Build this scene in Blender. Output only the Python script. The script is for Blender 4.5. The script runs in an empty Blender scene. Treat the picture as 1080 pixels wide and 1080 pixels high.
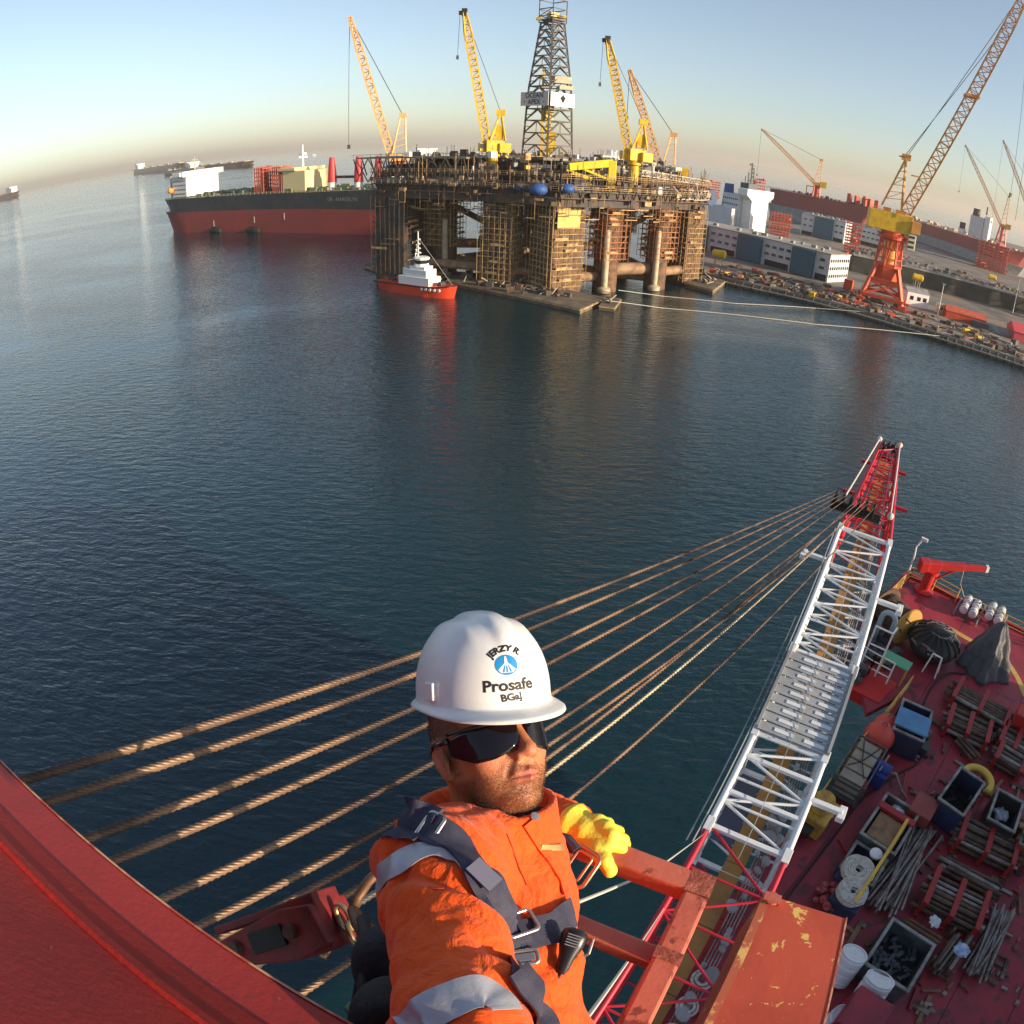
import bpy, bmesh, math, random
import numpy as np
from mathutils import Vector, Matrix, noise
from mathutils.bvhtree import BVHTree
random.seed(7)
PI=math.pi; R=math.radians
S=bpy.context.scene
C=bpy.data.collections.new('place'); S.collection.children.link(C)

# ---------------------------------------------------------------- camera: a wide action-camera lens
CAMZ=50.0; FPX=730.0
mX=Vector((0.9992262508354116,-0.039330645067266815,0.0))
mY=Vector((0.019867240443547617,0.5047430101616511,-0.863041010873825))
mZ=Vector((0.03394395967717357,0.8623732336126558,0.5051338570615578))
M3=Matrix((mX,mY,mZ))                      # world = M3 @ camera
CP=Vector((0,0,CAMZ))
cd=bpy.data.cameras.new('camera'); cam=bpy.data.objects.new('camera',cd); S.collection.objects.link(cam)
cam.matrix_world=Matrix.Translation(CP)@M3.to_4x4()
cd.type='PANO'; cd.sensor_width=36; cd.sensor_height=36; cd.clip_start=0.02; cd.clip_end=60000
for tgt in (getattr(cd,'cycles',None),cd):
    try:
        tgt.panorama_type='FISHEYE_LENS_POLYNOMIAL'; tgt.fisheye_fov=R(180)
        tgt.fisheye_polynomial_k0=0; tgt.fisheye_polynomial_k1=-1080/(36*FPX); tgt.fisheye_polynomial_k2=0
        tgt.fisheye_polynomial_k3=0; tgt.fisheye_polynomial_k4=0
    except Exception: pass
S.camera=cam

# ---------------------------------------------------------------- daylight: low warm sun from the right, behind the camera
SUN_AZ,SUN_EL=120.0,14.5
W=bpy.data.worlds.new('World'); S.world=W; W.use_nodes=True
nt=W.node_tree; bgn=nt.nodes['Background']
sky=nt.nodes.new('ShaderNodeTexSky'); sky.sky_type='NISHITA'; sky.sun_disc=False
sky.sun_elevation=R(SUN_EL); sky.sun_rotation=R(SUN_AZ); sky.altitude=50; sky.air_density=1.0; sky.dust_density=0.8; sky.ozone_density=2.2
hs=nt.nodes.new('ShaderNodeHueSaturation'); hs.inputs['Saturation'].default_value=.78; nt.links.new(sky.outputs[0],hs.inputs['Color']); nt.links.new(hs.outputs[0],bgn.inputs[0]); bgn.inputs[1].default_value=0.125
sl=bpy.data.lights.new('sun','SUN'); sl.energy=5.0; sl.angle=R(0.6); sl.color=(1.0,0.81,0.57)
so=bpy.data.objects.new('sun',sl); S.collection.objects.link(so)
sd=Vector((math.sin(R(SUN_AZ))*math.cos(R(SUN_EL)),math.cos(R(SUN_AZ))*math.cos(R(SUN_EL)),math.sin(R(SUN_EL))))
so.rotation_euler=sd.to_track_quat('Z','Y').to_euler()
S.view_settings.view_transform='Standard'; S.view_settings.look='None'; S.view_settings.gamma=1; S.view_settings.exposure=0.65
S.render.engine='CYCLES'
S.cycles.use_denoising=True; S.cycles.denoising_input_passes='RGB_ALBEDO_NORMAL'; S.cycles.denoising_prefilter='NONE'; S.cycles.max_bounces=6; S.cycles.volume_bounces=0
S.cycles.transparent_max_bounces=12; S.cycles.caustics_reflective=False; S.cycles.caustics_refractive=False

# ---------------------------------------------------------------- helpers
def ray(px,py):
    x=px-540; y=540-py; r=math.hypot(x,y)+1e-9; th=r/FPX
    return M3@Vector((x/r*math.sin(th),y/r*math.sin(th),-math.cos(th)))
def onz(px,py,z):
    d=ray(px,py); return CP+d*((z-CAMZ)/d.z)
def P(px,py,t): return CP+ray(px,py)*t
def Ph(px,py,D):                          # at horizontal distance D
    d=ray(px,py); return CP+d*(D/math.hypot(d.x,d.y))
def zat(px,py,p):                         # height of the sight line over ground point p
    return Ph(px,py,math.hypot(p[0],p[1])).z
def V(*a): return Vector(a if len(a)>1 else a[0])
UP=Vector((0,0,1))

class MB:
    def __init__(s): s.v=[]; s.f=[]
    def add(s,vs,fs):
        n=len(s.v); s.v+= [tuple(p) for p in vs]; s.f+= [tuple(i+n for i in f) for f in fs]; return s
    def obox(s,c,ax,ay,az):               # centre and three half-axis vectors
        vs=[c+ax*i+ay*j+az*k for i in (-1,1) for j in (-1,1) for k in (-1,1)]
        return s.add(vs,[(0,1,3,2),(4,6,7,5),(0,4,5,1),(2,3,7,6),(0,2,6,4),(1,5,7,3)])
    def box(s,c,size,rz=0):
        c=Vector(c); a=Vector((math.cos(rz),math.sin(rz),0)); b=Vector((-math.sin(rz),math.cos(rz),0))
        return s.obox(c,a*size[0]/2,b*size[1]/2,UP*size[2]/2)
    def beam(s,p0,p1,w,h=None,up=UP):
        h=h or w; p0=Vector(p0); p1=Vector(p1); d=p1-p0
        if d.length<1e-6: return s
        x=d.normalized(); y=up.cross(x)
        if y.length<1e-3: y=Vector((0,1,0)).cross(x) if abs(x.y)<.9 else Vector((1,0,0)).cross(x)
        y.normalize(); z=x.cross(y)
        return s.obox((p0+p1)/2,d/2,y*w/2,z*h/2)
    def tube(s,p0,p1,r0,r1=None,n=10,cap=True):
        return s.path([p0,p1],[r0,r0 if r1 is None else r1],n,cap)
    def path(s,pts,rs,n=10,cap=True,closed=False):
        pts=[Vector(p) for p in pts]; m=len(pts)
        if not hasattr(rs,'__len__'): rs=[rs]*m
        vs=[]; prev=None
        for i,p in enumerate(pts):
            a=pts[i-1] if (i>0 or closed) else p; b=pts[(i+1)%m] if (i<m-1 or closed) else p
            t=(b-a).normalized()
            if prev is None:
                u=UP.cross(t)
                if u.length<1e-2: u=Vector((1,0,0)).cross(t)
            else: u=prev-t*prev.dot(t)
            u.normalize(); prev=u; w=t.cross(u)
            for k in range(n):
                q=2*PI*k/n; vs.append(p+(u*math.cos(q)+w*math.sin(q))*rs[i])
        fs=[]
        for i in range(m if closed else m-1):
            j=(i+1)%m
            for k in range(n):
                l=(k+1)%n; fs.append((i*n+k,i*n+l,j*n+l,j*n+k))
        if cap and not closed: fs+= [tuple(range(n-1,-1,-1)),tuple((m-1)*n+k for k in range(n))]
        return s.add(vs,fs)
    def lathe(s,c,prof,n=20,ax=UP,cap=True):   # prof: (r, h) along ax
        c=Vector(c); ax=Vector(ax).normalized(); u=ax.orthogonal().normalized(); w=ax.cross(u)
        vs=[c+ax*h+(u*math.cos(2*PI*k/n)+w*math.sin(2*PI*k/n))*r for r,h in prof for k in range(n)]
        fs=[(i*n+k,i*n+(k+1)%n,(i+1)*n+(k+1)%n,(i+1)*n+k) for i in range(len(prof)-1) for k in range(n)]
        if cap: fs+=[tuple(range(n-1,-1,-1)),tuple((len(prof)-1)*n+k for k in range(n))]
        return s.add(vs,fs)
    def prism(s,poly,z0,z1):
        n=len(poly); a=sum(poly[i][0]*poly[(i+1)%n][1]-poly[(i+1)%n][0]*poly[i][1] for i in range(n))
        if a<0: poly=poly[::-1]
        vs=[(p[0],p[1],z0) for p in poly]+[(p[0],p[1],z1) for p in poly]
        return s.add(vs,[tuple(range(n-1,-1,-1)),tuple(range(n,2*n))]+[(i,(i+1)%n,(i+1)%n+n,i+n) for i in range(n)])
    def quad(s,a,b,c,d): return s.add([a,b,c,d],[(0,1,2,3)])
    def sphere(s,c,r,n=14,m=9,sc=(1,1,1)):
        c=Vector(c); vs=[];
        for i in range(m+1):
            t=PI*i/m
            for k in range(n):
                q=2*PI*k/n; vs.append(c+Vector((math.sin(t)*math.cos(q)*sc[0],math.sin(t)*math.sin(q)*sc[1],math.cos(t)*sc[2]))*r)
        return s.add(vs,[(i*n+k,(i+1)*n+k,(i+1)*n+(k+1)%n,i*n+(k+1)%n) for i in range(m) for k in range(n)])
    def torus(s,c,ax,R0,r,n=20,m=8,a0=0,a1=2*PI,fl=1):
        ax=Vector(ax).normalized(); u=ax.orthogonal().normalized(); w=ax.cross(u); c=Vector(c)
        full=abs(a1-a0-2*PI)<1e-4
        return s.path([c+(u*math.cos(a0+(a1-a0)*k/n)+w*math.sin(a0+(a1-a0)*k/n))*R0 for k in range(n if full else n+1)],r,m,True,full)
    def build(s,name,m,parent=None,smooth=False,bevel=0,auto=None,sub=0):
        me=bpy.data.meshes.new(name); me.from_pydata(s.v,[],s.f); me.validate(); me.update()
        o=bpy.data.objects.new(name,me); C.objects.link(o)
        if m: me.materials.append(m)
        if smooth: me.shade_smooth()
        if auto is not None:
            me.shade_smooth(); bm=bmesh.new(); bm.from_mesh(me); bmesh.ops.remove_doubles(bm,verts=bm.verts,dist=1e-5)
            ca=math.radians(auto)
            for e in bm.edges:
                if len(e.link_faces)==2 and e.calc_face_angle(0)>ca: e.smooth=False
            bm.to_mesh(me); bm.free()
        if bevel:
            b=o.modifiers.new('b','BEVEL'); b.width=bevel; b.segments=2; b.limit_method='ANGLE'; b.angle_limit=R(35)
        if sub:
            b=o.modifiers.new('s','SUBSURF'); b.levels=sub; b.render_levels=sub
        if parent is not None: par(o,parent)
        return o
def par(o,p):
    bpy_loc=p.matrix_basis if p.parent is None else p.parent.matrix_basis@p.matrix_parent_inverse@p.matrix_basis
    o.parent=p
    m=Matrix.Identity(4); q=p; chain=[]
    while q: chain.append(q); q=q.parent
    for q in reversed(chain): m=m@(q.matrix_parent_inverse if q.parent else Matrix.Identity(4))@q.matrix_basis
    o.matrix_parent_inverse=m.inverted()
def tag(o,label=None,cat=None,group=None,kind=None):
    if label: o['label']=label
    if cat: o['category']=cat
    if group: o['group']=group
    if kind: o['kind']=kind
    return o
def thing(name,loc,label,cat,group=None,rz=0):
    o=bpy.data.objects.new(name,None); C.objects.link(o); o.empty_display_size=.3
    o.location=Vector(loc); o.rotation_euler=(0,0,rz); return tag(o,label,cat,group)
def dup(root,loc,rz,label,group=None):
    def cp(o,p):
        c=o.copy(); C.objects.link(c)
        if p is not None: c.parent=p
        for ch in [x for x in o.children]: cp(ch,c)
        return c
    r=cp(root,None); r.location=Vector(loc); r.rotation_euler=(0,0,rz); r['label']=label
    if group: r['group']=group
    return r

# ---- materials
MATS={}
def mat(name,col,rough=.6,metal=0.,col2=None,amt=.5,scale=3.,bump=0.,bscale=None,detail=6,lo=.42,hi=.62,spec=.5,coords='Object',col3=None,s3=.5,lo3=.6,hi3=.66,stretch=None,emis=None,estr=0,dist=0.):
    if name in MATS: return MATS[name]
    m=bpy.data.materials.new(name); m.use_nodes=True; N=m.node_tree.nodes; L=m.node_tree.links
    b=N['Principled BSDF']; b.inputs['Base Color'].default_value=(*col,1); b.inputs['Roughness'].default_value=rough
    b.inputs['Metallic'].default_value=metal; b.inputs['Specular IOR Level'].default_value=spec
    if emis: b.inputs['Emission Color'].default_value=(*emis,1); b.inputs['Emission Strength'].default_value=estr
    tc=N.new('ShaderNodeTexCoord'); out=tc.outputs[coords]
    if stretch:
        mp=N.new('ShaderNodeMapping'); mp.inputs['Scale'].default_value=stretch; L.new(out,mp.inputs[0]); out=mp.outputs[0]
    def nz(sc,det=detail,rg=.6,off=0):
        n=N.new('ShaderNodeTexNoise'); n.inputs['Scale'].default_value=sc; n.inputs['Detail'].default_value=det; n.inputs['Roughness'].default_value=rg
        n.inputs['Distortion'].default_value=dist
        if off:
            mp=N.new('ShaderNodeMapping'); mp.inputs['Location'].default_value=(off,off*.7,off*1.3); L.new(out,mp.inputs[0]); L.new(mp.outputs[0],n.inputs[0])
        else: L.new(out,n.inputs[0])
        return n
    cur=None
    def mixin(fac_out,lo,hi,colB,amt,curc):
        rp=N.new('ShaderNodeMapRange'); rp.inputs[1].default_value=lo; rp.inputs[2].default_value=hi; rp.inputs[4].default_value=amt; L.new(fac_out,rp.inputs[0])
        mx=N.new('ShaderNodeMix'); mx.data_type='RGBA'; L.new(rp.outputs[0],mx.inputs[0])
        if curc is None: mx.inputs[6].default_value=(*col,1)
        else: L.new(curc,mx.inputs[6])
        mx.inputs[7].default_value=(*colB,1); return mx.outputs[2]
    if col2: cur=mixin(nz(scale).outputs[0],lo,hi,col2,amt,cur)
    if col3: cur=mixin(nz(s3,8,.65,3.1).outputs[0],lo3,hi3,col3,1.,cur)
    if cur is not None: L.new(cur,b.inputs['Base Color'])
    if bump:
        bp=N.new('ShaderNodeBump'); bp.inputs['Strength'].default_value=1; bp.inputs['Distance'].default_value=bump
        L.new(nz(bscale or scale*3).outputs[0],bp.inputs['Height']); L.new(bp.outputs[0],b.inputs['Normal'])
    MATS[name]=m; return m
# ---------------------------------------------------------------- sea
def sea():
    m=bpy.data.materials.new('sea_water'); m.use_nodes=True; N=m.node_tree.nodes; L=m.node_tree.links; b=N['Principled BSDF']
    b.inputs['Base Color'].default_value=(0.0022,0.025,0.032,1); b.inputs['Roughness'].default_value=.03; b.inputs['IOR'].default_value=1.6
    b.inputs['Specular IOR Level'].default_value=.5
    tc=N.new('ShaderNodeTexCoord'); mp=N.new('ShaderNodeMapping'); mp.inputs['Scale'].default_value=(.7,1.9,1); mp.inputs['Rotation'].default_value=(0,0,R(8)); L.new(tc.outputs['Object'],mp.inputs[0])
    def nz(sc,det,dist=0,rg=.55,src=None):
        n=N.new('ShaderNodeTexNoise'); n.inputs['Scale'].default_value=sc; n.inputs['Detail'].default_value=det; n.inputs['Distortion'].default_value=dist; n.inputs['Roughness'].default_value=rg
        L.new(src or mp.outputs[0],n.inputs[0]); return n.outputs[0]
    def mul(a,k):
        q=N.new('ShaderNodeMath'); q.operation='MULTIPLY'; L.new(a,q.inputs[0])
        if isinstance(k,float): q.inputs[1].default_value=k
        else: L.new(k,q.inputs[1])
        return q.outputs[0]
    def add(a,c):
        q=N.new('ShaderNodeMath'); q.operation='ADD'; L.new(a,q.inputs[0]); L.new(c,q.inputs[1]); return q.outputs[0]
    h=add(add(mul(nz(.42,2,.4,.5),.30),mul(nz(.2,2,.4),.10)),mul(nz(1.3,3,.3,.6),.10))
    # calm slicks and breeze patches
    pt=nz(.006,4,1.0,.6); r=N.new('ShaderNodeMapRange'); r.inputs[1].default_value=.35; r.inputs[2].default_value=.65; r.inputs[3].default_value=.5; r.inputs[4].default_value=1.2; L.new(pt,r.inputs[0])
    h=mul(h,r.outputs[0])
    bp=N.new('ShaderNodeBump'); bp.inputs['Strength'].default_value=1; bp.inputs['Distance'].default_value=1.0; L.new(h,bp.inputs['Height']); L.new(bp.outputs[0],b.inputs['Normal'])
    rr=[0,30,80,200,500,1200,3000,8000,20000]; n=64; mb=MB(); vs=[(0,0,0)]
    for q in rr[1:]: vs+=[(q*math.cos(2*PI*k/n),q*math.sin(2*PI*k/n),0) for k in range(n)]
    fs=[(0,1+k,1+(k+1)%n) for k in range(n)]
    for i in range(len(rr)-2): fs+=[(1+i*n+k,1+(i+1)*n+k,1+(i+1)*n+(k+1)%n,1+i*n+(k+1)%n) for k in range(n)]
    o=mb.add(vs,fs).build('sea_water',m); tag(o,kind='structure')
sea()
def haze():
    m=bpy.data.materials.new('haze_air'); m.use_nodes=True; N=m.node_tree.nodes; L=m.node_tree.links
    N.remove(N['Principled BSDF']); v=N.new('ShaderNodeVolumePrincipled'); v.inputs['Color'].default_value=(.96,.86,.76,1); v.inputs['Density'].default_value=0.00009; v.inputs['Anisotropy'].default_value=.2
    L.new(v.outputs[0],N['Material Output'].inputs['Volume'])
    mb=MB(); n=48; mb.prism([(24000*math.cos(2*PI*k/n),24000*math.sin(2*PI*k/n)) for k in range(n)],-3,190)
    o=mb.build('haze',m); tag(o,kind='stuff')
haze()
# ---------------------------------------------------------------- shared builders
def hv(a): v=Vector((a.x,a.y,0)); return v.normalized()
def lattice(mb,p0,p1,w0,w1,h0,h1,bays,r,side=None,rl=None,chords=True,mb2=None,mid=None,tube=True):
    """four chords and zigzag lacing from p0 to p1; optional mid fraction where full size is reached"""
    p0=Vector(p0); p1=Vector(p1); x=(p1-p0).normalized()
    sdv=side or UP.cross(x)
    if sdv.length<1e-3: sdv=Vector((1,0,0))
    sdv=(sdv-x*sdv.dot(x)).normalized(); up=x.cross(sdv); rl=rl or r*.55; mb2=mb2 or mb
    def size(t):
        if mid is None: return w0+(w1-w0)*t,h0+(h1-h0)*t
        a,b,wm,hm=mid
        if t<a: k=t/a; return w0+(wm-w0)*k,h0+(hm-h0)*k
        if t>b: k=(t-b)/(1-b); return wm+(w1-wm)*k,hm+(h1-hm)*k
        return wm,hm
    def pt(t,i,j):
        w,h=size(t); return p0+(p1-p0)*t+sdv*(w/2*i)+up*(h/2*j)
    cs=[(1,1),(-1,1),(-1,-1),(1,-1)]
    seg=lambda m,a,b,rr:(m.tube(a,b,rr,n=6,cap=False) if tube else m.beam(a,b,rr*2))
    for k in range(bays):
        a=k/bays; b=(k+1)/bays
        for q in range(4):
            c=cs[q]; d=cs[(q+1)%4]
            if chords: seg(mb,pt(a,*c),pt(b,*c),r)
            if (k+q)%2: seg(mb2,pt(a,*c),pt(b,*d),rl)
            else: seg(mb2,pt(a,*d),pt(b,*c),rl)
            seg(mb2,pt(a,*c),pt(a,*d),rl)
    for q in range(4): seg(mb2,pt(1,*cs[q]),pt(1,*cs[(q+1)%4]),rl)
    return mb
def rail_line(mb,pts,h=1.1,r=.03,step=2.0,bars=3):
    for a,b in zip(pts[:-1],pts[1:]):
        a=Vector(a); b=Vector(b); n=max(1,int((b-a).length/step))
        for k in range(n+1):
            p=a+(b-a)*k/n; mb.beam(p,p+UP*h,r*2)
        for j in range(bars): mb.beam(a+UP*h*(j+1)/bars,b+UP*h*(j+1)/bars,r*1.6)
def textobj(txt,size,name,m,center,xdir,ydir,parent=None,depth=.002,bold=0,align='CENTER'):
    cu=bpy.data.curves.new(name,'FONT'); cu.body=txt; cu.size=size; cu.align_x=align; cu.align_y='CENTER'; cu.extrude=depth; cu.offset=bold
    ob=bpy.data.objects.new(name,cu); C.objects.link(ob)
    x=Vector(xdir).normalized(); z=x.cross(Vector(ydir)).normalized(); y=z.cross(x)
    M=Matrix((x,y,z)).transposed().to_4x4(); M.translation=Vector(center)
    bpy.context.view_layer.update()
    dg=bpy.context.evaluated_depsgraph_get(); me=bpy.data.meshes.new_from_object(ob.evaluated_get(dg)); me.transform(M)
    C.objects.unlink(ob); bpy.data.objects.remove(ob)
    me.materials.clear(); me.materials.append(m); me.name=name
    o=bpy.data.objects.new(name,me); C.objects.link(o)
    if parent is not None: par(o,parent)
    return o
def rnd(a,b): return random.uniform(a,b)

# materials of the yard and rig
M_rigdark=mat('rig_steel',(.060,.054,.050),.7,.1,(.16,.085,.045),.8,.25,col3=(.03,.035,.045),s3=.12,lo3=.52,hi3=.6)
M_rigrust=mat('rig_rust',(.20,.105,.055),.8,0,(.05,.035,.03),.9,.35)
M_scaf=mat('scaffold_tube',(.52,.35,.16),.6,.1,(.25,.13,.05),.8,.5)
M_scafr2=mat('scaffold_rust',(.50,.20,.08),.6,0,(.22,.08,.04),.8,.5)
M_scafred=mat('scaffold_red',(.62,.12,.06),.6,0,(.35,.06,.04),.6,.5)
M_plank=mat('scaffold_plank',(.55,.36,.15),.8,0,(.12,.07,.03),.8,.6)
M_yel=mat('crane_yellow',(.80,.50,.02),.45,0,(.5,.27,.02),.6,.4)
M_orc=mat('crane_orange_yellow',(.80,.36,.06),.5,0,(.6,.22,.05),.5,.3)
M_redc=mat('crane_red',(.72,.10,.03),.5,0,(.45,.07,.03),.6,.3)
M_cream=mat('module_cream',(.50,.43,.30),.6,0,(.35,.25,.14),.6,.5)
M_white=mat('paint_white',(.80,.79,.76),.5,0,(.55,.48,.40),.5,.25,lo=.55,hi=.75)
M_grey=mat('paint_grey',(.32,.34,.35),.6,0,(.18,.16,.14),.6,.4)
M_dgrey=mat('dark_grey_steel',(.08,.085,.09),.55,.2)
M_blk=mat('black_rubber',(.015,.015,.016),.6)
M_blue=mat('tarp_blue',(.03,.09,.30),.6)
M_wire=mat('thin_wire',(.10,.09,.08),.6,.3)
M_glass=mat('dark_glass',(.02,.03,.04),.12,0,spec=.8)
M_derr=mat('derrick_steel',(.085,.08,.078),.55,.3,(.2,.15,.1),.5,.3)
M_sign=mat('sign_white',(.80,.80,.79),.5)
M_ink=mat('ink_black',(.012,.012,.014),.6)
M_fl=mat('rig_float_deck',(.10,.085,.07),.8,0,(.22,.17,.11),.8,.3)

def scaffold(name,c,sx,sy,z0,z1,rz,m,parent,tarp=None,planks=.5,step=2.0,gap=.9):
    mb=MB(); ax=Vector((math.cos(rz),math.sin(rz),0)); ay=Vector((-math.sin(rz),math.cos(rz),0)); c=Vector(c); pl=MB()
    for off in (0,gap):
        hx,hy=sx/2+.3+off,sy/2+.3+off
        cs=[c+ax*hx*i+ay*hy*j for i,j in ((1,1),(-1,1),(-1,-1),(1,-1))]
        for q in range(4):
            a,b=cs[q].copy(),cs[(q+1)%4].copy(); L=(b-a).length; n=max(2,int(L/step))
            for k in range(n):
                p=a+(b-a)*(k/n); p.z=0
                mb.beam(p+UP*(z0+rnd(-.5,.8)),p+UP*(z1+rnd(-1,.4)),.16)
            z=z0+1
            while z<z1:
                if random.random()<.93: mb.beam(Vector((a.x,a.y,z))+(b-a)*rnd(0,.12),Vector((b.x,b.y,z))-(b-a)*rnd(0,.12),.15)
                if off and random.random()<planks:
                    u=rnd(0,.5); v=u+rnd(.3,.5); nrm=Vector((b.y-a.y,a.x-b.x,0)).normalized()
                    if (a+b-2*c).dot(nrm)<0: nrm=-nrm
                    A=a+(b-a)*u-nrm*.4; B=a+(b-a)*v-nrm*.4; A.z=B.z=z+.12; pl.beam(A,B,.9,.12)
                    if random.random()<.35: A.z=B.z=z+.55; pl.beam(A+nrm*.45,B+nrm*.45,.06,.8)
                z+=step
            for k in range(int((z1-z0)/5)):
                za=z0+k*5; u=rnd(.0,.6)
                p=a+(b-a)*u; q2=a+(b-a)*(u+.35); p.z=za; q2.z=za+4.5
                mb.beam(p,q2,.12)
    nb_=len(mb.f); mb.add(pl.v,pl.f); o=mb.build(name,m,parent); o.data.materials.append(M_plank)
    for i_,p_ in enumerate(o.data.polygons):
        if i_>=nb_: p_.material_index=1
    return o

# ---------------------------------------------------------------- the drilling rig
rig=thing('drilling_rig',(8,262,0),'huge semi-submersible drilling rig on scaffolded columns with a tall lattice derrick','drilling rig')
RD=[V(11,226.5),V(-28,243),V(-53.5,256),V(-49,292),V(-10,306),V(45,303),V(69,284),V(68,267),V(42,243)]
# columns
LA=math.atan2(.41,-.91); RA=math.atan2(.56,.83)
def col(p,w,z0,z1,m,rz,rnd_=True):
    mb=MB()
    if rnd_: mb.lathe((p[0],p[1],0),[(w/2,z0),(w/2,z1)],28)
    else: mb.box((p[0],p[1],(z0+z1)/2),(w,w,z1-z0),rz)
    return mb.build('column',m,rig,auto=30)
for nm,p,w,rzz,rr_,sc_ in [('A',(-46,259),12.5,LA,False,M_rigdark),('B',(-29,262),9,LA,True,M_scaf),('C',(-7,243.5),10.5,LA,False,M_rigdark),('D',(11.5,236.5),12.3,RA,False,M_scaf),
    ('E',(29.5,244.5),8.6,RA,True,M_scafr2),('F',(49.5,255),8.2,RA,True,M_scafr2),('G',(63.5,270.5),8.6,RA,False,M_scaf),
    ('H',(-40,290),9,0,False,M_rigdark),('I',(5,295),10,0,True,M_scaf),('J',(40,292),10,0,True,M_scaf),('K',(12,262),9,0,True,M_scaf),('L',(62,285),8,0,True,M_rigdark)]:
    c=col(p,w,-2,31.4,M_rigrust if nm in 'DEFBIJKG' else M_rigdark,rzz,rr_)
    z0=2 if nm in 'ACDGHK' else 11
    if nm in 'HIJL': z0=16
    scaffold('scaffolding',(p[0],p[1],0),w,w,z0,31,rzz,sc_ if nm!='C' else M_scaf,c,planks=.85 if nm!='A' else .4)
    if nm in 'BEF':
        d=-hv(Vector((p[0],p[1],0))); q=Vector((p[0],p[1],0))+d*(w/2+1.3)
        mb=MB(); mb.lathe(q,[(1.15,.4),(1.15,22),(.7,22.5)],16); mb.lathe(q,[(2.3,.2),(2.3,1.6),(1.2,2.2)],16); mb.build('caisson_pipe',M_cream,c,auto=40)
# hanging tarpaulin at the top of the near column
p=Vector((11.5,236,0)); ax=Vector((math.cos(RA),math.sin(RA),0)); ay=Vector((ax.y,-ax.x,0))
MB().obox(p+ay*7.0+UP*26.3-ax*.8,ax*4.6,ay*.12,UP*2.9).build('tarpaulin',mat('tarp_yellow',(.72,.52,.14),.7,0,(.4,.27,.08),.6,.4),rig)
# braces between the columns, close to the water
mb=MB()
for a,b,z,r in [((-46,259),(-7,243),6,1.6),((-7,243),(11,236),6,1.5),((29,244),(50,256),7.5,2.3),((50,256),(67,271),6,1.8),((12,262),(29,245),5.5,2.1),((12,262),(50,256),4,2.0),((-29,262),(12,262),5,2.2),((-29,262),(5,295),5,2.2),((12,262),(5,295),4,2.3),((12,236),(29,244),5,1.8),((50,256),(40,292),5,2.2),((-40,290),(5,295),8,2.)]:
    mb.tube((a[0],a[1],z),(b[0],b[1],z),r,n=18)
for a,b in [((12,262),(-7,243)),((12,262),(50,256)),((5,295),(-40,290)),((5,295),(40,292))]:
    mb.tube((a[0],a[1],6),(b[0],b[1],30),1.3,n=14)
mb.build('brace',mat('brace_tan',(.36,.22,.12),.7,0,(.14,.08,.05),.8,.3),rig,auto=40)
# hull box and decks
def poly(sc=1.,off=(0,0)):
    c=Vector((8,266)); return [((q.x-c.x)*sc+c.x+off[0],(q.y-c.y)*sc+c.y+off[1]) for q in RD]
MB().prism(poly(),30.4,35.5).build('hull_box',M_rigdark,rig)
MB().prism(poly(1.03),35.5,35.9).build('main_deck',M_fl,rig)
# underside ledges, beams and walkways: what makes the edge ragged
mb=MB(); mc=MB(); mw=MB()
pp=[Vector((x,y,0)) for x,y in poly(1.03)]
for i in range(len(pp)):
    a,b=pp[i],pp[(i+1)%len(pp)]; n=Vector((b.y-a.y,a.x-b.x,0)).normalized()
    if (a+b-2*Vector((8,266,0))).dot(n)<0: n=-n
    L=(b-a).length
    k=0
    while k<L:
        q=a+(b-a)*(k/L); mb.beam(q+UP*35.5,q-n*2.0+UP*31,.35); mb.beam(q+n*.1+UP*35.5,q+n*.1+UP*rnd(38,41),.25); k+=rnd(2.2,4.5)
    for z in (33.4,37.9,40): mc.beam(a+n*.6+UP*z,b+n*.6+UP*z,.3,.28)
    for j in range(int(L/3)):
        t=rnd(.02,.95); q=a+(b-a)*t+n*rnd(-.4,.9); s=rnd(.8,3.2); z=rnd(30.5,40)
        (mb if random.random()<.7 else mw).box(q+UP*z,(s,rnd(.4,1.2),rnd(.4,2.0)),math.atan2(b.y-a.y,b.x-a.x))
    rail_line(mw,[a+n*1.2+UP*36,b+n*1.2+UP*36],1.2,.07,2.5,2); rail_line(mw,[a+n*1.0+UP*40.2,b+n*1.0+UP*40.2],1.2,.07,2.5,2)
    for j in range(int(L/1.6)):
        t=rnd(0,1); q=a+(b-a)*t+n*rnd(-5,1.2); h0=rnd(1,5.5); m_=random.choice([mb,mw,mc]); m_.beam(q+UP*35,q+UP*(31.5-h0),.16); m_.beam(q+UP*(31.6-h0),q+(b-a).normalized()*rnd(1.5,6)+UP*(31.6-h0),.16,.3)
        q=a+(b-a)*rnd(0,1)+n*rnd(-3,.5); (mw if random.random()<.4 else mb).beam(q+UP*36,q+UP*rnd(40,47),.18)
mb.build('edge_frame',M_rigdark,rig); mc.build('edge_pipe',M_rigrust,rig); mw.build('edge_railing',M_scaf,rig)
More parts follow.
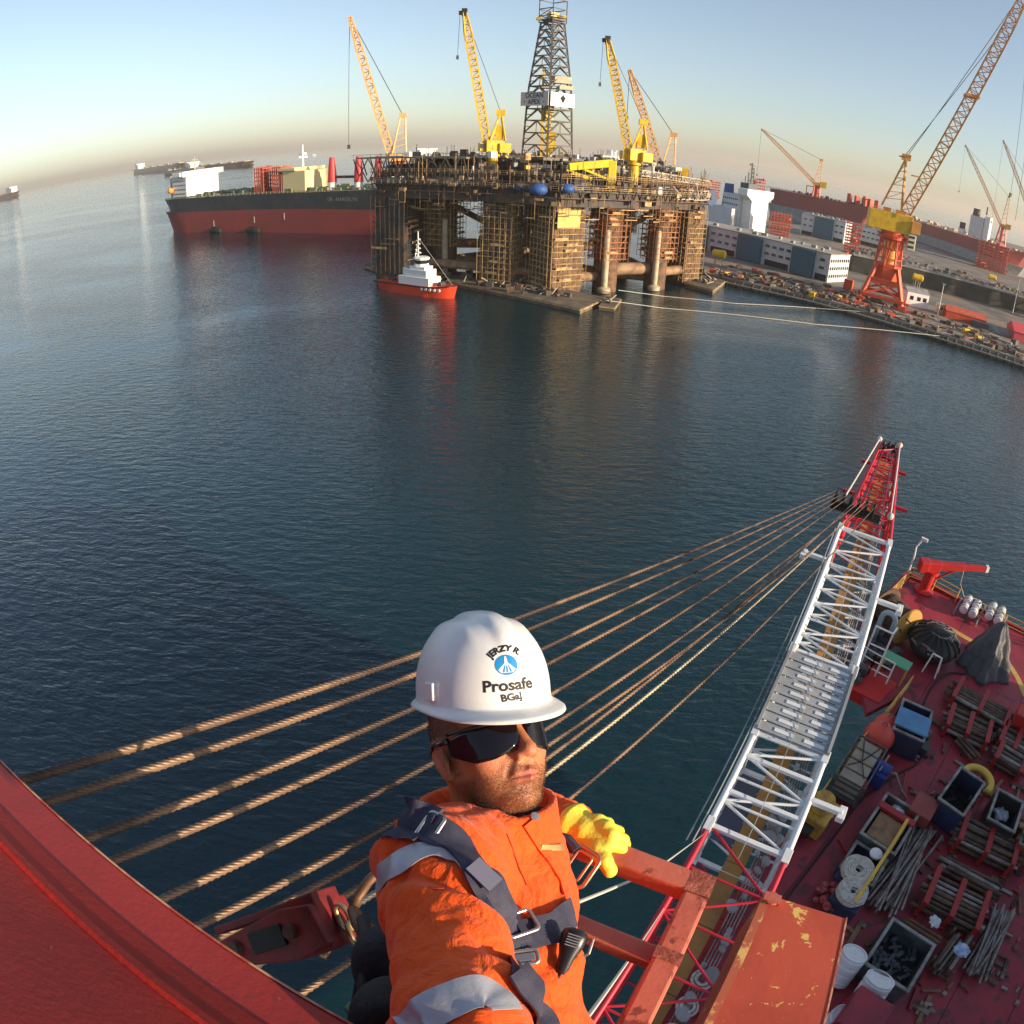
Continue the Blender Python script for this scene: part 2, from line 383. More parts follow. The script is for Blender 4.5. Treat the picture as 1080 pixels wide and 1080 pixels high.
# upper block, left side: dark accommodation and pipe deck under a cantilevered platform
def rbox(name,c,s,rz,m,bev=0): return MB().box(c,s,rz).build(name,m,rig,bevel=bev)
rbox('upper_deck_block',(-25,262,39.2),(44,26,6.4),LA,M_rigdark); rbox('upper_deck_block',(4,262,40),(32,36,8),RA,M_rigdark)
rbox('accommodation_block',(-16,268,43.6),(30,20,3.0),LA,M_rigdark)
rbox('upper_deck_block',(48,270,38.6),(34,24,5.2),RA,M_rigrust)
hp=MB(); hp.box((-36.5,262,45.2),(46,22,.6),LA); hp.build('helideck',mat('heli_green_grey',(.22,.20,.14),.8,0,(.10,.09,.07),.6,.2),rig)
mb=MB()
ax=Vector((math.cos(LA),math.sin(LA),0)); ay=Vector((ax.y,-ax.x,0)) ;
if ay.y>0: ay=-ay
o=Vector((-38,262,0))
for i in range(-6,7):
    for j in (-1,1):
        q=o+ax*i*3.9+ay*j*10.5; mb.beam(q+UP*44.9,q-ay*j*3+UP*38.5,.35); mb.beam(q+UP*45.5,q+UP*46.6,.12)
for i in range(-4,4): q=o+ax*i*5.5+ay*10.8; mb.beam(q+UP*36,q+ax*5.5+UP*45,.3); mb.beam(q+ax*5.5+UP*36,q+UP*45,.3)
for j in (-1,1): mb.beam(o-ax*24+ay*j*10.8+UP*46.5,o+ax*24+ay*j*10.8+UP*46.5,.12)
mb.build('helideck_frame',M_derr,rig)
# clutter over the decks: small modules, tanks, pipe stacks, masts
cl={k:MB() for k in ('d','c','w','y','r','o','b','g')}
for k in range(820):
    u=random.random(); i=random.randrange(len(RD)); a=Vector((*poly(1.0)[i],0)); b=Vector((*poly(1.0)[(i+1)%len(RD)],0)); q=(a+(b-a)*random.random()); q=q+(Vector((8,264,0))-q)*(u*u*.9)
    z=36 if u<.4 else rnd(40,45.6)
    key=random.choices('dcwyrobg',[9,4,2,1,2,2,.7,4])[0]
    s=Vector((rnd(.5,3.5),rnd(.5,2.5),rnd(.4,2.8)))
    rz=random.choice([LA,RA])
    if random.random()<.25: cl[key].tube(q+UP*(z+.7),q+UP*(z+.7)+Vector((math.cos(rz),math.sin(rz),0))*rnd(1.5,5),rnd(.4,1.1),n=8)
    else: cl[key].box(q+UP*(z+s.z/2),s,rz)
    if random.random()<.35: cl['d' if random.random()<.6 else 'c'].beam(q+UP*z,q+UP*(z+rnd(3,6)),.18)
for k,m,nm in [('d',M_derr,'deck_module'),('c',M_cream,'deck_module'),('w',M_white,'deck_module'),('y',M_yel,'deck_module'),('r',M_rigrust,'deck_module'),('o',M_plank,'deck_module'),('b',M_blue,'deck_module'),('g',M_grey,'deck_module')]:
    cl[k].build(nm,m,rig)
# pipe runs and trusses on the right side (pale steel lit by the sun)
mb=MB(); 
for k in range(7):
    a=Vector((44+k*3.6,248+k*2.6,36)); lattice(mb,a,a+Vector((3.6,2.6,0))*1.0+UP*rnd(0,1),1.6,1.6,3.5,3.5,2,.14,tube=False)
for k in range(16):
    a=Vector((30+rnd(0,38),246+rnd(0,28),36)); mb.beam(a,a+Vector((rnd(-5,5),rnd(-3,3),rnd(3,9))),.2)
lattice(mb,(40,250,43),(70,270,41),2,2,2,2,14,.14,tube=False)
mb.build('truss_work',mat('pale_steel',(.60,.55,.46),.5,0,(.3,.22,.14),.6,.5),rig)
mb=MB(); q=Ph(748,208,284); mb.lathe(q,[(3.2,-1.6),(3.2,1.6)],24,ax=(.5,-.85,0)); mb.lathe(q,[(.9,-2),(.9,2)],12,ax=(.5,-.85,0)); mb.build('hose_reel',mat('navy_reel',(.02,.05,.14),.5),rig,auto=40)
for px,py,w in ((568,200,5.5),(598,199,4.5),(549,199,3)):
    q=Ph(px,py,226.5 if px>560 else 232); mb=MB(); mb.sphere(q,w/2,14,8,(1.1,1,.75)); mb.build('blue_tank',M_blue,rig,smooth=True)
# yellow gantry arm on deck
mb=MB(); a=Ph(600,176,236); b=Ph(646,172,240); mb.beam(a,b,2.2,2.6); mb.beam(b+UP*.8,Vector((b.x,b.y,37)),2.6,2.8); mb.beam(Ph(597,180,236),Ph(624,189,237),1.8,1.2); mb.beam(Ph(612,177,237),Ph(643,190,239),.8,.8); mb.build('gantry_arm',mat('bright_yellow',(.85,.62,.02),.45,0,(.6,.4,.03),.4,.4),rig,bevel=.15)
# dark modules below derrick
rbox('drill_floor',(8,248,45.8),(17,17,1.0),RA,M_derr); rbox('drill_floor_house',(1.5,250,44),(10,10,5),RA,M_cream); rbox('drill_floor_house',(15,248,42.5),(8,8,4.5),RA,M_grey)
mb=MB()
for i in range(-2,3):
    for j in range(-2,3):
        q=Vector((8,248,0))+Vector((math.cos(RA),math.sin(RA),0))*i*4+Vector((-math.sin(RA),math.cos(RA),0))*j*4; mb.beam(q+UP*36,q+UP*46,.5)
mb.build('substructure',M_rigdark,rig)
# derrick
dc=Vector((7.2,249,0)); D45=hv(dc); sx_=Vector((D45.y,-D45.x,0))
cn=[-D45, sx_, D45, -sx_]                 # near, right, far, left corner directions
def dsz(z):
    pts=[(46.3,8.6),(70,7.3),(95,3.9),(97,3.9)]
    for (a,ra),(b,rb) in zip(pts[:-1],pts[1:]):
        if z<=b: return ra+(rb-ra)*(z-a)/(b-a)
    return 3.9
lv=[46.3,50.5,54.8,59.2,63.4,67.6,71.5,75.3,79,82.6,86,89.2,92.2,95]
mb=[]; ml=MB()
for a,b in zip(lv[:-1],lv[1:]):
    for k in range(4):
        c0,c1=cn[k],cn[(k+1)%4]; A=dc+c0*dsz(a)+UP*a; A1=dc+c0*dsz(b)+UP*b; B=dc+c1*dsz(a)+UP*a; B1=dc+c1*dsz(b)+UP*b
        mb.append((A,A1)); ml.beam(A1,B1,.40); mid=(A1+B1)/2; ml.beam(A,mid,.36); ml.beam(B,mid,.36); ml.beam(A.lerp(A1,.5),A.lerp(mid,.5),.2); ml.beam(B.lerp(B1,.5),B.lerp(mid,.5),.2)
        if k in(0,3) and (lv.index(a)%2==0): ml.beam((A+B)/2,mid,.2)
do=ml.build('derrick',M_derr,rig)
for k in range(4):
    q=MB()
    for A,A1 in mb[k::4]: q.beam(A,A1,.66)
    q.build('derrick_leg',M_derr,do)
mb=MB()
cs=[dc+c*4.6 for c in cn]
for k in range(4):
    a,b=cs[k],cs[(k+1)%4]
    for z in (95,97.4,100,103.4): mb.beam(a+UP*z,b+UP*z,.3)
    mb.beam(a+UP*95,a+UP*103.5,.35); mb.beam(a+UP*97.4,b+UP*100,.2)
mb.box(dc+UP*96,(6,6,.6),R(45)); mb.build('crown_frame',M_derr,do)
mb=MB(); mb.box(dc+UP*98,(3,3,1.6),R(30)); mb.box(dc-sx_*4.6+UP*96.5,(2,1.4,1.2)); mb.box(dc+sx_*3+UP*97.4,(3,2,1)); mb.build('crown_block',M_yel,do)
mb=MB(); mb.beam(dc+UP*46,dc+UP*70,1.6,1.6); mb.box(dc+UP*62,(3,2,5),.4); mb.beam(dc-sx_*2+UP*46,dc-sx_*2.4+UP*78,.8); mb.box(dc+sx_*1.5+UP*52,(2.4,2.4,7)); mb.build('travelling_block',M_yel,do)
mb=MB(); mb.box(dc+sx_*3.6-D45*2+UP*74,(6,4,2.4),R(20)); mb.box(dc+sx_*5-D45*2.5+UP*71.2,(5,3,1.4),R(20)); mb.box(dc-sx_*2+UP*71.5,(4,4,1)); mb.build('monkey_board',M_cream,do)
# name boards; shade is put into the left one's grey
za,zb=64.3,69.2; near=dc+cn[0]*8.9
for side,txt in ((-1,1),(1,0)):
    e=dc+(cn[3] if side<0 else cn[1])*8.9; dv=(e-near).normalized(); nn=dv.cross(UP)*side; nn=nn if nn.dot(-near)>0 else -nn
    L=13.2 if side<0 else 11.4
    c=near+dv*(L/2)+nn*.5; bd=MB().obox(c+UP*(za+zb)/2,dv*L/2,nn*.1,UP*(zb-za)/2).build('name_board',mat('board_shade_grey',(.55,.56,.56),.6) if side<0 else M_sign,do)
    xd=dv if side>0 else -dv; cc=c+nn*.16+UP*(za+zb)/2
    if txt:
        textobj('OCEAN',2.5,'lettering',M_ink,cc+UP*1.15,xd,UP,bd,bold=.04); textobj('APEX',2.5,'lettering',M_ink,cc-UP*1.15,xd,UP,bd,bold=.04)
        textobj('\u2022              \u2022',2.2,'lettering',M_ink,cc-UP*1.1,xd,UP,bd)
    else:
        mb=MB(); s=1.25; q=cc+UP*.5+nn*.03; mb.obox(q,(xd+UP)*s*.55,nn*.04,(xd-UP)*s*.55); mb.obox(q-UP*.5,xd*.5,nn*.04,UP*.9); mb.build('emblem',M_ink,bd)
        textobj('\u00ab              \u00bb',1.6,'lettering',M_dgrey,cc-UP*.6,xd,UP,bd)
# rig pedestal cranes
def rig_crane(px,base_py,D,tip,slant,tipblk=True,flip=1):
    b=Ph(px,base_py,D); r=Vector((D*0+hv(b).y,-hv(b).x,0)); f=hv(b)
    z=b.z; b0=Vector((b.x,b.y,0))
    ro=MB(); ro.lathe(b0,[(1.7,36),(1.7,z-1),(2.4,z-.6),(2.4,z+1.2)],18); o=ro.build('pedestal_crane',M_yel,rig,auto=30)
    mb=MB(); mb.box(b0+UP*(z+3),(6.2,5,4.2),R(20)); mb.box(b0+r*3.4*flip+UP*(z+2.4),(4,5,3.4),R(20)); mb.box(b0-r*3.6*flip-f*1+UP*(z+2.6),(2.6,2.6,3),R(20)); mb.build('machinery_house',M_yel,o,bevel=.12)
    mb=MB(); mb.box(b0-r*3.6*flip-f*2.35+UP*(z+3),(1.8,.2,1.6),R(20)); mb.build('cab_window',M_glass,o)
    mb=MB(); top=b0+r*2.2*flip+UP*(z+15)
    for s in (-1,1):
        mb.beam(b0+f*s*1.8-r*1*flip+UP*(z+5),top+f*s*.8,.7); mb.beam(b0+f*s*1.8+r*4*flip+UP*(z+5),top+f*s*.8,.55)
    for k in (7,9,11,13): mb.beam(b0-f*1.5+r*(.2+k*.1)*flip+UP*(z+k),b0+f*1.5+r*(.2+k*.1)*flip+UP*(z+k),.4)
    mb.box(top,(3,2.6,2)); mb.box(b0+r*1.8*flip+UP*(z+8),(3,2.6,5)); mb.build('mast',M_yel,o)
    T=Ph(*tip,D); s0=b0-r*2.2*flip+UP*(z+4)
    mb=MB(); lattice(mb,s0,T,2.6,1.0,2.2,1.0,22,.27,side=f,mid=(.15,.8,2.9,2.6),tube=False); mb.build('crane_boom',M_yel,o)
    mb=MB(); mb.box(T,(1.8,1.6,2.8)); mb.box(T-r*flip*1.2-UP*.2,(1.4,1,1.4)); mb.build('boom_head',M_blk,o)
    mb=MB()
    for s in (-.6,.6): mb.tube(top+f*s,T+f*s*.5+(s0-T)*.02,.09,n=4)
    mb.tube(T-r*flip*1.5,T-r*flip*1.9-UP*16,.07,n=4); mb.box(T-r*flip*1.9-UP*16.5,(.8,.8,1.4)); mb.build('hoist_rope',M_wire,o)
rig_crane(520,163,247,(490,13),0); rig_crane(669,172,250,(641,42),0)
# ---------------------------------------------------------------- barges beside the rig
def barge(pts,z,label,seed,m=M_fl,n=26):
    random.seed(seed); P2=[onz(x,y,z) for x,y in pts]; c=sum(P2,Vector())/len(P2); c.z=0
    t=thing('work_barge',c,label,'barge','barges around the drilling rig')
    MB().prism([(q.x,q.y) for q in P2],-.6,z).build('hull',m,t)
    mb=MB(); 
    for i in range(len(P2)): mb.beam(P2[i]-UP*.4,P2[(i+1)%len(P2)]-UP*.4,.5,.4)
    mb.build('rubbing_strake',M_plank,t)
    for key,m2 in (('deck_cargo',M_derr),('pipe_bundle',M_cream),('deck_winch',M_rigrust)):
        mb=MB()
        for k in range(n//3):
            w=[random.random()**1.0 for _ in P2]; s=sum(w); q=sum((a*(b/s) for a,b in zip(P2,w)),Vector()); q.z=z
            if key=='pipe_bundle': a=rnd(0,6.28); mb.beam(q+UP*.4,q+Vector((math.cos(a)*rnd(2,5),math.sin(a)*rnd(2,5),rnd(.3,2.5))),.25)
            else: s3=rnd(.8,2.6); mb.box(q+UP*s3*.35,(s3,s3*.8,s3*.7),rnd(0,3))
        mb.build(key,m2,t)
    return t
barge([(480,298),(505,289),(640,314),(612,326)],1.6,'long dark barge littered with pipes in front of the nearest rig column',3,n=60)
barge([(384,280),(400,270),(478,286),(452,300)],1.4,'low dark barge behind the red tugboat under the rig corner',4,n=30)
barge([(470,296),(480,286),(520,290),(505,302)],1.4,'small dark raft between the tugboat and the long barge',5,n=14)
barge([(722,298),(745,289),(765,296),(752,306)],1.8,'short brown barge at the far right rig column by the quay',6,n=18)
barge([(632,322),(640,312),(655,315),(648,324)],1.5,'tiny brown pontoon below the white caisson pipe',9,n=6)
random.seed(21)
# ---------------------------------------------------------------- tugboat
def ship_frame(a,b):
    a=Vector((a.x,a.y,0)); b=Vector((b.x,b.y,0)); x=(b-a).normalized(); y=Vector((-x.y,x.x,0)); return a,x,y,(b-a).length
def hull_mesh(a,x,y,L,Bm,z0,z1,bow=.18,stern=.06,sheer=1.0,n=26,flare=.12,tol=0,zmid=None,bulb=False,taper_low=.0):
    """closed hull between heights z0 and z1"""
    mb=MB(); rows=[]
    zs=[z0+(z1-z0)*k/4 for k in range(5)]
    for zi,z in enumerate(zs):
        h=zi/4; row=[]
        for i in range(n+1):
            t=i/n
            if t>1-bow: k=(t-(1-bow))/bow; w=math.sqrt(max(0,1-k*k))*1.0+.0
            elif t<stern*2.2: k=t/(stern*2.2); w=.62+.38*math.sin(k*PI/2)+(-.25*(1-h)*(1-k))
            else: w=1
            xx=t*L+ (h-1)*(0.04*L)*max(0,(t-(1-bow))/bow) + (1-h)*(stern*L*.9)*(1-min(1,t/stern))*taper_low
            w=w*(1-flare*(1-h)*(1 if t>1-bow or t<stern*2 else .0))
            zz=z+ (sheer*((t-.4)/.6)**3 if t>.4 else 0)*h
            row.append((a+x*xx,w*Bm/2,zz))
        rows.append(row)
    vs=[]; fs=[]
    for row in rows:
        for (c,w,z) in row: vs.append(c+y*w+UP*z)
        for (c,w,z) in row: vs.append(c-y*w+UP*z)
    m=n+1
    for r in range(4):
        for i in range(n):
            p=r*2*m+i; q=p+2*m; fs.append((p,p+1,q+1,q)); p+=m; q+=m; fs.append((p,q,q+1,p+1))
        p=r*2*m; q=p+2*m; fs.append((p,q,q+m,p+m)); p+=n; q+=n; fs.append((p,p+m,q+m,q))
    k=8*m
    for i in range(n): fs.append((k+i,k+i+1,k+m+i+1,k+m+i)); fs.append((i,m+i,m+i+1,i+1))
    return mb.add(vs,fs)
M_hblk=mat('hull_black',(.025,.03,.035),.45,0,(.07,.06,.05),.6,.12)
M_hred=mat('hull_antifouling',(.33,.05,.04),.55,0,(.24,.05,.04),.7,.08)
M_tug=mat('tug_red',(.70,.06,.02),.4)
def tug():
    a,x,y,L=ship_frame(onz(403,303,0),onz(482,315,0)); t=thing('tugboat',a+x*L/2,'small tugboat with red hull and white wheelhouse in front of the rig','tugboat')
    hull_mesh(a,x,y,L,8.5,-.5,3.2,.3,.1,1.3).build('hull',M_tug,t,auto=40)
    mb=MB()
    for s in (-1,1): mb.path([a+x*L*k+y*s*4.2*(1 if k<.72 else math.sqrt(max(0,1-((k-.7)/.3)**2)))+UP*(3.1+(1.3*((k-.4)/.6)**3 if k>.4 else 0)) for k in [i/16 for i in range(17)]],.28,6)
    mb.build('fender',M_blk,t)
    mb=MB()
    for k in range(5): mb.lathe(a+x*L*(.66+.05*k)-y*(4.2*math.sqrt(1-max(0,(.66+.05*k-.7)/.3)**2)+.1)+UP*2.6,[(.5,-.2),(.5,.2)],10,ax=y)
    mb.build('bow_fender',M_white,t)
    c=a+x*L*.52
    mb=MB(); rz=math.atan2(x.y,x.x); mb.box(c+UP*4.6,(13,6.4,2.8),rz); mb.box(c+x*.6+UP*7.2,(9,5.4,2.4),rz); mb.box(c+x*.8+UP*8.9,(6.5,4.4,1.1),rz); mb.box(c-x*4.6+UP*7.4,(1.4,4.6,2.6),rz); mb.build('deckhouse',M_white,t,bevel=.1)
    mb=MB(); mb.lathe(c+x*1+UP*9.2,[(2.6,0),(2.3,1.2),(2.7,2.9),(2.9,3.0),(2.4,3.3)],8); mb.build('wheelhouse',M_white,t)
    mb=MB(); mb.lathe(c+x*1+UP*9.2,[(2.42,1.15),(2.62,2.4)],8,cap=False); mb.box(c-y*3.02+UP*5,(7,.1,.7),rz); mb.build('window_band',M_glass,t)
    mb=MB(); m0=c+x*-.5+UP*12; mb.tube(m0,m0+UP*9,.3,.16); 
    for k in (1.5,3,4.5,6): mb.beam(m0+UP*k-y*(2-k*.2),m0+UP*k+y*(2-k*.2),.16); mb.box(m0+UP*(k+.3)+x*.5,(.7,.7,.5))
    mb.tube(m0+x*-.8+y*1-UP*2,m0+x*-.3+UP*5,.12); mb.tube(m0-x*.8-y*1-UP*2,m0-x*.3+UP*5,.12); mb.tube(a+x*L*.95+UP*4,m0+UP*7,.04,n=4); mb.build('mast',M_white,t)
    mb=MB(); mb.tube(c-x*4+y*1.6+UP*5,c-x*4+y*1.6+UP*9,.55); mb.tube(c-x*4-y*1.6+UP*5,c-x*4-y*1.6+UP*9,.55); mb.build('funnel',M_cream,t)
    mb=MB(); mb.lathe(a+x*L*.8+UP*4,[(.9,-1.2),(.9,1.2)],12,ax=y); mb.box(a+x*L*.15+UP*3.6,(2,2,.8),rz); mb.lathe(a+x*L*.27+UP*4,[(.8,-1),(.8,1)],12,ax=y); mb.build('winch',M_dgrey,t)
tug()
# ---------------------------------------------------------------- tanker at anchor
def tanker(A,B,D,Bm,fb,label,group,hull_low,hull_top,acc_front=True,far=False,word=None,name='tanker_ship',accf=(.03,.15),cat='ship',waterfb=.6,derr=None):
    a,x,y,L=ship_frame(A,B); rz=math.atan2(x.y,x.x)
    t=thing(name,a+x*L/2,label,cat,group)
    zr=fb*waterfb
    hull_mesh(a,x,y,L,Bm,-1,zr,.08,.04,0,taper_low=1.0).build('lower_hull',hull_low,t,auto=40)
    hull_mesh(a,x,y,L,Bm+.02,zr,fb,.08,.04,fb*.12,flare=.02).build('upper_hull',hull_top,t,auto=40)
    return t,a,x,y,L,rz
def tk():
    A=onz(190,241,0); Bp=onz(452,246,0)
    t,a,x,y,L,rz=tanker(A,Bp,0,40,24,'large tanker with black and dark red hull moored behind the rig, white stern house',None,M_hred,M_hblk)
    H=24
    # white superstructure near the stern
    c=a+x*22
    mb=MB(); mb.box(c+UP*(H+8),(16,30,15),rz); mb.box(c+x*3+UP*(H+16.5),(9,40,3),rz)
    mb.obox(c+x*8+UP*(H+16.5),x*1.5,y*19,UP*2); mb.build('superstructure',M_white,t,bevel=.3)
    mb=MB(); mb.box(c-x*16+UP*(H+7),(9,10,14),rz); mb.build('funnel',M_cream,t,bevel=.4)
    mb=MB(); mb.box(c+x*8.1+UP*(H+16.8),(.3,34,1.3),rz)
    for q in range(4):
        for k in range(8): mb.box(c-y*15.05+x*(-6+q*0+k*1.7)+UP*(H+3+q*3),(.7,.2,.9),rz); 
    mb.build('window_row',M_glass,t)
    mb=MB(); m0=c+UP*(H+18); mb.tube(m0,m0+UP*10,.5,.3); mb.beam(m0+UP*5-y*6,m0+UP*5+y*6,.4); mb.beam(m0+UP*8-y*3,m0+UP*8+y*3,.3)
    for s in (-1,1):
        lattice(mb,c-x*14+y*s*9+UP*H,c-x*14+y*s*9+UP*(H+16),3,3,3,3,5,.3,tube=False)
    rail_line(mb,[c-x*8-y*15+UP*(H+18),c+x*8-y*19+UP*(H+18)],1.4,.1,2.5,2); mb.build('mast',M_cream,t)
    # lifeboat and mooring deck at the stern
    mb=MB(); mb.sphere(c-x*8-y*17+UP*(H+6),2.2,12,8,(1,1,1)); mb.build('lifeboat',M_orc,t,smooth=True)
    # deck line, pipes
    mb=MB(); ol=MB()
    for s in (-1,1): rail_line(mb,[a+x*10+y*s*19.6+UP*H,a+x*(L*.9)+y*s*19.6+UP*H],1.3,.11,3.5,2)
    mb.build('railing',M_cream,t)
    for k in range(150):
        q=a+x*rnd(38,L*.93)+y*rnd(-17,17)+UP*H; ol.box(q+UP*.8,(rnd(1,7),rnd(.6,2),rnd(.6,4)),rz)
    for s in (-6,-2,2,6): ol.beam(a+x*38+y*s+UP*(H+1.6),a+x*L*.9+y*s+UP*(H+1.6),.7)
    ol.build('deck_piping',mat('deck_green',(.10,.16,.08),.7,0,(.35,.3,.18),.7,.15),t)
    # scaffolding, cream block, mast, red posts
    def at(px): # along-ship position seen at px
        lo,hi=0,L
        for _ in range(40):
            m=(lo+hi)/2; p=a+x*m-y*19; v=M3.transposed()@(p+UP*H-CP); th=math.acos(-v.z/v.length); xx=540+FPX*th*v.x/math.hypot(v.x,v.y)
            if xx<px: lo=m
            else: hi=m
        return lo
    for px0,px1,h in ((262,271,17),(281,290,16)):
        m0,m1=at(px0),at(px1); c2=a+x*(m0+m1)/2-y*8; mb=MB(); n=4; w=(m1-m0)
        for i in range(5):
            for j in range(4):
                q=c2+x*(-w/2+w*i/4)+y*(-5+j*3.3); mb.beam(q+UP*H,q+UP*(H+h+rnd(-1,1)),.5)
        for z in range(1,7):
            for j in range(4): mb.beam(c2-x*w/2+y*(-5+j*3.3)+UP*(H+z*2.6),c2+x*w/2+y*(-5+j*3.3)+UP*(H+z*2.6),.5)
            for i in range(5): mb.beam(c2+x*(-w/2+w*i/4)-y*5+UP*(H+z*2.6),c2+x*(-w/2+w*i/4)+y*5+UP*(H+z*2.6),.5)
        mb.build('scaffold_tower',M_scafred,t)
    m0,m1=at(291),at(315); mb=MB(); c2=a+x*(m0+m1)/2; mb.box(c2+UP*(H+6.5),(m1-m0,26,13),rz); mb.box(c2-x*5+UP*(H+14),(14,28,2),rz); mb.build('cream_deckhouse',mat('cream_yellow',(.80,.66,.34),.6),t,bevel=.3)
    q=c2-x*4+UP*(H+14); mb=MB(); mb.tube(q,q+UP*15,.8,.4); mb.beam(q+UP*7-y*4,q+UP*7+y*4,1); mb.box(q+UP*9,(3,4,1.4),rz); mb.build('radar_mast',M_white,t)
    q=a+x*at(279)+UP*H; MB().lathe(q,[(2.4,0),(2.0,14)],14).build('vent_post',M_white,t,auto=40)
    for px in (333,361,382):
        q=a+x*at(px)-y*4+UP*H; mb=MB(); mb.lathe(q,[(2.6,0),(2.6,5)],14); mb.build('crane_post',M_white,t,auto=40); mb=MB(); mb.lathe(q,[(2.8,5),(2.4,12),(1.6,19),(1.2,20)],14); mb.build('crane_post_top',mat('post_red',(.55,.04,.05),.5),t,auto=40)
    mb=MB(); mb.beam(a+x*at(333)-y*4+UP*(H+8),a+x*at(361)-y*4+UP*(H+8),1,1.6); mb.build('cargo_boom',M_rigrust,t)
    # name on the bow shoulder, fenders and rudder
    textobj('GB - MARGELYN',3.0,'lettering',M_grey,a+x*at(362)-y*20.15+UP*(H-4),x,UP,t)
    mb=MB(); 
    for px in (228,268): q=a+x*at(px)-y*21.5+UP*1.5; mb.lathe(q,[(1.5,-5),(2.4,-3),(2.4,3),(1.5,5)],12,ax=x)
    mb.build('yokohama_fender',M_blk,t); MB().obox(a+x*6+UP*4,x*3.5,y*.8,UP*6).build('rudder',M_hred,t)
    mb=MB()
    for k in range(3): mb.box(a+x*at((225,268,300)[k])-y*20.08+UP*(6+k*2),(.5,.1,4),rz)
    mb.build('draft_mark',M_white,t)
tk()
def farship(px0,px1,py0,py1,label,hl,ht,fb,hs,at_stern=.1,group='ships anchored far out near the horizon',deckh=0):
    A=onz(px0,py0,0); B=onz(px1,py1,0); D=min(A.length,B.length,5200)
    A=Ph(px0,py0,A.length) ; A.z=0; B.z=0
    L=(B-A).length; x=(B-A).normalized(); y=Vector((-x.y,x.x,0)); rz=math.atan2(x.y,x.x)
    t=thing('anchored_ship',(A+B)/2,label,'ship',group)
    Bm=min(L*.17,60)
    hull_mesh(A,x,y,L,Bm,-1,fb*.45,.1,.05,0).build('lower_hull',hl,t); hull_mesh(A,x,y,L,Bm+.1,fb*.45,fb,.1,.05,fb*.1).build('upper_hull',ht,t)
    c=A+x*L*at_stern+UP*fb; mb=MB(); mb.box(c+UP*hs*.35,(L*.07,Bm*.8,hs*.7),rz); mb.box(c+UP*hs*.75,(L*.05,Bm,hs*.15),rz); mb.box(c-x*L*.05+UP*hs*.35,(L*.03,Bm*.3,hs*.9),rz); mb.build('superstructure',M_white,t)
    mb=MB(); mb.beam(c+UP*hs*.8,c+UP*hs*1.25,hs*.06)
    for k in (.3,.45,.6,.75,.92): q=A+x*L*(k if at_stern<.5 else 1-k)+UP*fb; mb.beam(q,q+UP*hs*rnd(.25,.5),hs*.07); mb.box(q+UP*hs*.1,(L*.05,Bm*.4,hs*.12),rz)
    mb.beam(A+x*L*.2+UP*(fb+hs*.12),A+x*L*.9+UP*(fb+hs*.12),hs*.06); mb.build('deck_gear',M_cream,t)
    return t
def fs_at(px0,py0,px1,py1,label,hl,ht,k=1.0,at_stern=.1):
    A=onz(px0,py0,0); s=A.length/FPX
    return farship(px0,px1,py0,py1,label,hl,ht,9*s*k,11*s*k,at_stern)
M_fred=mat('far_hull_red',(.28,.07,.05),.6); M_fbrown=mat('far_hull_brown',(.20,.09,.06),.6)
fs_at(143,184,196,180,'brown bulk carrier with white stern house, leftmost of three ships above the tanker stern',M_fred,M_hblk,.55,.14)
fs_at(176,186,214,182,'short dark ship with white house just over the tanker stern',M_hblk,M_grey,.6,.75)
fs_at(196,181,266,176,'long low ship with a thin mast at its right end, far beyond the tanker',M_fbrown,M_fbrown,.5,.12)
fs_at(-40,221,21,208,'red and white hulled ship cut by the left edge of the photo',M_fred,M_fbrown,.5,.9)
fs_at(440,170,472,173,'white and red ship far behind the rig, left of its first yellow crane',M_fred,M_white,.75,.35)
fs_at(632,170,656,171,'white ship on the horizon between the derrick and the second yellow crane',M_grey,M_white,.7,.5)
def smallboat(px,py,label):
    p=onz(px,py,0); s=p.length/FPX; t=thing('motor_boat',p,label,'boat','tiny white boats far out'); hull_mesh(p-Vector((s*2.2,0,0)),Vector((1,0,0)),Vector((0,1,0)),s*4.4,s*1.4,0,s*.9,.4,.1,s*.2,n=10).build('hull',M_white,t); MB().box(p+UP*s*1.3,(s*1.6,s*1,s*.9)).build('cabin',M_white,t)
smallboat(44.5,195,'tiny white boat alone near the left horizon'); smallboat(331,164,'tiny white boat far behind the cream deckhouse of the tanker')
# ---------------------------------------------------------------- shipyard: quay, piers
M_conc=mat('quay_concrete',(.23,.20,.165),.85,0,(.10,.09,.08),.8,.06,col3=(.30,.20,.13),s3=.05,lo3=.55,hi3=.62)
M_wall=mat('quay_wall',(.10,.09,.075),.8,0,(.04,.04,.035),.8,.3)
M_lite=mat('pale_concrete',(.42,.38,.32),.8,0,(.25,.22,.19),.6,.3)
M_bblue=mat('panel_blue',(.035,.13,.18),.4,0,(.03,.10,.15),.4,.4)
M_bwh=mat('office_white',(.62,.63,.64),.6,0,(.45,.45,.45),.4,.15)
M_mar=mat('hull_maroon',(.36,.07,.06),.6,0,(.24,.06,.05),.7,.03)
QE=[onz(x,y,2.6) for x,y in [(700,262),(738,287),(795,300),(850,312),(900,325),(1000,355),(1080,381),(1200,425)]]
def structure(o): o['kind']='structure'; return o
QP=[(q.x,q.y) for q in QE]+[(330,190),(520,330),(700,520),(330,640),(190,620),(85,470),(66,330)]
structure(MB().prism(QP,-2,2.6).build('quay',M_conc))
pt2=[onz(x,y,2.6) for x,y in [(880,243),(905,252),(1080,303),(1250,352)]]
structure(MB().prism([(q.x,q.y) for q in pt2]+[(1150,620),(1300,1500),(640,1400),(420,760)],-2,2.55).build('far_pier',M_conc))
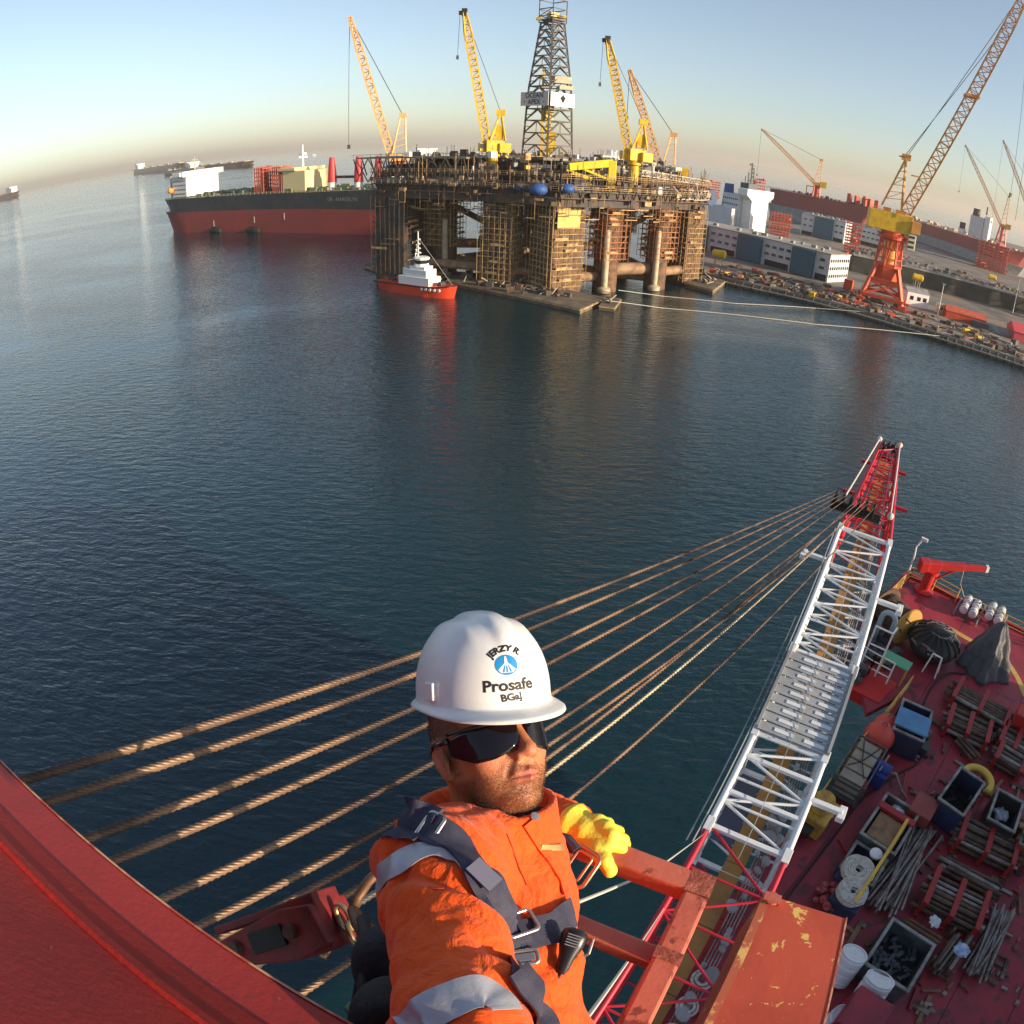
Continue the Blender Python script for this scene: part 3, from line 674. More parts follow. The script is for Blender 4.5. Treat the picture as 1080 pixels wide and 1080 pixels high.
# quay edge: kerb, fenders, bollards, posts (belongs to the quay)
mb=MB(); mw=MB(); mk=MB()
for a,b in zip(QE[1:-1],QE[2:]):
    n=Vector((b.y-a.y,a.x-b.x,0)).normalized(); n=n if n.dot(-a)>0 else -n
    mk.beam(a-n*.5+UP*.2,b-n*.5+UP*.2,.8,.5); mk.beam(a+n*2.2-UP*1.3,b+n*2.2-UP*1.3,.6,.4)
    L=(b-a).length; k=0
    while k<L:
        q=a+(b-a)*k/L; mb.beam(q+n*.3-UP*.2,q+n*.3-UP*3,.8); mb.beam(q+n*1.8-UP*.8,q+n*1.8-UP*3.4,.5); mb.beam(q-UP*1,q+n*2.2-UP*1.3,.4); k+=3.4
structure(mb.build('quay_fender_beam',M_wall)); structure(mk.build('quay_kerb',M_lite))

def at_px(px,py,z=2.6): return onz(px,py,z)
# office building
def office(c0,u,v,L,W,Hh,label,panels,name='office_building',nend=9):
    t=thing(name,c0,label,'building'); u=u.normalized(); v=v.normalized()
    c=c0+u*L/2+v*W/2
    MB().obox(c+UP*(Hh/2),u*L/2,v*W/2,UP*Hh/2).build('wall',M_bwh,t)
    mb=MB(); mb.obox(c+UP*(Hh+.15),u*(L/2+.4),v*(W/2+.4),UP*.25); mb.build('roof',M_lite,t)
    mb=MB()
    for k in range(12): q=c0+u*rnd(4,L-4)+v*rnd(3,W-3)+UP*(Hh+1); mb.box(q,(rnd(1,3.5),rnd(1,2),rnd(.8,1.6)),math.atan2(u.y,u.x))
    mb.build('roof_unit',M_grey,t)
    for k,(a,b) in enumerate(panels):
        MB().obox(c0+u*(a+b)/2-v*1.0+UP*Hh*.5,u*(b-a)/2,v*1.2,UP*(Hh*.5-.3)).build('blue_stair_tower',M_bblue,t)
    # front windows in pairs/threes between the towers, dark arcade below
    edges=[0]+[x for p in panels for x in p]+[L]
    for i in range(0,len(edges),2):
        a,b=edges[i],edges[i+1]
        if b-a<4: continue
        m=MB(); m.obox(c0+u*(a+b)/2-v*.06+UP*1.7,u*(b-a)*.38,v*.1,UP*1.5); m.build('arcade',M_ink,t)
        nw=max(1,int((b-a)/4.2))
        for fl in (.47,.76):
            for j in range(nw):
                q=c0+u*(a+(b-a)*(j+.7)/(nw+.4))-v*.05+UP*Hh*fl; w=MB(); w.obox(q,u*1.25,v*.09,UP*.55); wo=w.build('window',M_glass,t); fr=MB(); fr.obox(q-v*.12-UP*.68,u*1.45,v*.16,UP*.07); fr.build('sill',M_grey,wo)
    for fl in (.22,.5,.78):
        for j in range(nend):
            q=c0-u*.05+v*(W*(j+.6)/(nend+.2))+UP*Hh*fl; w=MB(); w.obox(q,v*W*.030,u*.09,UP*.75); w.build('window',M_glass,t)
    return t
u=Vector((-.62,.785,0)); v=Vector((.785,.62,0))
office(at_px(872,298),u,v,96,21,13.2,'long white three-storey office with dark blue stair towers beside the quay',[(8,20),(38,52),(72,86)])
office(at_px(889,257),Vector((-.7,.71,0)),Vector((.71,.7,0)),38,16,17,'small white and blue office block behind the long office roof, right of the scaffold tower',[(10,26)],nend=3)
office(at_px(932,264),Vector((-.7,.71,0)),Vector((.71,.7,0)),26,16,15,'white office block half hidden behind the big quay crane',[],nend=3)
# big quay crane
def quay_crane():
    base=at_px(929,319); f=hv(base); r=Vector((f.y,-f.x,0))
    t=thing('quay_crane',base,'big quay crane with red legs, yellow machinery house and a long raised lattice boom','crane')
    zs=zat(935,243,base)   # slewing ring
    b0=Vector((base.x,base.y,0)); W=9.2
    leg=lambda i,j:(b0+r*i*W+f*j*W)
    for i in (-1,1):
        for j in (-1,1):
            mb=MB(); q=leg(i,j); top=b0+r*i*4.6+f*j*4.6
            mb.beam(q+UP*4,top+UP*19,1.5,1.5); mb.box(q+UP*3.6,(3.4,3.4,2.4),math.atan2(r.y,r.x)); mb.box(q+UP*2.9,(7,1.6,1.5),math.atan2(r.y,r.x)); mb.build('leg',M_redc,t,bevel=.12)
    mb=MB()
    for (a,b) in [((-1,-1),(1,-1)),((1,-1),(1,1)),((1,1),(-1,1)),((-1,1),(-1,-1))]:
        mb.beam(leg(*a)+UP*6,leg(*b)+UP*6,1.2,1.4); A=leg(*a)*.72+b0*.28; B=leg(*b)*.72+b0*.28; mb.beam(A+UP*12.5,B+UP*12.5,1.3,2.2)
        mb.beam(leg(*a)+UP*6,B+UP*12.5,.8); mb.beam(leg(*b)+UP*6,A+UP*12.5,.8)
    mb.lathe(b0,[(5.6,13),(6.4,19.5),(4.6,20.2)],8); mb.build('portal_frame',M_redc,t,bevel=.08)
    mb=MB()
    for k in range(8):
        a=2*PI*k/8; c0=b0+Vector((math.cos(a),math.sin(a),0))*6.0; c1=b0+Vector((math.cos(a),math.sin(a),0))*5.0; a2=a+PI/8; d1=b0+Vector((math.cos(a2),math.sin(a2),0))*5.0
        mb.tube(c0+UP*19,c1+UP*(zs-3),.42,n=8); mb.tube(c0+UP*19,d1+UP*(zs-3),.26,n=6)
    for z in (22.5,27): mb.torus(b0+UP*z,UP,5.6,.25,20,6)
    mb.build('tower_strut',M_redc,t)
    mb=MB(); mb.lathe(b0,[(3.4,19.5),(2.9,zs-2.5)],16); mb.build('inner_column',M_orc,t,auto=30)
    mb=MB(); mb.lathe(b0,[(5.4,zs-3.4),(6.2,zs-2.8),(6.2,zs-1.4),(5.2,zs-1.2),(5.2,zs+.2)],28); rail_line(mb,[b0+Vector((math.cos(k*PI/6),math.sin(k*PI/6),0))*6.8+UP*(zs-2) for k in range(13)],1.1,.07,2,2); mb.build('slewing_ring',M_redc,t,auto=30)
    mh=MB(); rz=math.atan2(r.y,r.x)+.12
    mh.box(b0-r*2.2+UP*(zs+4.2),(19,9,8),rz); mh.build('machinery_house',M_yel,t,bevel=.25)
    mh=MB(); mh.box(b0+r*8.3-f*2.5+UP*(zs-2.5),(3.4,4,6.5),rz); mh.build('operator_cab',mat('cab_cream',(.78,.70,.42),.5),t,bevel=.2)
    mh=MB(); 
    for k in range(3): mh.box(b0+r*8.3-f*4.55+UP*(zs-4.3+k*2.1),(2.6,.1,1.0),rz)
    mh.build('cab_window',M_glass,t)
    mh=MB(); rail_line(mh,[b0-r*11-f*4.4+UP*(zs+8.2),b0+r*7-f*4.4+UP*(zs+8.2)],1.3,.09,1.8,2); mh.box(b0-r*4+UP*(zs+9),(3,3,1.8),rz); mh.box(b0+r*2+UP*(zs+9),(4,3,1.6),rz); mh.box(b0+r*9.2-f*1+UP*(zs+4),(4,6,5),rz)
    mh.build('winch_platform',M_orc,t)
    D=math.hypot(b0.x,b0.y)
    apx=Ph(956,166,D); mb=MB()
    for s in (-2.6,2.6):
        mb.beam(Ph(930,216,D)+f*s,apx+f*s*.5,.7); mb.beam(Ph(951,218,D)+f*s,apx+f*s*.5,.75)
    A0,A1=Ph(930,216,D),Ph(951,218,D)
    for k in range(7):
        t0=k/7; t1=(k+1)/7
        for s in (-1,1):
            sc=lambda tt:f*s*(2.6-1.3*tt)
            a,b,c,d=A0.lerp(apx,t0)+sc(t0),A1.lerp(apx,t0)+sc(t0),A0.lerp(apx,t1)+sc(t1),A1.lerp(apx,t1)+sc(t1)
            mb.beam(c,d,.22); 
            if k%2: mb.beam(a,d,.22)
        mb.beam(A0.lerp(apx,t0)-f*2.4,A0.lerp(apx,t0)+f*2.4,.2); mb.beam(A1.lerp(apx,t1)-f*2.2*(1-t1*.4),A1.lerp(apx,t1)+f*2.2*(1-t1*.4),.2)
    mb.box(apx,(3.6,3.6,2.6),rz); mb.box(apx-r*2,(2,4,.5),rz); mb.box(Ph(966,186,D),(4,.8,.5),rz); mb.build('gantry_mast',M_orc,t)
    foot=Ph(955,224,D); dirp=Ph(1079,-2,D)-foot; tip=foot+dirp*1.18
    mb=MB(); lattice(mb,foot,tip,5.4,2.4,4.6,2,34,.30,side=f,mid=(.12,.72,5.4,4.6),tube=False,rl=.17)
    mb.box(foot+dirp*.535,(6,6,1.2),rz); mb.build('boom',M_orc,t)
    mb=MB()
    for s in (-1.5,-.6,.6,1.5):
        mb.tube(apx+f*s,foot+dirp*1.05+f*s*.8+Vector((-.6,0,1)),.11,n=4); mb.tube(apx+f*s-r*1,foot+dirp*.86+f*s*.8+Vector((-.6,0,1)),.11,n=4)
    mb.tube(foot+dirp*1.15,foot+dirp*1.15-UP*110,.10,n=4)
    mb.build('stay_rope',M_wire,t)
    mb=MB()
    for k in range(34): q=b0+r*rnd(-17,12)+f*rnd(-12,10)+UP*3.2; s=rnd(.6,2.2); mb.box(q,(s,s*.7,s*.7),rnd(0,3))
    mb.build('cable_box',M_derr,t)
quay_crane()
# the other yard cranes, tower type
def yard_crane(base,zbase,cabpx,tippx,D,label,w=7,mast_h=22,m=M_orc,flipx=1,hook=18,cw=True,mlow=None,towerlat=True):
    b=Ph(*cabpx,D); b0=Vector((b.x,b.y,0)); f=hv(b); r=Vector((f.y,-f.x,0)); z=b.z; rz=math.atan2(r.y,r.x)
    t=thing('yard_crane',b0+UP*zbase,label,'crane','shipyard cranes with raised booms')
    mb=MB(); h0=zbase+(z-zbase)*.45
    for i in (-1,1):
        for j in (-1,1): mb.beam(b0+r*i*w+f*j*w+UP*zbase,b0+r*i*w*.35+f*j*w*.35+UP*(z-2),1.3)
    for k in range(5):
        q=k/5; q2=(k+1)/5; s0=w*(1-.65*q); s1=w*(1-.65*q2); za=zbase+(z-2-zbase)*q; zb=zbase+(z-2-zbase)*q2
        for d1,d2 in ((r,f),(f,r)):
            for sg in (-1,1): mb.beam(b0+d1*s0*sg-d2*s0+UP*za,b0+d1*s1*sg+d2*s1+UP*zb,.5); mb.beam(b0+d1*s1*sg-d2*s1+UP*zb,b0+d1*s1*sg+d2*s1+UP*zb,.5)
    mb.lathe(b0,[(2.2,zbase+4),(2.0,z)],12); mb.build('portal_tower',mlow or M_redc,t)
    mb=MB(); mb.box(b0+UP*z,(9,7,3.4),rz); mb.build('machinery_house',m,t,bevel=.2)
    if cw: MB().box(b0+r*flipx*6.5+UP*z,(7,7.5,6.4),rz).build('counterweight',M_yel,t,bevel=.2)
    mb=MB(); top=b0+r*flipx*1.5+UP*(z+mast_h); 
    for s in (-1,1):
        for e in (-3.2,3.2): mb.beam(b0+f*s*2.8+r*e+UP*(z+1.5),top+f*s*1.1+r*e*.3,.6)
        for k in range(1,6): q=k/6; mb.beam(b0+f*s*(2.8-1.7*q)+r*(-3.2*(1-.7*q)+1.5*flipx*q)+UP*(z+1.5+(mast_h-1.5)*q),b0+f*s*(2.8-1.7*q)+r*(3.2*(1-.7*q)+1.5*flipx*q)+UP*(z+1.5+(mast_h-1.5)*(q+.1)),.35)
    mb.box(top,(3.4,3.4,2),rz); mb.build('mast',m,t)
    T=Ph(*tippx,D); s0=b0-r*flipx*3.5+UP*(z+1)
    mb=MB(); lattice(mb,s0,T,3.4,1.4,3.2,1.2,20,.34,side=f,mid=(.12,.75,3.6,3.2),tube=False,rl=.2); mb.build('boom',m,t)
    mb=MB()
    for s in (-.8,.8): mb.tube(top+f*s,T+f*s,.16,n=4)
    mb.tube(T,T-UP*hook,.13,n=4); mb.box(T-UP*hook,(1.2,1.2,2)); mb.build('hoist_rope',M_wire,t)
yard_crane(None,3,(421,166),(369,18),330,'lattice orange crane leaning left, standing behind the left end of the rig',6,20,m=mat('crane_pale_orange',(.82,.46,.16),.5,0,(.6,.25,.08),.5,.3),hook=62,cw=False)
yard_crane(None,3,(704,182),(664,74),345,'thin orange crane with yellow counterweight box, behind the right end of the rig',5,19,m=mat('crane_pale_orange',(.8,.4,.1)),hook=24)
yard_crane(None,3,(862,194),(803,136),760,'orange and yellow crane rising behind the long maroon hull, boom to the left',7,26,hook=50)
yard_crane(None,3,(1058,238),(1018,153),900,'crane on tall red legs near the right edge with a hook hanging from its boom',10,36,hook=58)
yard_crane(None,3,(1100,262),(1058,148),800,'crane boom cut by the right edge, its tower outside the photo',9,34,hook=90)
yard_crane(None,3,(1120,250),(1082,60),420,'nearest crane beyond the right edge, only its hanging wires in view',7,30,hook=80)
# ships in the yard
def yard_hull(pa,pb,toppx,W,label,m_low,m_top,name='ship_in_dock',cut=.45):
    a=onz(*pa,0); b=onz(*pb,0); mid=(a+b)/2; x=(b-a).normalized(); y=Vector((-x.y,x.x,0)); y=y if y.dot(a)>0 else -y
    L=(b-a).length; A=a+y*W/2; h=zat(*toppx,mid)
    t=thing(name,mid+y*W/2,label,'ship','ships laid up in the yard')
    hull_mesh(A,x,y,L,W,-1,h*cut,.06,.04,0).build('lower_hull',m_low,t,auto=40); hull_mesh(A,x,y,L,W+.1,h*cut,h,.06,.04,2).build('upper_hull',m_top,t,auto=40)
    return t,A,x,y,L,h
t,A,x,y,L,h=yard_hull((805,226),(916,252),(850,206),40,'long maroon ship hull lying behind the white tower of the yard',M_grey,M_mar)
mb=MB()
for k in range(26): q=A+x*rnd(5,L-5)+y*rnd(-18,18)+UP*h; s=rnd(1.5,5); mb.box(q+UP*s*.3,(s,s*.7,s*.7),rnd(0,3))
rail_line(mb,[A-y*19+UP*h,A+x*L-y*19+UP*h],1.8,.16,4,2); q=A+x*L*.3+UP*h; mb.beam(q,q+UP*10,.8); mb.beam(q+x*12,q+x*12+UP*10,.8); mb.beam(q+UP*10,q+x*12+UP*10,.8); mb.build('deck_gear',M_rigdark,t)
mb=MB()
for k in range(9): q=A+x*(L*(.75+.025*k))-y*rnd(-8,12)+UP*h; mb.box(q+UP*4,(5,4,rnd(7,14)),rnd(0,1))
mb.build('scaffold_tower',M_scafred,t)
t,A,x,y,L,h=yard_hull((936,246),(1062,292),(1000,243),40,'second maroon hull between the big quay crane and the red legged crane',M_grey,M_mar,cut=.5)
mb=MB()
for k in range(40): q=A+x*rnd(5,L-5)+y*rnd(-18,18)+UP*h; s=rnd(1.5,6); mb.box(q+UP*s*.3,(s,s*.7,s*.7),rnd(0,3)); 
rail_line(mb,[A-y*19+UP*h,A+x*L-y*19+UP*h],1.8,.16,4,2); mb.build('deck_gear',M_cream,t)
def house(px,py,pw,ph,label,tower=False,m=M_white,cat='ship house',name='ship_superstructure',D=None):
    b=onz(px,py,2.6) if D is None else Vector((*Ph(px,py,D)[:2],2.6)); f=hv(b); r=Vector((f.y,-f.x,0)); s=b.length/FPX; w=pw*s; h=zat(px,py-ph,b)-2.6
    t=thing(name,b,label,cat); x2=(r*.8+f*.6).normalized(); y2=Vector((-x2.y,x2.x,0)); ang=math.atan2(x2.y,x2.x)
    return t,b,f,r,s,w,h,x2,y2,ang
def tower():
    b=onz(795,246,2.6); D=math.hypot(b.x,b.y); f=hv(b); r=Vector((f.y,-f.x,0)); z=lambda py:zat(795,py,b)
    t=thing('ship_superstructure',b,'bright white ship bridge tower with flared wings and a dark radar mast','ship bridge')
    nn=(r*.75-f*.66).normalized(); ww=Vector((-nn.y,nn.x,0))          # lit face looks along nn
    w=13.5; zt=z(204); mb=MB()
    c=b+ww*3-nn*8; hw=w/2+2
    prof=[(-hw,0),(hw,0),(hw,zt*.74),(hw+5.5,zt*.86),(hw+5.5,zt),(-hw-5.5,zt),(-hw-5.5,zt*.86),(-hw,zt*.74)]
    vs=[c+nn*8+ww*a+UP*h for a,h in prof]+[c-nn*1+ww*a+UP*h for a,h in prof]; n=8
    mb.add(vs,[tuple(range(n)),tuple(range(2*n-1,n-1,-1))]+[(i+n,(i+1)%n+n,(i+1)%n,i) for i in range(n)]); mb.build('bridge_tower',M_white,t)
    mb=MB(); mb.obox(c-nn*9-ww*2+UP*zt*.42,nn*7.8,ww*(hw+1.5),UP*zt*.42); mb.obox(c-nn*14-ww*4+UP*zt*.25,nn*12,ww*(hw+5),UP*zt*.25); mb.build('accommodation_block',M_bwh,t)
    mb=MB(); 
    for k in range(5):
        for j in range(8): mb.obox(c-nn*(3+j*1.9)-ww*(hw+3.6)+UP*(zt*(.2+.13*k)),nn*.45,ww*.12,UP*.6)
    mb.build('window_row',M_glass,t)
    mb=MB(); q=c+UP*zt; mb.obox(q-nn*4+UP*2,nn*4,ww*5,UP*2); 
    for k,(dx,hh,wd) in enumerate([(-3,12,.7),(0,19,.9),(2.4,15,.5),(-6,9,.5)]): mb.beam(q+ww*dx-nn*3,q+ww*dx-nn*3+UP*hh,wd)
    for k in range(5): mb.beam(q-nn*3+ww*-3+UP*(5+k*3),q-nn*3+ww*3+UP*(5+k*3),.5); mb.box(q-nn*3+ww*rnd(-2,2)+UP*(6+k*3),(1.8,1.8,1))
    mb.build('radar_mast',M_dgrey,t)
    mb=MB(); q=c-nn*18-ww*6+UP*zt*.5; mb.lathe(q,[(4.4,0),(3.4,zt*.55)],14); mb.build('funnel',M_blue,t,auto=40)
tower()
def whitehouse():
    b=onz(1028,262,2.6); D=math.hypot(b.x,b.y); f=hv(b); r=Vector((f.y,-f.x,0)); s=b.length/FPX; zt=zat(1030,226,b)
    t=thing('ship_superstructure',b,'white ship house with black funnels left of the red legged crane','ship bridge')
    mb=MB(); mb.box(b+UP*zt*.45,(14*s,14*s,zt*.9),.5); mb.build('accommodation_block',M_bwh,t)
    mb=MB(); mb.box(b+r*9*s-f*6*s+UP*zt*.48,(6*s,6*s,zt*.96),.5); mb.box(b-r*16*s+UP*zt*.2,(6*s,6*s,zt*.5),.5); mb.build('bridge_tower',M_white,t)
    mb=MB(); mb.lathe(b-r*4*s+UP*zt*.85,[(4*s,0),(3.4*s,9*s)],14); mb.lathe(b-r*16*s+UP*zt*.4,[(3*s,0),(3*s,8*s)],14); mb.beam(b+r*6*s+UP*zt,b+r*6*s+UP*(zt+8*s),1*s); mb.build('funnel',M_blk,t,auto=40)
whitehouse()
# scaffold towers standing free
def red_scaffold(px,py,pw,ph,label,D=None):
    b=onz(px,py,2.6) if D is None else Vector((*Ph(px,py,D)[:2],2.6)); f=hv(b); r=Vector((f.y,-f.x,0)); s=(b-CP).length/FPX; h=zat(px,py-ph,b)
    t=thing('scaffold_tower',b,label,'scaffold','red scaffold towers in the yard')
    mb=MB(); W=pw*s; n=6; z0=2.6 if D is None else max(2.6,h-ph*s)
    for i in range(n+1):
        for j in range(3): q=b+r*(W*(i/n-.5))+f*(j-1)*W*.3; q.z=0; mb.beam(q+UP*z0,q+UP*(h+rnd(-2,1)),s*.42)
    m=int((h-z0)/(s*3))+1
    for k in range(m):
        z=z0+(h-z0)*(k+.5)/m
        for j in range(3): q=b+f*(j-1)*W*.3; q.z=z; mb.beam(q-r*W*rnd(.45,.6),q+r*W*rnd(.45,.6),s*.5,s*.8)
        for i in range(n): q=b+r*(W*(i/n-.5)); q.z=z; mb.beam(q-f*W*.3,q+f*W*.3,s*.4)
    mb.build('scaffolding',M_scafred,t)
    mb=MB(); 
    for k in range(6): q=b+r*rnd(-.4,.4)*W+f*rnd(-.3,.3)*W; q.z=rnd(z0,h); mb.box(q,(W*.25,W*.2,s*1.5),rnd(0,1))
    mb.build('sheeting',mat('sheet_red',(.60,.10,.06),.7,0,(.7,.25,.15),.5,.2),t)
red_scaffold(821,252,20,28,'red scaffold tower right of the white bridge tower')
red_scaffold(897,268,15,34,'tall red scaffold tower left of the big quay crane')
red_scaffold(747,208,20,18,'red scaffold block just above the blue hose reel of the rig',600)
red_scaffold(800,200,12,12,'small red scaffold right of the dark radar mast',560)
red_scaffold(1044,285,30,30,'red scaffold around the legs of the right-hand crane')
red_scaffold(905,232,26,18,'broad red scaffold left of the quay crane machinery house')
# dark dock wall with deck, pale gangway strips
a=onz(897,291,0); b=onz(1130,352,0); x=(b-a).normalized(); y=Vector((-x.y,x.x,0)); y=y if y.dot(a)>0 else -y; hh=zat(980,285,(a+b)/2)
t=thing('floating_dock',(a+b)/2,'long dark floating dock wall running across the yard behind the big quay crane','dock','docks')
L=(b-a).length; c=(a+b)/2+y*8
MB().obox(c+UP*hh*.45,x*L/2,y*8,UP*hh*.5).build('dock_wall',mat('dock_dark',(.035,.042,.04),.8,0,(.09,.08,.06),.7,.15),t)
mb=MB(); mb.obox(c+UP*(hh*.95+.4),x*L/2,y*8.4,UP*.4); rail_line(mb,[c-x*L/2-y*8+UP*(hh*.95+.8),c+x*L/2-y*8+UP*(hh*.95+.8)],1.3,.1,3,2); mb.build('dock_deck',M_lite,t)
mb=MB()
for k in range(90): q=c+x*rnd(-L/2,L/2)+y*rnd(-7,7)+UP*(hh*.95+.8); s=rnd(.5,1.8); mb.box(q+UP*s*.4,(s*1.6,s,s),rnd(0,3))
mb.build('deck_gear',M_derr,t,)
# yard things with their own names
def box_thing(name,px,py,size,rz,m,label,cat,group=None,roofm=None,win=True,z=2.6,extra=None):
    p=onz(px,py,z); t=thing(name,p,label,cat,group); MB().box(p+UP*size[2]/2,size,rz).build('wall',m,t,bevel=.05)
    if roofm:
        mb=MB(); u=Vector((math.cos(rz),math.sin(rz),0)); v=Vector((-u.y,u.x,0)); q=p+UP*size[2]
        vs=[q+u*i*size[0]/2*1.04+v*j*size[1]/2*1.06 for i,j in ((-1,-1),(1,-1),(1,1),(-1,1))]+[q-u*size[0]/2*1.04+UP*size[1]*.22,q+u*size[0]/2*1.04+UP*size[1]*.22]
        mb.add(vs,[(0,1,5,4),(2,3,4,5),(0,4,3),(1,2,5),(0,3,2,1)]); mb.build('roof',roofm,t)
    if win:
        u=Vector((math.cos(rz),math.sin(rz),0)); v=Vector((-u.y,u.x,0)); v=v if v.dot(-p)>0 else -v
        for k in (-.28,.05,.32): MB().obox(p+u*size[0]*k+v*(size[1]/2+.02)+UP*size[2]*.6,u*size[0]*.08,v*.06,UP*size[2]*.14).build('window',M_glass,t)
    return t
QD=math.atan2(QE[6].y-QE[4].y,QE[6].x-QE[4].x)
box_thing('site_hut',963,322,(11,8,6.5),QD+.5,M_white,'white two-window hut at the right foot of the big quay crane','hut',roofm=M_grey)
box_thing('site_cabin',993,331,(5.5,4.5,4.4),QD+.5,M_cream,'small cream cabin right of the white hut','cabin')
box_thing('workshop_tent',1016,338,(19,9,3.2),QD+.25,M_redc,'orange red tent roof on the quay right of the cream cabin','tent',roofm=M_scafred,win=False)
box_thing('workshop_tent',1085,361,(20,14,4),QD+.25,mat('tent_pink',(.62,.08,.09),.6),'pink red striped tent at the right edge of the quay','tent',roofm=mat('tent_pink',(.62,.08,.09),.6),win=False)
box_thing('shipping_container',1052,351,(12,3,3),QD+.1,M_grey,'grey container on the quay before the pink tent','container','containers on the quay',win=False)
box_thing('shipping_container',1033,346,(8,3,2.8),QD+.1,M_dgrey,'dark container left of the grey container','container','containers on the quay',win=False)
box_thing('shipping_container',894,306,(4,3,5),QD,M_redc,'red container standing beside the white end of the office','container','containers on the quay',win=False)
def tank(px,py,label):
    p=onz(px,py,2.6); t=thing('storage_tank',p,label,'tank','yellow tanks on stands'); mb=MB(); mb.lathe(p+UP*5.5,[(1,-3.2),(2,-2.6),(2,2.6),(1,3.2)],14,ax=(1,-.4,0)); mb.build('tank',M_yel,t,auto=40)
    mb=MB(); 
    for i in (-1.5,1.5):
        for j in (-1,1): mb.beam(p+Vector((i,j,0)),p+Vector((i,j,4.5)),.3)
    mb.build('stand',M_grey,t)
tank(966,303,'yellow round tank on a stand just right of the quay crane tower'); tank(757,280,'yellow tank beside the last rig column on the quay')
tank(883,250,'small yellow tank before the blue and white office'); tank(1045,300,'yellow tank far across the dock wall')
def lamp(px,py,h,label):
    p=onz(px,py,2.6); t=thing('lamp_post',p,label,'lamp post','lamp posts in the yard'); MB().tube(p,p+UP*h,.25,.12).build('pole',M_white,t); MB().box(p+UP*h,(2,.6,.4)).build('lamp_head',M_dgrey,t)
lamp(989,332,14,'lamp post beside the small cream cabin'); lamp(1068,330,20,'tall lamp post before the dock wall near the right edge')
# low yard clutter nobody could count
random.seed(5)
for nm,m,n in (('yard_scrap',M_derr,330),('yard_pallets',M_rigrust,200),('yard_plates',M_lite,110),('yard_equipment',M_yel,26),('yard_bins',M_redc,60)):
    mb=MB()
    for k in range(n):
        if random.random()<.6:
            i=random.randrange(1,6); a,b=QE[i],QE[i+1]; q=a.lerp(b,random.random()); nrm=Vector((b.y-a.y,a.x-b.x,0)).normalized(); nrm=nrm if nrm.dot(a)>0 else -nrm; q=q+nrm*(1+34*random.random()**1.5)
        else:
            px=rnd(890,1080); py=250+(px-890)*.30+rnd(0,22); q=onz(px,py,2.6)
        s=rnd(.5,2.4); 
        if nm=='yard_plates' : mb.box(q+UP*.3,(s*3,s*1.2,.7),QD+rnd(-.2,.2))
        elif random.random()<.3: a=rnd(0,6.3); mb.beam(q+UP*.5,q+Vector((math.cos(a),math.sin(a),.3))*s*2.4,.4)
        else: mb.box(q+UP*s*.4,(s*1.4,s,s*.8),rnd(0,3))
    tag(mb.build(nm,m),kind='stuff')
# mooring lines from the rig to the quay
M_line=mat('mooring_white',(.50,.47,.41),.7)
for k,pts in enumerate([[(652,306),(700,312.5),(775,320),(860,325),(912,329)],[(640,317),(700,325),(767,331),(860,342),(1022,358)]]):
    w=[onz(x,y,.25 if 0<i<len(pts)-1 else 2.4) for i,(x,y) in enumerate(pts)]
    sp=[]
    for i in range(len(w)-1):
        for j in range(8): sp.append(w[i].lerp(w[i+1],j/8)+UP*(-.0))
    sp.append(w[-1]); t=MB().path(sp,.13,6).build('mooring_line',M_line); tag(t,['upper white mooring line from the rig to the foot of the quay crane','lower, longer white mooring line from the barge to the quay'][k],'mooring line','mooring lines')
# ---------------------------------------------------------------- the crane vessel's deck
random.seed(31)
DZ=25.0
M_deck=mat('deck_red',(.36,.028,.045),.5,0,(.21,.022,.04),.9,.7,col3=(.12,.03,.03),s3=.9,lo3=.58,hi3=.63,bump=.01,bscale=6)
M_hred2=mat('vessel_red',(.55,.025,.02),.45,0,(.36,.02,.02),.6,.5)
M_ylw=mat('rail_yellow',(.62,.42,.10),.5,0,(.35,.2,.06),.6,1.2)
M_tan=mat('tan_paint',(.62,.34,.08),.6,0,(.30,.17,.07),.6,.4)
M_pipe=mat('rusty_pipe',(.16,.10,.07),.7,.2,(.045,.030,.025),.9,1.1,col3=(.26,.21,.17),s3=.5,lo3=.58,hi3=.63)
M_pipel=mat('scaffold_pole_grey',(.34,.30,.27),.55,.3,(.15,.10,.08),.8,1.5)
M_post=mat('rack_red',(.36,.02,.018),.5,0,(.28,.02,.02),.7,.8)
M_skip=mat('skip_navy',(.015,.03,.09),.5,0,(.05,.04,.04),.6,1.2)
M_skipg=mat('skip_grey',(.10,.13,.14),.55,.1,(.05,.04,.035),.7,1.2)
M_in=mat('skip_inside',(.02,.02,.022),.8)
M_edge=mat('skip_edge_worn',(.30,.30,.28),.5,.2,(.10,.07,.05),.7,1.5)
M_wht=mat('white_plastic',(.78,.79,.80),.4,0,(.55,.55,.55),.4,1.5)
M_wood=mat('timber',(.30,.18,.09),.8,0,(.13,.08,.05),.8,1.5)
M_rope=mat('rope_offwhite',(.60,.58,.52),.85,0,(.35,.32,.28),.7,6,bump=.02)
M_rag=mat('rag_white',(.70,.72,.76),.8,0,(.35,.38,.45),.7,3,bump=.04)
M_buoy=mat('buoy_orange_red',(.62,.07,.045),.5,0,(.42,.05,.04),.6,.9)
def D(px,py,z=DZ): return onz(px,py,z)
u0=(D(945,725)-D(853,852)); au=math.atan2(u0.y,u0.x); DU=Vector((math.cos(au),math.sin(au),0)); DV=Vector((DU.y,-DU.x,0)); av=au-PI/2
def ang(a,b): d=D(*b)-D(*a); return math.atan2(d.y,d.x)
vessel=thing('crane_vessel',(30,20,0),'crane vessel with a dark red main deck crowded with pipe racks and skips','vessel')
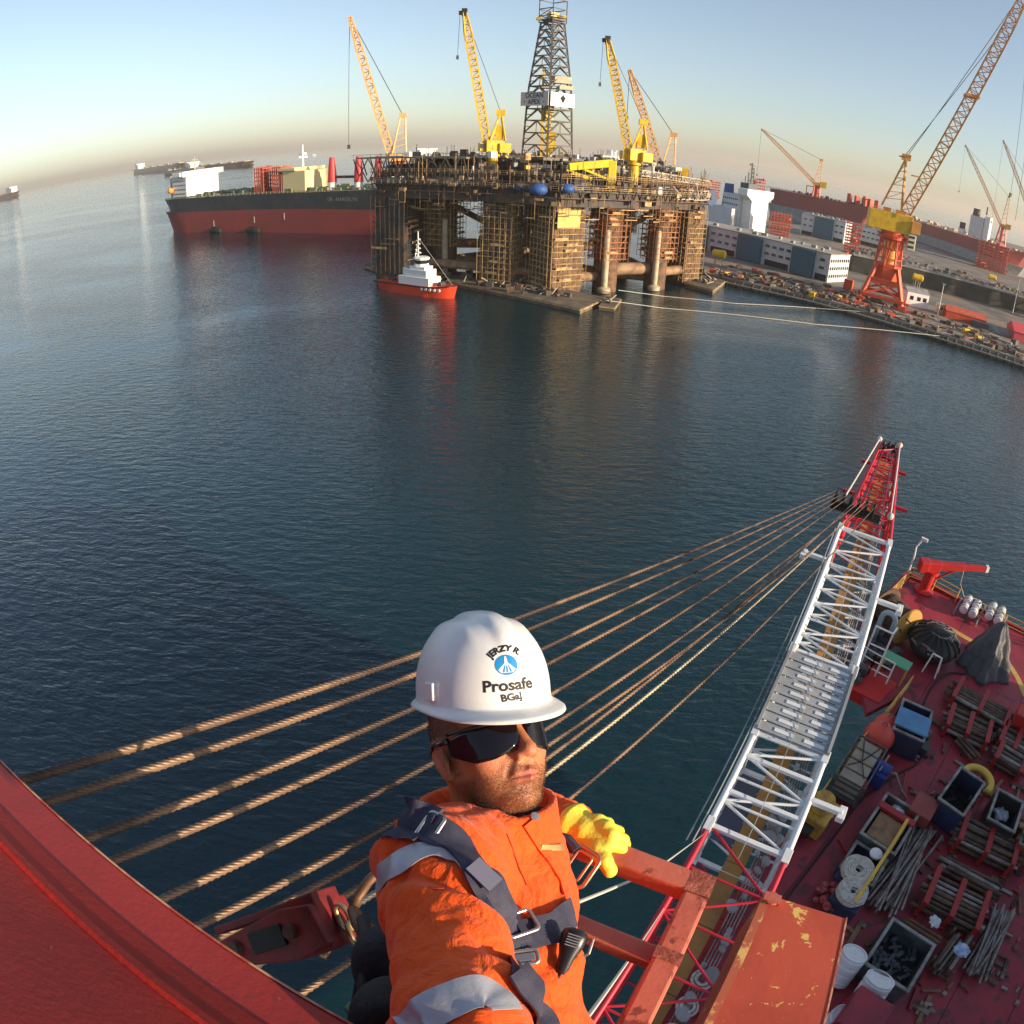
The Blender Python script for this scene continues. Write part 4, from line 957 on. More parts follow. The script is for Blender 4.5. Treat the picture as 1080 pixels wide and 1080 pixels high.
dp=[D(*p) for p in [(600,1200),(690,1080),(785,930),(853,856),(927,768),(948,735),(915,752),(905,715),(893,668),(928,634),(956,606),(1080,668),(1240,752)]]
dp+=[dp[-1]+DU*-45+DV*4, dp[0]-DU*12+DV*8]
MB().prism([(q.x,q.y) for q in dp],DZ-.35,DZ).build('deck',M_deck,vessel)
cen=sum(dp,Vector())/len(dp)
MB().prism([((q.x-cen.x)*.80+cen.x+4,(q.y-cen.y)*.80+cen.y-2) for q in dp],11,DZ-.36).build('hull',M_hred2,vessel)
# unseen deck block to the right, added to keep the deck in shade
bc=D(1080,860)+DV*17+DU*-4
mb=MB(); mb.obox(bc+UP*4.6-DU*4,DU*22,DV*8,UP*4.6); mb.build('accommodation_block',M_white,vessel,bevel=.1)
mb=MB()
for z in (2.5,5.5):
    for k in range(-7,5): mb.obox(bc-DV*8.03+DU*k*3+UP*z,DU*.45,DV*.05,UP*.4)
mb.build('window_row',M_glass,vessel)
# sponson platform, red kerbs, deck lines
sp=[D(893,672,DZ),D(862,716),D(905,748),D(933,728)]
mb=MB(); mb.prism([(q.x,q.y) for q in [D(868,706),D(896,726),D(926,742),D(946,722),D(905,690)]],DZ-.7,DZ+.05); mb.build('side_platform',mat('platform_red',(.60,.02,.02),.4,0,(.42,.02,.02),.5,1),vessel)
mb=MB()
for a,b in zip([dp[1],dp[2],dp[3],dp[4]],[dp[2],dp[3],dp[4],dp[5]]): mb.beam(a+UP*.1,b+UP*.1,.25,.28)
for a,b in zip(dp[9:12],dp[10:13]): mb.beam(a+UP*.1,b+UP*.1,.25,.28)
mb.build('deck_coaming',M_post,vessel)
mb=MB()
def strip(pts,w):
    w3=[D(*p) for p in pts]
    for a,b in zip(w3[:-1],w3[1:]):
        n=Vector((a.y-b.y,b.x-a.x,0)).normalized()*w/2; h=UP*.006; mb.quad(a+n+h,a-n+h,b-n+h,b+n+h)
strip([(997,660),(1030,679)],.42); strip([(1057,692),(1066,703),(1074,716),(1082,735)],.42)
mb.build('deck_marking',M_ylw,vessel)
# deck plate seams: dark grooves
mb=MB()
for k in range(-3,9):
    a=D(853,856)+DV*(1.5+k*2.9)+UP*.005; mb.quad(a-DU*22+DV*.02,a-DU*22-DV*.02,a+DU*22-DV*.02,a+DU*22+DV*.02) if k>=0 else None
mb.build('deck_seam',mat('seam_dark',(.03,.008,.012),.7),vessel)
# railings of the deck
def railing(pts,label,h=1.1,m=M_ylw,infill=True):
    w=[D(*p) for p in pts]; t=thing('deck_railing',w[0],label,'railing','railings round the deck')
    mb=MB(); rail_line(mb,w,h,.035,1.5,3); mb.build('railing_bars',m,t)
railing([(856,853),(893,803),(927,765),(956,728)],'long yellow railing between the boom and the blue lidded skip')
railing([(931,640),(958,612),(973,618)],'yellow corner railing left of the small red deck crane')
railing([(983,622),(1007,635)],'yellow railing panel right of the small red deck crane')
railing([(1028,649),(1080,674),(1140,705)],'yellow railing behind the white liferaft canisters')
railing([(896,700),(915,712),(934,722)],'white railing above the red side platform',1.6,M_white)
mb=MB(); t=thing('pipe_gantry',D(905,715),'tall white pipe frame with bent top standing on the red side platform','pipe frame')
a,b=D(905,706),D(922,714)
for q in (a,b): mb.tube(q,q+UP*3.2,.06)
mb.tube(a+UP*3.2,b+UP*3.2,.06); mb.tube(b+UP*3.2,b+UP*3.2+DU*.7,.06); mb.tube(a+UP*2,b+UP*2,.05); mb.build('frame',M_white,t)
# small red deck crane
def deck_crane():
    b=D(974,623); t=thing('deck_crane',b,'small bright red deck crane with its box arm pointing over the railing','crane')
    mb=MB(); mb.lathe(b,[(.75,0),(.75,.12),(.42,.3),(.42,1.5),(.6,1.55),(.6,1.8)],16); mb.build('pedestal',M_hred2,t,auto=30)
    T=Ph(1042,600,math.hypot(b.x,b.y)*1.05); a=b+UP*2.15; dv=(T-a).normalized(); s=dv.cross(UP).normalized()
    mb=MB(); mb.obox(b+UP*2.1,dv*.55,s*.3,UP*.36); mb.obox(b+UP*2.1-dv*.75,dv*.35,s*.4,UP*.42); mb.build('slew_head',M_hred2,t,bevel=.05)
    mb=MB(); mb.beam(a,a.lerp(T,.55),.42,.55); mb.beam(a.lerp(T,.4),T,.30,.40); mb.build('arm',M_hred2,t,bevel=.03)
    mb=MB(); mb.beam(T-dv*.2,T+dv*.03,.34,.44); mb.build('arm_tip',M_white,t)
    mb=MB(); mb.tube(b+UP*.7,a+dv*2.0-UP*.2,.09); mb.build('lift_cylinder',M_post,t)
    mb=MB(); mb.path([a+dv*2.5-UP*.2,a+dv*2.7-UP*1.4,a+dv*3.4-UP*2.4,a+dv*4.6-UP*2.6],.025,6); mb.build('hook_rope',M_rope,t)
deck_crane()
def whitemast():
    b=D(957,606); t=thing('light_mast',b,'short white bent mast at the corner railing beside the red deck crane','mast'); mb=MB(); mb.path([b,b+UP*1.6,b+UP*2.3-DV*.1,b+UP*3.0+DV*.15],.07,8); mb.box(b+UP*3.1+DV*.3,(.5,.2,.2),av); mb.build('pole',M_white,t)
whitemast()
# liferafts
def liferaft(px,py,label):
    b=D(px,py); t=thing('liferaft_rack',b,label,'liferaft rack','white liferafts by the railing'); rz=av
    for k,(i,j) in enumerate([(-.42,.3),(.42,.3),(-.42,-.3),(.42,-.3)]):
        q=b+DU*j*1.35+DV*i*.85+UP*(.75 if j>0 else .6)
        mb=MB(); mb.lathe(q,[(.22,-.38),(.31,-.33),(.31,-.05),(.335,-.05),(.335,.05),(.31,.05),(.31,.33),(.22,.38)],16,ax=DU); o=mb.build('canister',M_wht,t,auto=35)
        mb=MB(); mb.torus(q-DU*.2,DU,.32,.018,16,5); mb.torus(q+DU*.2,DU,.32,.018,16,5); mb.build('strap',M_dgrey,o)
    mb=MB()
    for i in (-1,1):
        mb.beam(b+DV*i*.9-DU*1+UP*.15,b+DV*i*.9+DU*1+UP*.35,.1)
        for j in (-1,1): mb.beam(b+DV*i*.9+DU*j*.9,b+DV*i*.9+DU*j*.9+UP*.4,.1)
    mb.build('cradle',M_grey,t)
liferaft(1020,648,'left one of two white liferaft racks at the far railing'); liferaft(1046,655,'right one of two white liferaft racks, just above the grey tarpaulin')
# rusty reel, goose neck, winch
def reel():
    b=D(940,668); t=thing('cable_reel',b,'big rusty brown cable reel with a tan end plate beside the boom','reel'); ax=(DV*.75-DU*.4).normalized(); c=b+UP*1.25-ax*.2
    MB().lathe(c,[(.95,-1.1),(1.0,-.7),(.92,-.3),(1.02,0),(.94,.4),(1.0,.8),(.95,1.05)],24,ax=ax).build('cable_drum',mat('reel_rust',(.10,.055,.03),.9,0,(.035,.025,.02),.9,2.5,bump=.05),t)
    for s in (-1,1): MB().lathe(c+ax*s*1.12,[(1.25,-.06),(1.25,.06)],28,ax=ax).build('flange',M_tan if s>0 else M_rigrust,t,auto=30)
    mb=MB()
    for k in range(26): a=rnd(0,6.3); q=c+ax*rnd(-1,1)+UP*rnd(-.6,1.0)-DU*rnd(0,.9); mb.tube(q,q+Vector((rnd(-.6,.6),rnd(-.6,.6),rnd(-.3,.4))),.05,n=5)
    mb.build('loose_cable',M_blk,t)
reel()
def goose():
    b=D(918,680); t=thing('vent_pipe',b,'pale blue gooseneck pipe between the boom and the rusty reel','vent pipe'); mb=MB(); mb.path([b,b+UP*2.2]+[b+UP*2.2+DV*(.45-.45*math.cos(a))+UP*.45*math.sin(a) for a in [k*PI/8 for k in range(1,9)]]+[b+DV*.9+UP*1.5],.17,12); mb.build('pipe',mat('pale_blue',(.35,.45,.52),.5),t,smooth=True)
    mb=MB(); 
    for k in range(40): q=b+DV*rnd(-.4,2)+DU*rnd(-1.6,.8); s=rnd(.12,.5); mb.box(q+UP*s*.5,(s,s*1.3,s),rnd(0,3))
    t2=tag(mb.build('hose_heap',M_dgrey),'dark heap of hoses and fittings under the pale blue gooseneck','hose heap')
goose()
def table():
    b=D(939,714); t=thing('work_table',b,'green topped table on yellow legs at the right end of the white railing','table'); MB().obox(b+UP*1.25,DV*.85,DU*.45,UP*.05).build('table_top',mat('green_top',(.10,.38,.22),.5),t,bevel=.01)
    for i in (-.75,.75):
        for j in (-.38,.38): MB().beam(b+DV*i+DU*j,b+DV*i+DU*j+UP*1.2,.06).build('leg',M_ylw,t)
table()
# black fender with tyre net
def fender():
    b=D(979,690); t=thing('rubber_fender',b,'round black rubber fender wrapped in straps, lying on the deck','fender'); mb=MB(); mb.sphere(b+UP*.95,1.5,28,14,(1.15,1.15,.62)); mb.build('fender_body',M_blk,t,smooth=True)
    for k in range(9):
        a=k*PI/9; d=Vector((math.cos(a),math.sin(a),0)); mb=MB(); mb.path([b+UP*.95+d*1.76*math.cos(q)+UP*.97*math.sin(q) for q in [j*PI/14 for j in range(15)]],.09,6); mb.build('strap',M_blk,t)
    mb=MB()
    for k in range(26):
        a=rnd(0,6.3); e=rnd(.1,1.3); q=b+UP*.95+Vector((math.cos(a)*1.8*math.cos(e),math.sin(a)*1.8*math.cos(e),1.0*math.sin(e))); mb.beam(q-Vector((math.sin(a),-math.cos(a),0))*.3,q+Vector((math.sin(a),-math.cos(a),0))*.3,.09)
    mb.build('shackle',M_pipel,t)
    b=D(979,712); t=thing('pipe_stand',b,'small white pipe trestle in front of the round black fender','stand'); mb=MB()
    for s in (-1,1): mb.tube(b+DV*s*.45,b+DV*s*.3+UP*1.5,.05); mb.tube(b+DV*s*.45+DU*.7,b+DV*s*.3+UP*1.5,.05)
    mb.tube(b-DV*.3+UP*1.5,b+DV*.3+UP*1.5,.05); mb.build('frame',M_white,t)
fender()
# tarpaulin over a stack: a draped cone
def tarp():
    b=D(1037,703); top=b+UP*2.8+DU*1.0; mb=MB(); n=64; m=18; vs=[]
    for i in range(m+1):
        s=i/m
        for k in range(n):
            a=2*PI*k/n; rr=(1.75+.22*math.sin(5*a)+.10*math.sin(11*a+1)+.05*math.sin(23*a))*(.10+.90*s**.8)
            p=top.lerp(b,s**1.05)+Vector((math.cos(a)*rr*1.05,math.sin(a)*rr,0)); p+=Vector((noise.noise(p*1.5)*.14,noise.noise(p*1.5+V(5,5,5))*.14,noise.noise(p*2.2)*.09)); p.z=max(p.z,DZ+.03); vs.append(p)
    mb.add(vs,[(i*n+k,(i+1)*n+k,(i+1)*n+(k+1)%n,i*n+(k+1)%n) for i in range(m) for k in range(n)]+[tuple(range(n))]); o=mb.build('tarpaulin_cover',mat('tarp_grey',(.07,.075,.085),.6,0,(.035,.035,.04),.7,1.2,bump=.05),None,smooth=True)
    mo=o.modifiers.new('d','SOLIDIFY'); mo.thickness=.02
    tag(o,'dark grey tarpaulin draped to a point over deck cargo, on the yellow deck line','tarpaulin')
tarp()
# pipe racks
PIPE={}
def pipe_mesh(r,L,m):
    key=(round(r,3),round(L,2),m.name)
    if key not in PIPE:
        mb=MB(); n=10; pr=[(r,-L/2),(r,L/2)]; mb.lathe((0,0,0),[(r*.82,-L/2),(r,-L/2),(r,L/2),(r*.82,L/2),(r*.8,L/2-.25)],n,ax=(1,0,0),cap=False); mb.lathe((0,0,0),[(r*.8,-L/2+.25),(r*.82,-L/2)],n,ax=(1,0,0),cap=False)
        o=mb.build('pipe',m,auto=40); PIPE[key]=o.data; C.objects.unlink(o); bpy.data.objects.remove(o)
    return PIPE[key]
def rack(a,b,W,rows,r,label,posts=3,group='racks and bundles of rusty pipes on the deck',m=None,name='pipe_rack',jit=.05,cat='pipe rack',ph=.55,long_jit=.3,postm=None,n_cols=None):
    A,B=D(*a),D(*b); x=(B-A).normalized(); y=Vector((-x.y,x.x,0)); L=(B-A).length; c=(A+B)/2; m=m or M_pipe
    t=thing(name,c,label,cat,group); nc=n_cols or max(2,int(W/(2*r*1.08)))
    lens=[L*.9,L*.96,L]
    for k in range(rows):
        for j in range(nc-(k%2)):
            q=c+y*((j-(nc-1)/2+(k%2)*.5)*W/nc+rnd(-1,1)*jit*r)+UP*(.18+r+k*r*1.8)+x*rnd(-long_jit,long_jit)
            if k==rows-1 and random.random()<.35: continue
            o=bpy.data.objects.new('pipe',pipe_mesh(r*random.choice([1,1,.8]),random.choice(lens),m if random.random()<.8 else M_pipel)); C.objects.link(o)
            zr=math.atan2(x.y,x.x)+rnd(-jit,jit)*.5; o.parent=t; o.location=q-c; o.rotation_euler=(rnd(0,6),rnd(-.01,.01),zr)
    H=.25+rows*r*1.9+.25
    for k in range(posts):
        s=(-.42+.84*k/max(1,posts-1)) if posts>1 else 0; q=c+x*L*s; mb=MB()
        mb.obox(q+UP*.09,x*.10,y*(W/2+.25),UP*.09)
        for sg in (-1,1): mb.obox(q+y*sg*(W/2+.10)+UP*(H-.25)*.5,x*.10,y*.06,UP*(H-.25)*.5)
        if ph>0: mb.obox(q+UP*(H-.28),x*.14,y*(W/2+.12),UP*.035)
        mb.build('stanchion',postm or M_post,t,bevel=.02)
    return t
rack((1000,733),(1062,768),2.0,3,.12,'top pipe rack below the grey tarpaulin, long pipes between red stanchions')
rack((993,763),(1040,785),1.7,3,.12,'pipe rack with three red stanchions just below the top rack')
rack((1050,780),(1084,800),1.8,3,.12,'pipe rack at the right edge beside the red steel box')
rack((1008,783),(1026,803),.8,2,.10,'short pipe bundle hanging off the lower side of the second rack',posts=0)
rack((1045,800),(1075,818),1.4,3,.12,'small rack with two red ends above the yellow hook ring',posts=2)
rack((1002,881),(1066,912),1.7,4,.11,'pipe rack with three red stanchions right of the navy skip',)
rack((988,912),(1050,945),1.0,2,.11,'loose layer of long pipes between the two lower racks',posts=0)
rack((968,943),(1030,975),1.9,4,.11,'big lower pipe rack with three thick red stanchions')
rack((945,980),(982,1003),.9,3,.09,'reddish pipe bundle at the lower left foot of the big rack',posts=0,m=M_rigrust)
rack((985,1028),(1010,993),.9,3,.09,'short pipe bundle with a blue white bag on top',posts=2,postm=M_rigrust,ph=0)
rack((1022,1033),(1057,962),1.0,3,.07,'long bundle of thin scaffold poles near the right edge',posts=0,m=M_pipel,jit=.3)
rack((922,962),(977,878),1.2,3,.07,'long diagonal bundle of thin scaffold poles right of the yellow pole',posts=0,m=M_pipel,jit=.5)
tag(MB().box(D(1072,772)+UP*.9,(1.3,1.1,1.2),av).build('steel_box',M_hred2,bevel=.04),'bright red steel box on the pipe racks at the right edge','steel box')
# yellow pole
a,b=D(888,968)+UP*1.3,D(945,882)+UP*1.3
tag(MB().tube(a,b,.085,n=10).build('yellow_pole',mat('pole_yellow',(.75,.48,.06),.45,0,(.5,.3,.06),.5,.8)),'long yellow pole lying across the open skips','pole')
# skips
def skip(pa,pb,W,H,m,label,name='open_skip',edge=M_edge,content=None,lid=None,cat='skip',group='open skips and crates on the deck',lvl=.3,side=1,inner=M_in):
    A,B=D(*pa),D(*pb); x=(B-A).normalized(); y=Vector((-x.y,x.x,0))*side; L=(B-A).length; c=(A+B)/2
    t=thing(name,c,label,cat,group); th=.06
    mb=MB(); mb.obox(c+UP*.12,x*L/2,y*W/2,UP*.05)
    for s in (-1,1): mb.obox(c+y*s*(W/2-th/2)+UP*H*.55,x*L/2,y*th/2,UP*H*.45); mb.obox(c+x*s*(L/2-th/2)+UP*H*.55,x*th/2,y*(W/2-th),UP*H*.45)
    for k in range(-2,3):
        for s in (-1,1): mb.obox(c+x*k*L*.2+y*s*(W/2+.03)+UP*H*.5,x*.04,y*.03,UP*H*.42)
    mb.build('skip_body',m,t)
    mb=MB(); mb.obox(c+UP*.2,x*(L/2-.07),y*(W/2-.07),UP*.02)
    for s in (-1,1): mb.obox(c+y*s*(W/2-th-.01)+UP*H*.55,x*(L/2-.07),y*.008,UP*H*.4)
    mb.build('skip_lining',inner,t)
    mb=MB()
    for s in (-1,1): mb.obox(c+y*s*(W/2-.03)+UP*(H+.03),x*(L/2+.04),y*.07,UP*.045); mb.obox(c+x*s*(L/2-.03)+UP*(H+.03),x*.07,y*(W/2-.1),UP*.04)
    mb.build('rim',edge,t)
    return t,c,x,y,L
def stuff_in(c,x,y,L,W,z0,h,n,m,name,parent,sz=.3,kind=None):
    mb=MB()
    for k in range(n):
        q=c+x*rnd(-.42,.42)*L+y*rnd(-.4,.4)*W+UP*(z0+rnd(0,h)); s=sz*rnd(.4,1.3)
        if random.random()<.5: mb.obox(q,(x*math.cos(k)+y*math.sin(k))*s*1.3,(y*math.cos(k)-x*math.sin(k))*s*.3,UP*s*.15)
        else: mb.sphere(q,s*.6,8,6,(1,.8,.6))
    return tag(mb.build(name,m,parent,smooth=False),kind='stuff')
def rags(c,r,label,m=M_rag,n=40):
    mb=MB(); vs=[]; nn=30; mm=10
    for i in range(mm+1):
        for k in range(nn):
            a=2*PI*k/nn; e=PI/2*i/mm; p=Vector((math.cos(a)*math.cos(e),math.sin(a)*math.cos(e),math.sin(e)*.6)); p*=r*(1+.5*noise.noise(p*2.2+c)+.25*noise.noise(p*5+c)); vs.append(c+p)
    mb.add(vs,[(i*nn+k,i*nn+(k+1)%nn,(i+1)*nn+(k+1)%nn,(i+1)*nn+k) for i in range(mm) for k in range(nn)]+[tuple(range(nn-1,-1,-1))])
    return tag(mb.build('rag_bundle',m,smooth=True),label,'rags')
t,c,x,y,L=skip((920,1044),(950,997),2.2,1.2,M_skipg,'open dark grey skip half full of black scrap, lowest skip on the deck'); stuff_in(c,x,y,L,2.2,.3,.25,60,M_dgrey,'scrap',t,.25)
t,c,x,y,L=skip((988,872),(1012,838),1.55,1.5,M_skip,'narrow navy blue open skip left of the yellow ring'); stuff_in(c,x,y,L,1.5,.3,.3,20,M_in,'scrap',t)
t,c,x,y,L=skip((1033,866),(1060,881),2.2,1.4,mat('skip_black',(.02,.022,.03),.6),'black open skip with white rags in the corner, near the right edge'); 
rags(D(1051,866)+UP*.5,.45,'crumpled white rags in the black skip near the right edge')
t,c,x,y,L=skip((1066,890),(1092,903),2.0,1.2,mat('crate_rust_orange',(.35,.10,.03),.6,0,(.2,.07,.03),.6,1),'rusty orange crate heaped with timber and bags at the right edge',name='open_crate',cat='crate'); stuff_in(c,x,y,L,2.0,.9,.6,46,M_wood,'timber_heap',t,.4); rags(c+UP*1.3+x*.3,.35,'white bag on top of the rusty orange crate')
t,c,x,y,L=skip((915,905),(943,862),1.9,1.1,M_skipg,'long open skip under the yellow pole, white bags at its top end')
MB().obox(c-x*L*.15+UP*1.0,x*L*.27,y*.72,UP*.05).build('plywood_sheet',M_wood,t); MB().obox(c+x*L*.2+UP*1.15,x*.18,y*1.0,UP*.1).build('red_beam',M_post,t)
rags(c+x*L*.36+UP*.7,.42,'white and blue bags at the top end of the long skip')
t,c,x,y,L=skip((895,935),(912,908),1.7,.8,M_skip,'dark blue low skip with a white drum lid, above the coiled ropes'); tag(MB().lathe(D(914,914)+UP*1.0,[(.3,0),(.3,.1),(.2,.14)],18).build('drum_lid',M_wht,auto=30),'round white lid lying on the dark blue low skip','lid')
tag(MB().obox(D(964,866)+UP*.9,DU*.7,DV*.6,UP*.35).build('steel_box',mat('box_brick',(.30,.06,.045),.6,0,(.2,.04,.03),.6,1),bevel=.04),'brick red steel box at the upper end of the scaffold poles','steel box')
t,c,x,y,L=skip((946,797),(957,765),1.8,1.5,M_skip,'navy skip half closed by a pale blue lid, beside the red buoys',name='lidded_skip'); MB().obox(c-x*L*.12+UP*1.66,x*L*.28,y*.95,UP*.05).build('lid',mat('lid_blue',(.09,.25,.45),.5,0,(.05,.15,.3),.5,1),t)
def buoy(px,py,r,label):
    b=D(px,py); t=thing('mooring_buoy',b,label,'buoy','orange red buoys by the yellow railing'); MB().sphere(b+UP*r*.96,r,24,16).build('buoy_body',M_buoy,t,smooth=True); MB().torus(b+UP*r*2.0,DU,.12,.035,12,6).build('lifting_eye',M_dgrey,t)
buoy(921,788,.85,'largest orange red ball buoy, left of the navy lidded skip'); buoy(929,777,.75,'smaller red ball buoy pressed behind the largest one'); buoy(912,806,.6,'smallest orange red buoy at the top end of the grey cart')
def cart():
    A,B=D(884,846),D(910,803); x=(B-A).normalized(); y=Vector((-x.y,x.x,0)); c=(A+B)/2; L=(B-A).length; t=thing('cargo_basket',c,'grey steel basket cart with cardboard coloured boxes, beside the yellow railing','basket')
    mb=MB(); mb.obox(c+UP*.3,x*L/2,y*.8,UP*.06)
    for i in (-1,0,1):
        for s in (-1,1): mb.obox(c+x*i*L*.48+y*s*.8+UP*.75,x*.05,y*.05,UP*.75)
    for z in (.8,1.2,1.5):
        for s in (-1,1): mb.obox(c+y*s*.8+UP*z,x*L*.48,y*.03,UP*.05); mb.obox(c+x*s*L*.48+UP*z,x*.03,y*.8,UP*.05)
    mb.build('basket_frame',M_skipg,t)
    for k in range(4):
        q=c+x*(-L*.36+k*L*.235)+UP*.95; o=MB().obox(q,x*L*.10,y*.62,UP*.5).build('cardboard_box',mat('carton',(.33,.29,.23),.8,0,(.24,.2,.16),.6,2)); o['label']=['lowest','second from the bottom','third from the bottom','uppermost'][k]+' carton in the grey basket cart'; o['category']='box'; o['group']='cartons in the basket cart'
        b=o.modifiers.new('b','BEVEL'); b.width=.02
    mb=MB(); mb.path([c-x*L*.3-y*.5+UP*1.5,c+UP*1.52,c+x*L*.4+y*.4+UP*1.5],.03,6); mb.path([c-x*L*.2+y*.5+UP*1.5,c+UP*1.5,c+x*L*.45-y*.5+UP*1.5],.03,6); mb.build('lashing',M_blk,t)
cart()
def pump():
    b=D(922,823); t=thing('pump_unit',b,'small blue pump unit with pipes right of the grey basket cart','pump'); mb=MB(); mb.obox(b+UP*.5,DU*.55,DV*.5,UP*.45); mb.lathe(b+UP*1.0,[(.3,-.5),(.3,.5)],14,ax=DV); mb.build('pump_body',mat('pump_blue',(.03,.06,.30),.5,0,(.02,.03,.15),.6,1),t,bevel=.04)
    mb=MB(); mb.path([b+UP*.9,b+UP*1.1+DV*.8,b+UP*.4+DV*1.4,b+UP*.08+DV*1.9],.07,8); mb.beam(b+UP*1.2-DU*.5,b+UP*1.25+DU*.7,.08); mb.build('pump_pipe',M_pipel,t)
    q=D(903,838); tag(MB().lathe(q,[(.22,0),(.3,.1),(.16,.5),(.08,.9),(.2,.95),(.05,1.2)],12).build('fire_hydrant',M_buoy,auto=40),'small orange red hydrant at the lower right corner of the grey cart','hydrant')
pump()
def capstan():
    b=D(856,868); t=thing('capstan',b,'worn yellow capstan winch at the lower end of the yellow railing','capstan'); mb=MB(); mb.obox(b+UP*.6,DU*.8,DV*.7,UP*.55); mb.lathe(b+UP*1.2,[(.5,0),(.35,.3),(.5,.7)],16); mb.build('capstan_body',mat('capstan_yellow',(.60,.36,.05),.5,0,(.25,.13,.04),.8,1.5,bump=.02),t,bevel=.06)
    mb=MB(); mb.lathe(b-DU*.9+UP*.5,[(.3,-.3),(.3,.3)],12,ax=DV); mb.torus(b-DU*.2+UP*1.05+DV*.5,UP,.25,.05,12,6); mb.build('drive',M_blk,t)
capstan()
# yellow C-shaped hook ring
b=D(1026,829); mb=MB(); mb.torus(b+UP*.5,UP,.85,.20,26,8,a0=-2.2,a1=2.4); o=mb.build('lifting_ring',mat('ring_yellow',(.78,.55,.08),.5,0,(.6,.4,.08),.4,1),smooth=True); tag(o,'yellow C-shaped lifting ring on the deck beside the navy skip','ring')
mb=MB(); 
for k in range(14): q=b-DU*.4+Vector((rnd(-.5,.5),rnd(-.5,.5),rnd(.1,.4))); mb.tube(q,q+Vector((rnd(-.6,.6),rnd(-.6,.6),.1)),.06,n=6)
tag(mb.build('tool_heap',M_pipel),'heap of grey fittings lying inside the yellow ring','fittings')
# rope coils
def coil(px,py,r,label,n=5):
    b=D(px,py)+UP*.9; pts=[]
    for lay in range(3):
        for k in range(n*24):
            a=2*PI*k/24; rr=r*(1-.75*k/(n*24)) if lay%2==0 else r*(.25+.75*k/(n*24)); pts.append(b+Vector((math.cos(a)*rr,math.sin(a)*rr,.09+lay*.13+rnd(-.02,.02)))+Vector((rnd(-.02,.02),rnd(-.02,.02),0)))
    tag(MB().path(pts,.065,6).build('rope_coil',M_rope,smooth=True),label,'rope coil','coils of off-white rope')
    tag(MB().obox(D(px,py)+UP*.45,DU*r*1.02,DV*r*1.02,UP*.44).build('pallet_box',M_skip,bevel=.03),'dark box carrying the '+label,'box')
coil(894,933,.72,'upper, neater coil of off-white rope'); coil(888,955,.66,'lower coil of off-white rope next to the orange plate')
mb=MB()
for k in range(40): q=D(877,947)+Vector((rnd(-.9,.9),rnd(-.7,.7),rnd(.1,.9))); mb.sphere(q,rnd(.1,.25),8,6,(1,1,.6))
tag(mb.build('red_net_heap',mat('net_red',(.30,.02,.03),.8,0,(.5,.2,.2),.5,6)),'heap of red netting left of the rope coils','net')
# white drums
def drum(px,py,r,h,label,tilt=(0,0,1),n=5,z=0):
    b=D(px,py)+UP*z; t=thing('white_drum',b,label,'drum','ribbed white drums at the foot of the orange plate'); pr=[(0.01,h),(r*.8,h),(r*.8,h-.04),(r,h-.04),(r,h)]; pr=[(r*.96,0)]
    for k in range(n): q=h*k/n; pr+=[(r,q+.02),(r,q+h/n*.55),(r*.93,q+h/n*.65),(r*.93,q+h/n*.95)]
    pr+=[(r,h-.02),(r,h),(r*.9,h),(r*.9,h-.05),(.01,h-.05)]
    MB().lathe(b,pr,28,ax=tilt,cap=False).build('drum_body',M_wht,t,auto=40)
drum(882,1033,.55,1.5,'upper left white ribbed drum against the edge of the orange plate',tilt=(.25,.35,1),n=4); drum(905,1066,.62,1.7,'largest white ribbed drum, lying tilted in front of the others',tilt=(.3,.45,1),n=5); drum(878,1082,.5,1.1,'lower left white drum half hidden by the red box',n=3)
tag(MB().obox(D(893,1086)+UP*.9,DU*.9,DV*.8,UP*.9).build('steel_box',M_deck,bevel=.04),'dark red steel box at the bottom edge below the white drums','steel box')
rags(D(1000,1015)+UP*1.1,.35,'blue and white bag on the short pipe bundle',mat('bag_blue',(.25,.35,.6),.7,0,(.75,.78,.8),.8,2.5))
rags(D(972,987)+UP*1.2,.28,'small white bag at the foot of the big lower rack')
# litter: dunnage, scraps and stains spread over the deck
random.seed(91)
for nm,m,n in (('deck_dunnage',M_wood,46),('deck_scrap',M_pipe,90),('deck_scrap_pale',M_pipel,40),('deck_scrap_red',M_post,30)):
    mb=MB()
    for k in range(n):
        px=rnd(880,1080); py=rnd(745,1075)
        if px<1000-(py-700)*.25+rnd(-60,40) and random.random()<.7: px=rnd(960,1080)
        if px<940 and py<880: px=rnd(965,1080)
        q=D(px,py); a=random.choice([au,av,rnd(0,3)])+rnd(-.2,.2); l=rnd(.15,1.6) if random.random()<.5 else rnd(.1,.4); mb.box(q+UP*.07,(l,rnd(.06,.22),rnd(.06,.16)),a)
    tag(mb.build(nm,m),kind='stuff')
# black hose over the deck
def hose(pts,r,label,m=M_blk,z=.06):
    w=[D(*p)+UP*z for p in pts]; sp=[]
    for i in range(len(w)-1):
        p0=w[max(0,i-1)]; p1=w[i]; p2=w[i+1]; p3=w[min(len(w)-1,i+2)]
        for k in range(10):
            s=k/10; sp.append(.5*((2*p1)+(p2-p0)*s+(2*p0-5*p1+4*p2-p3)*s*s+(3*p1-p0-3*p2+p3)*s**3))
    sp.append(w[-1]); tag(MB().path(sp,r,6).build('deck_hose',m,smooth=True),label,'hose','hoses and cords on the deck')
hose([(1018,712),(1000,711),(985,722),(973,745),(969,768),(972,790),(968,805),(945,818),(925,832),(905,848),(885,875),(862,905),(835,940),(815,968)],.06,'long black hose curving from the top pipe rack down to the boom')
hose([(955,815),(952,832),(948,848),(944,862)],.03,'thin brown cord between the blue pump and the long skip',M_wood)
hose([(938,806),(941,822),(940,830)],.025,'short thin tan cord beside the blue pump',M_wood)
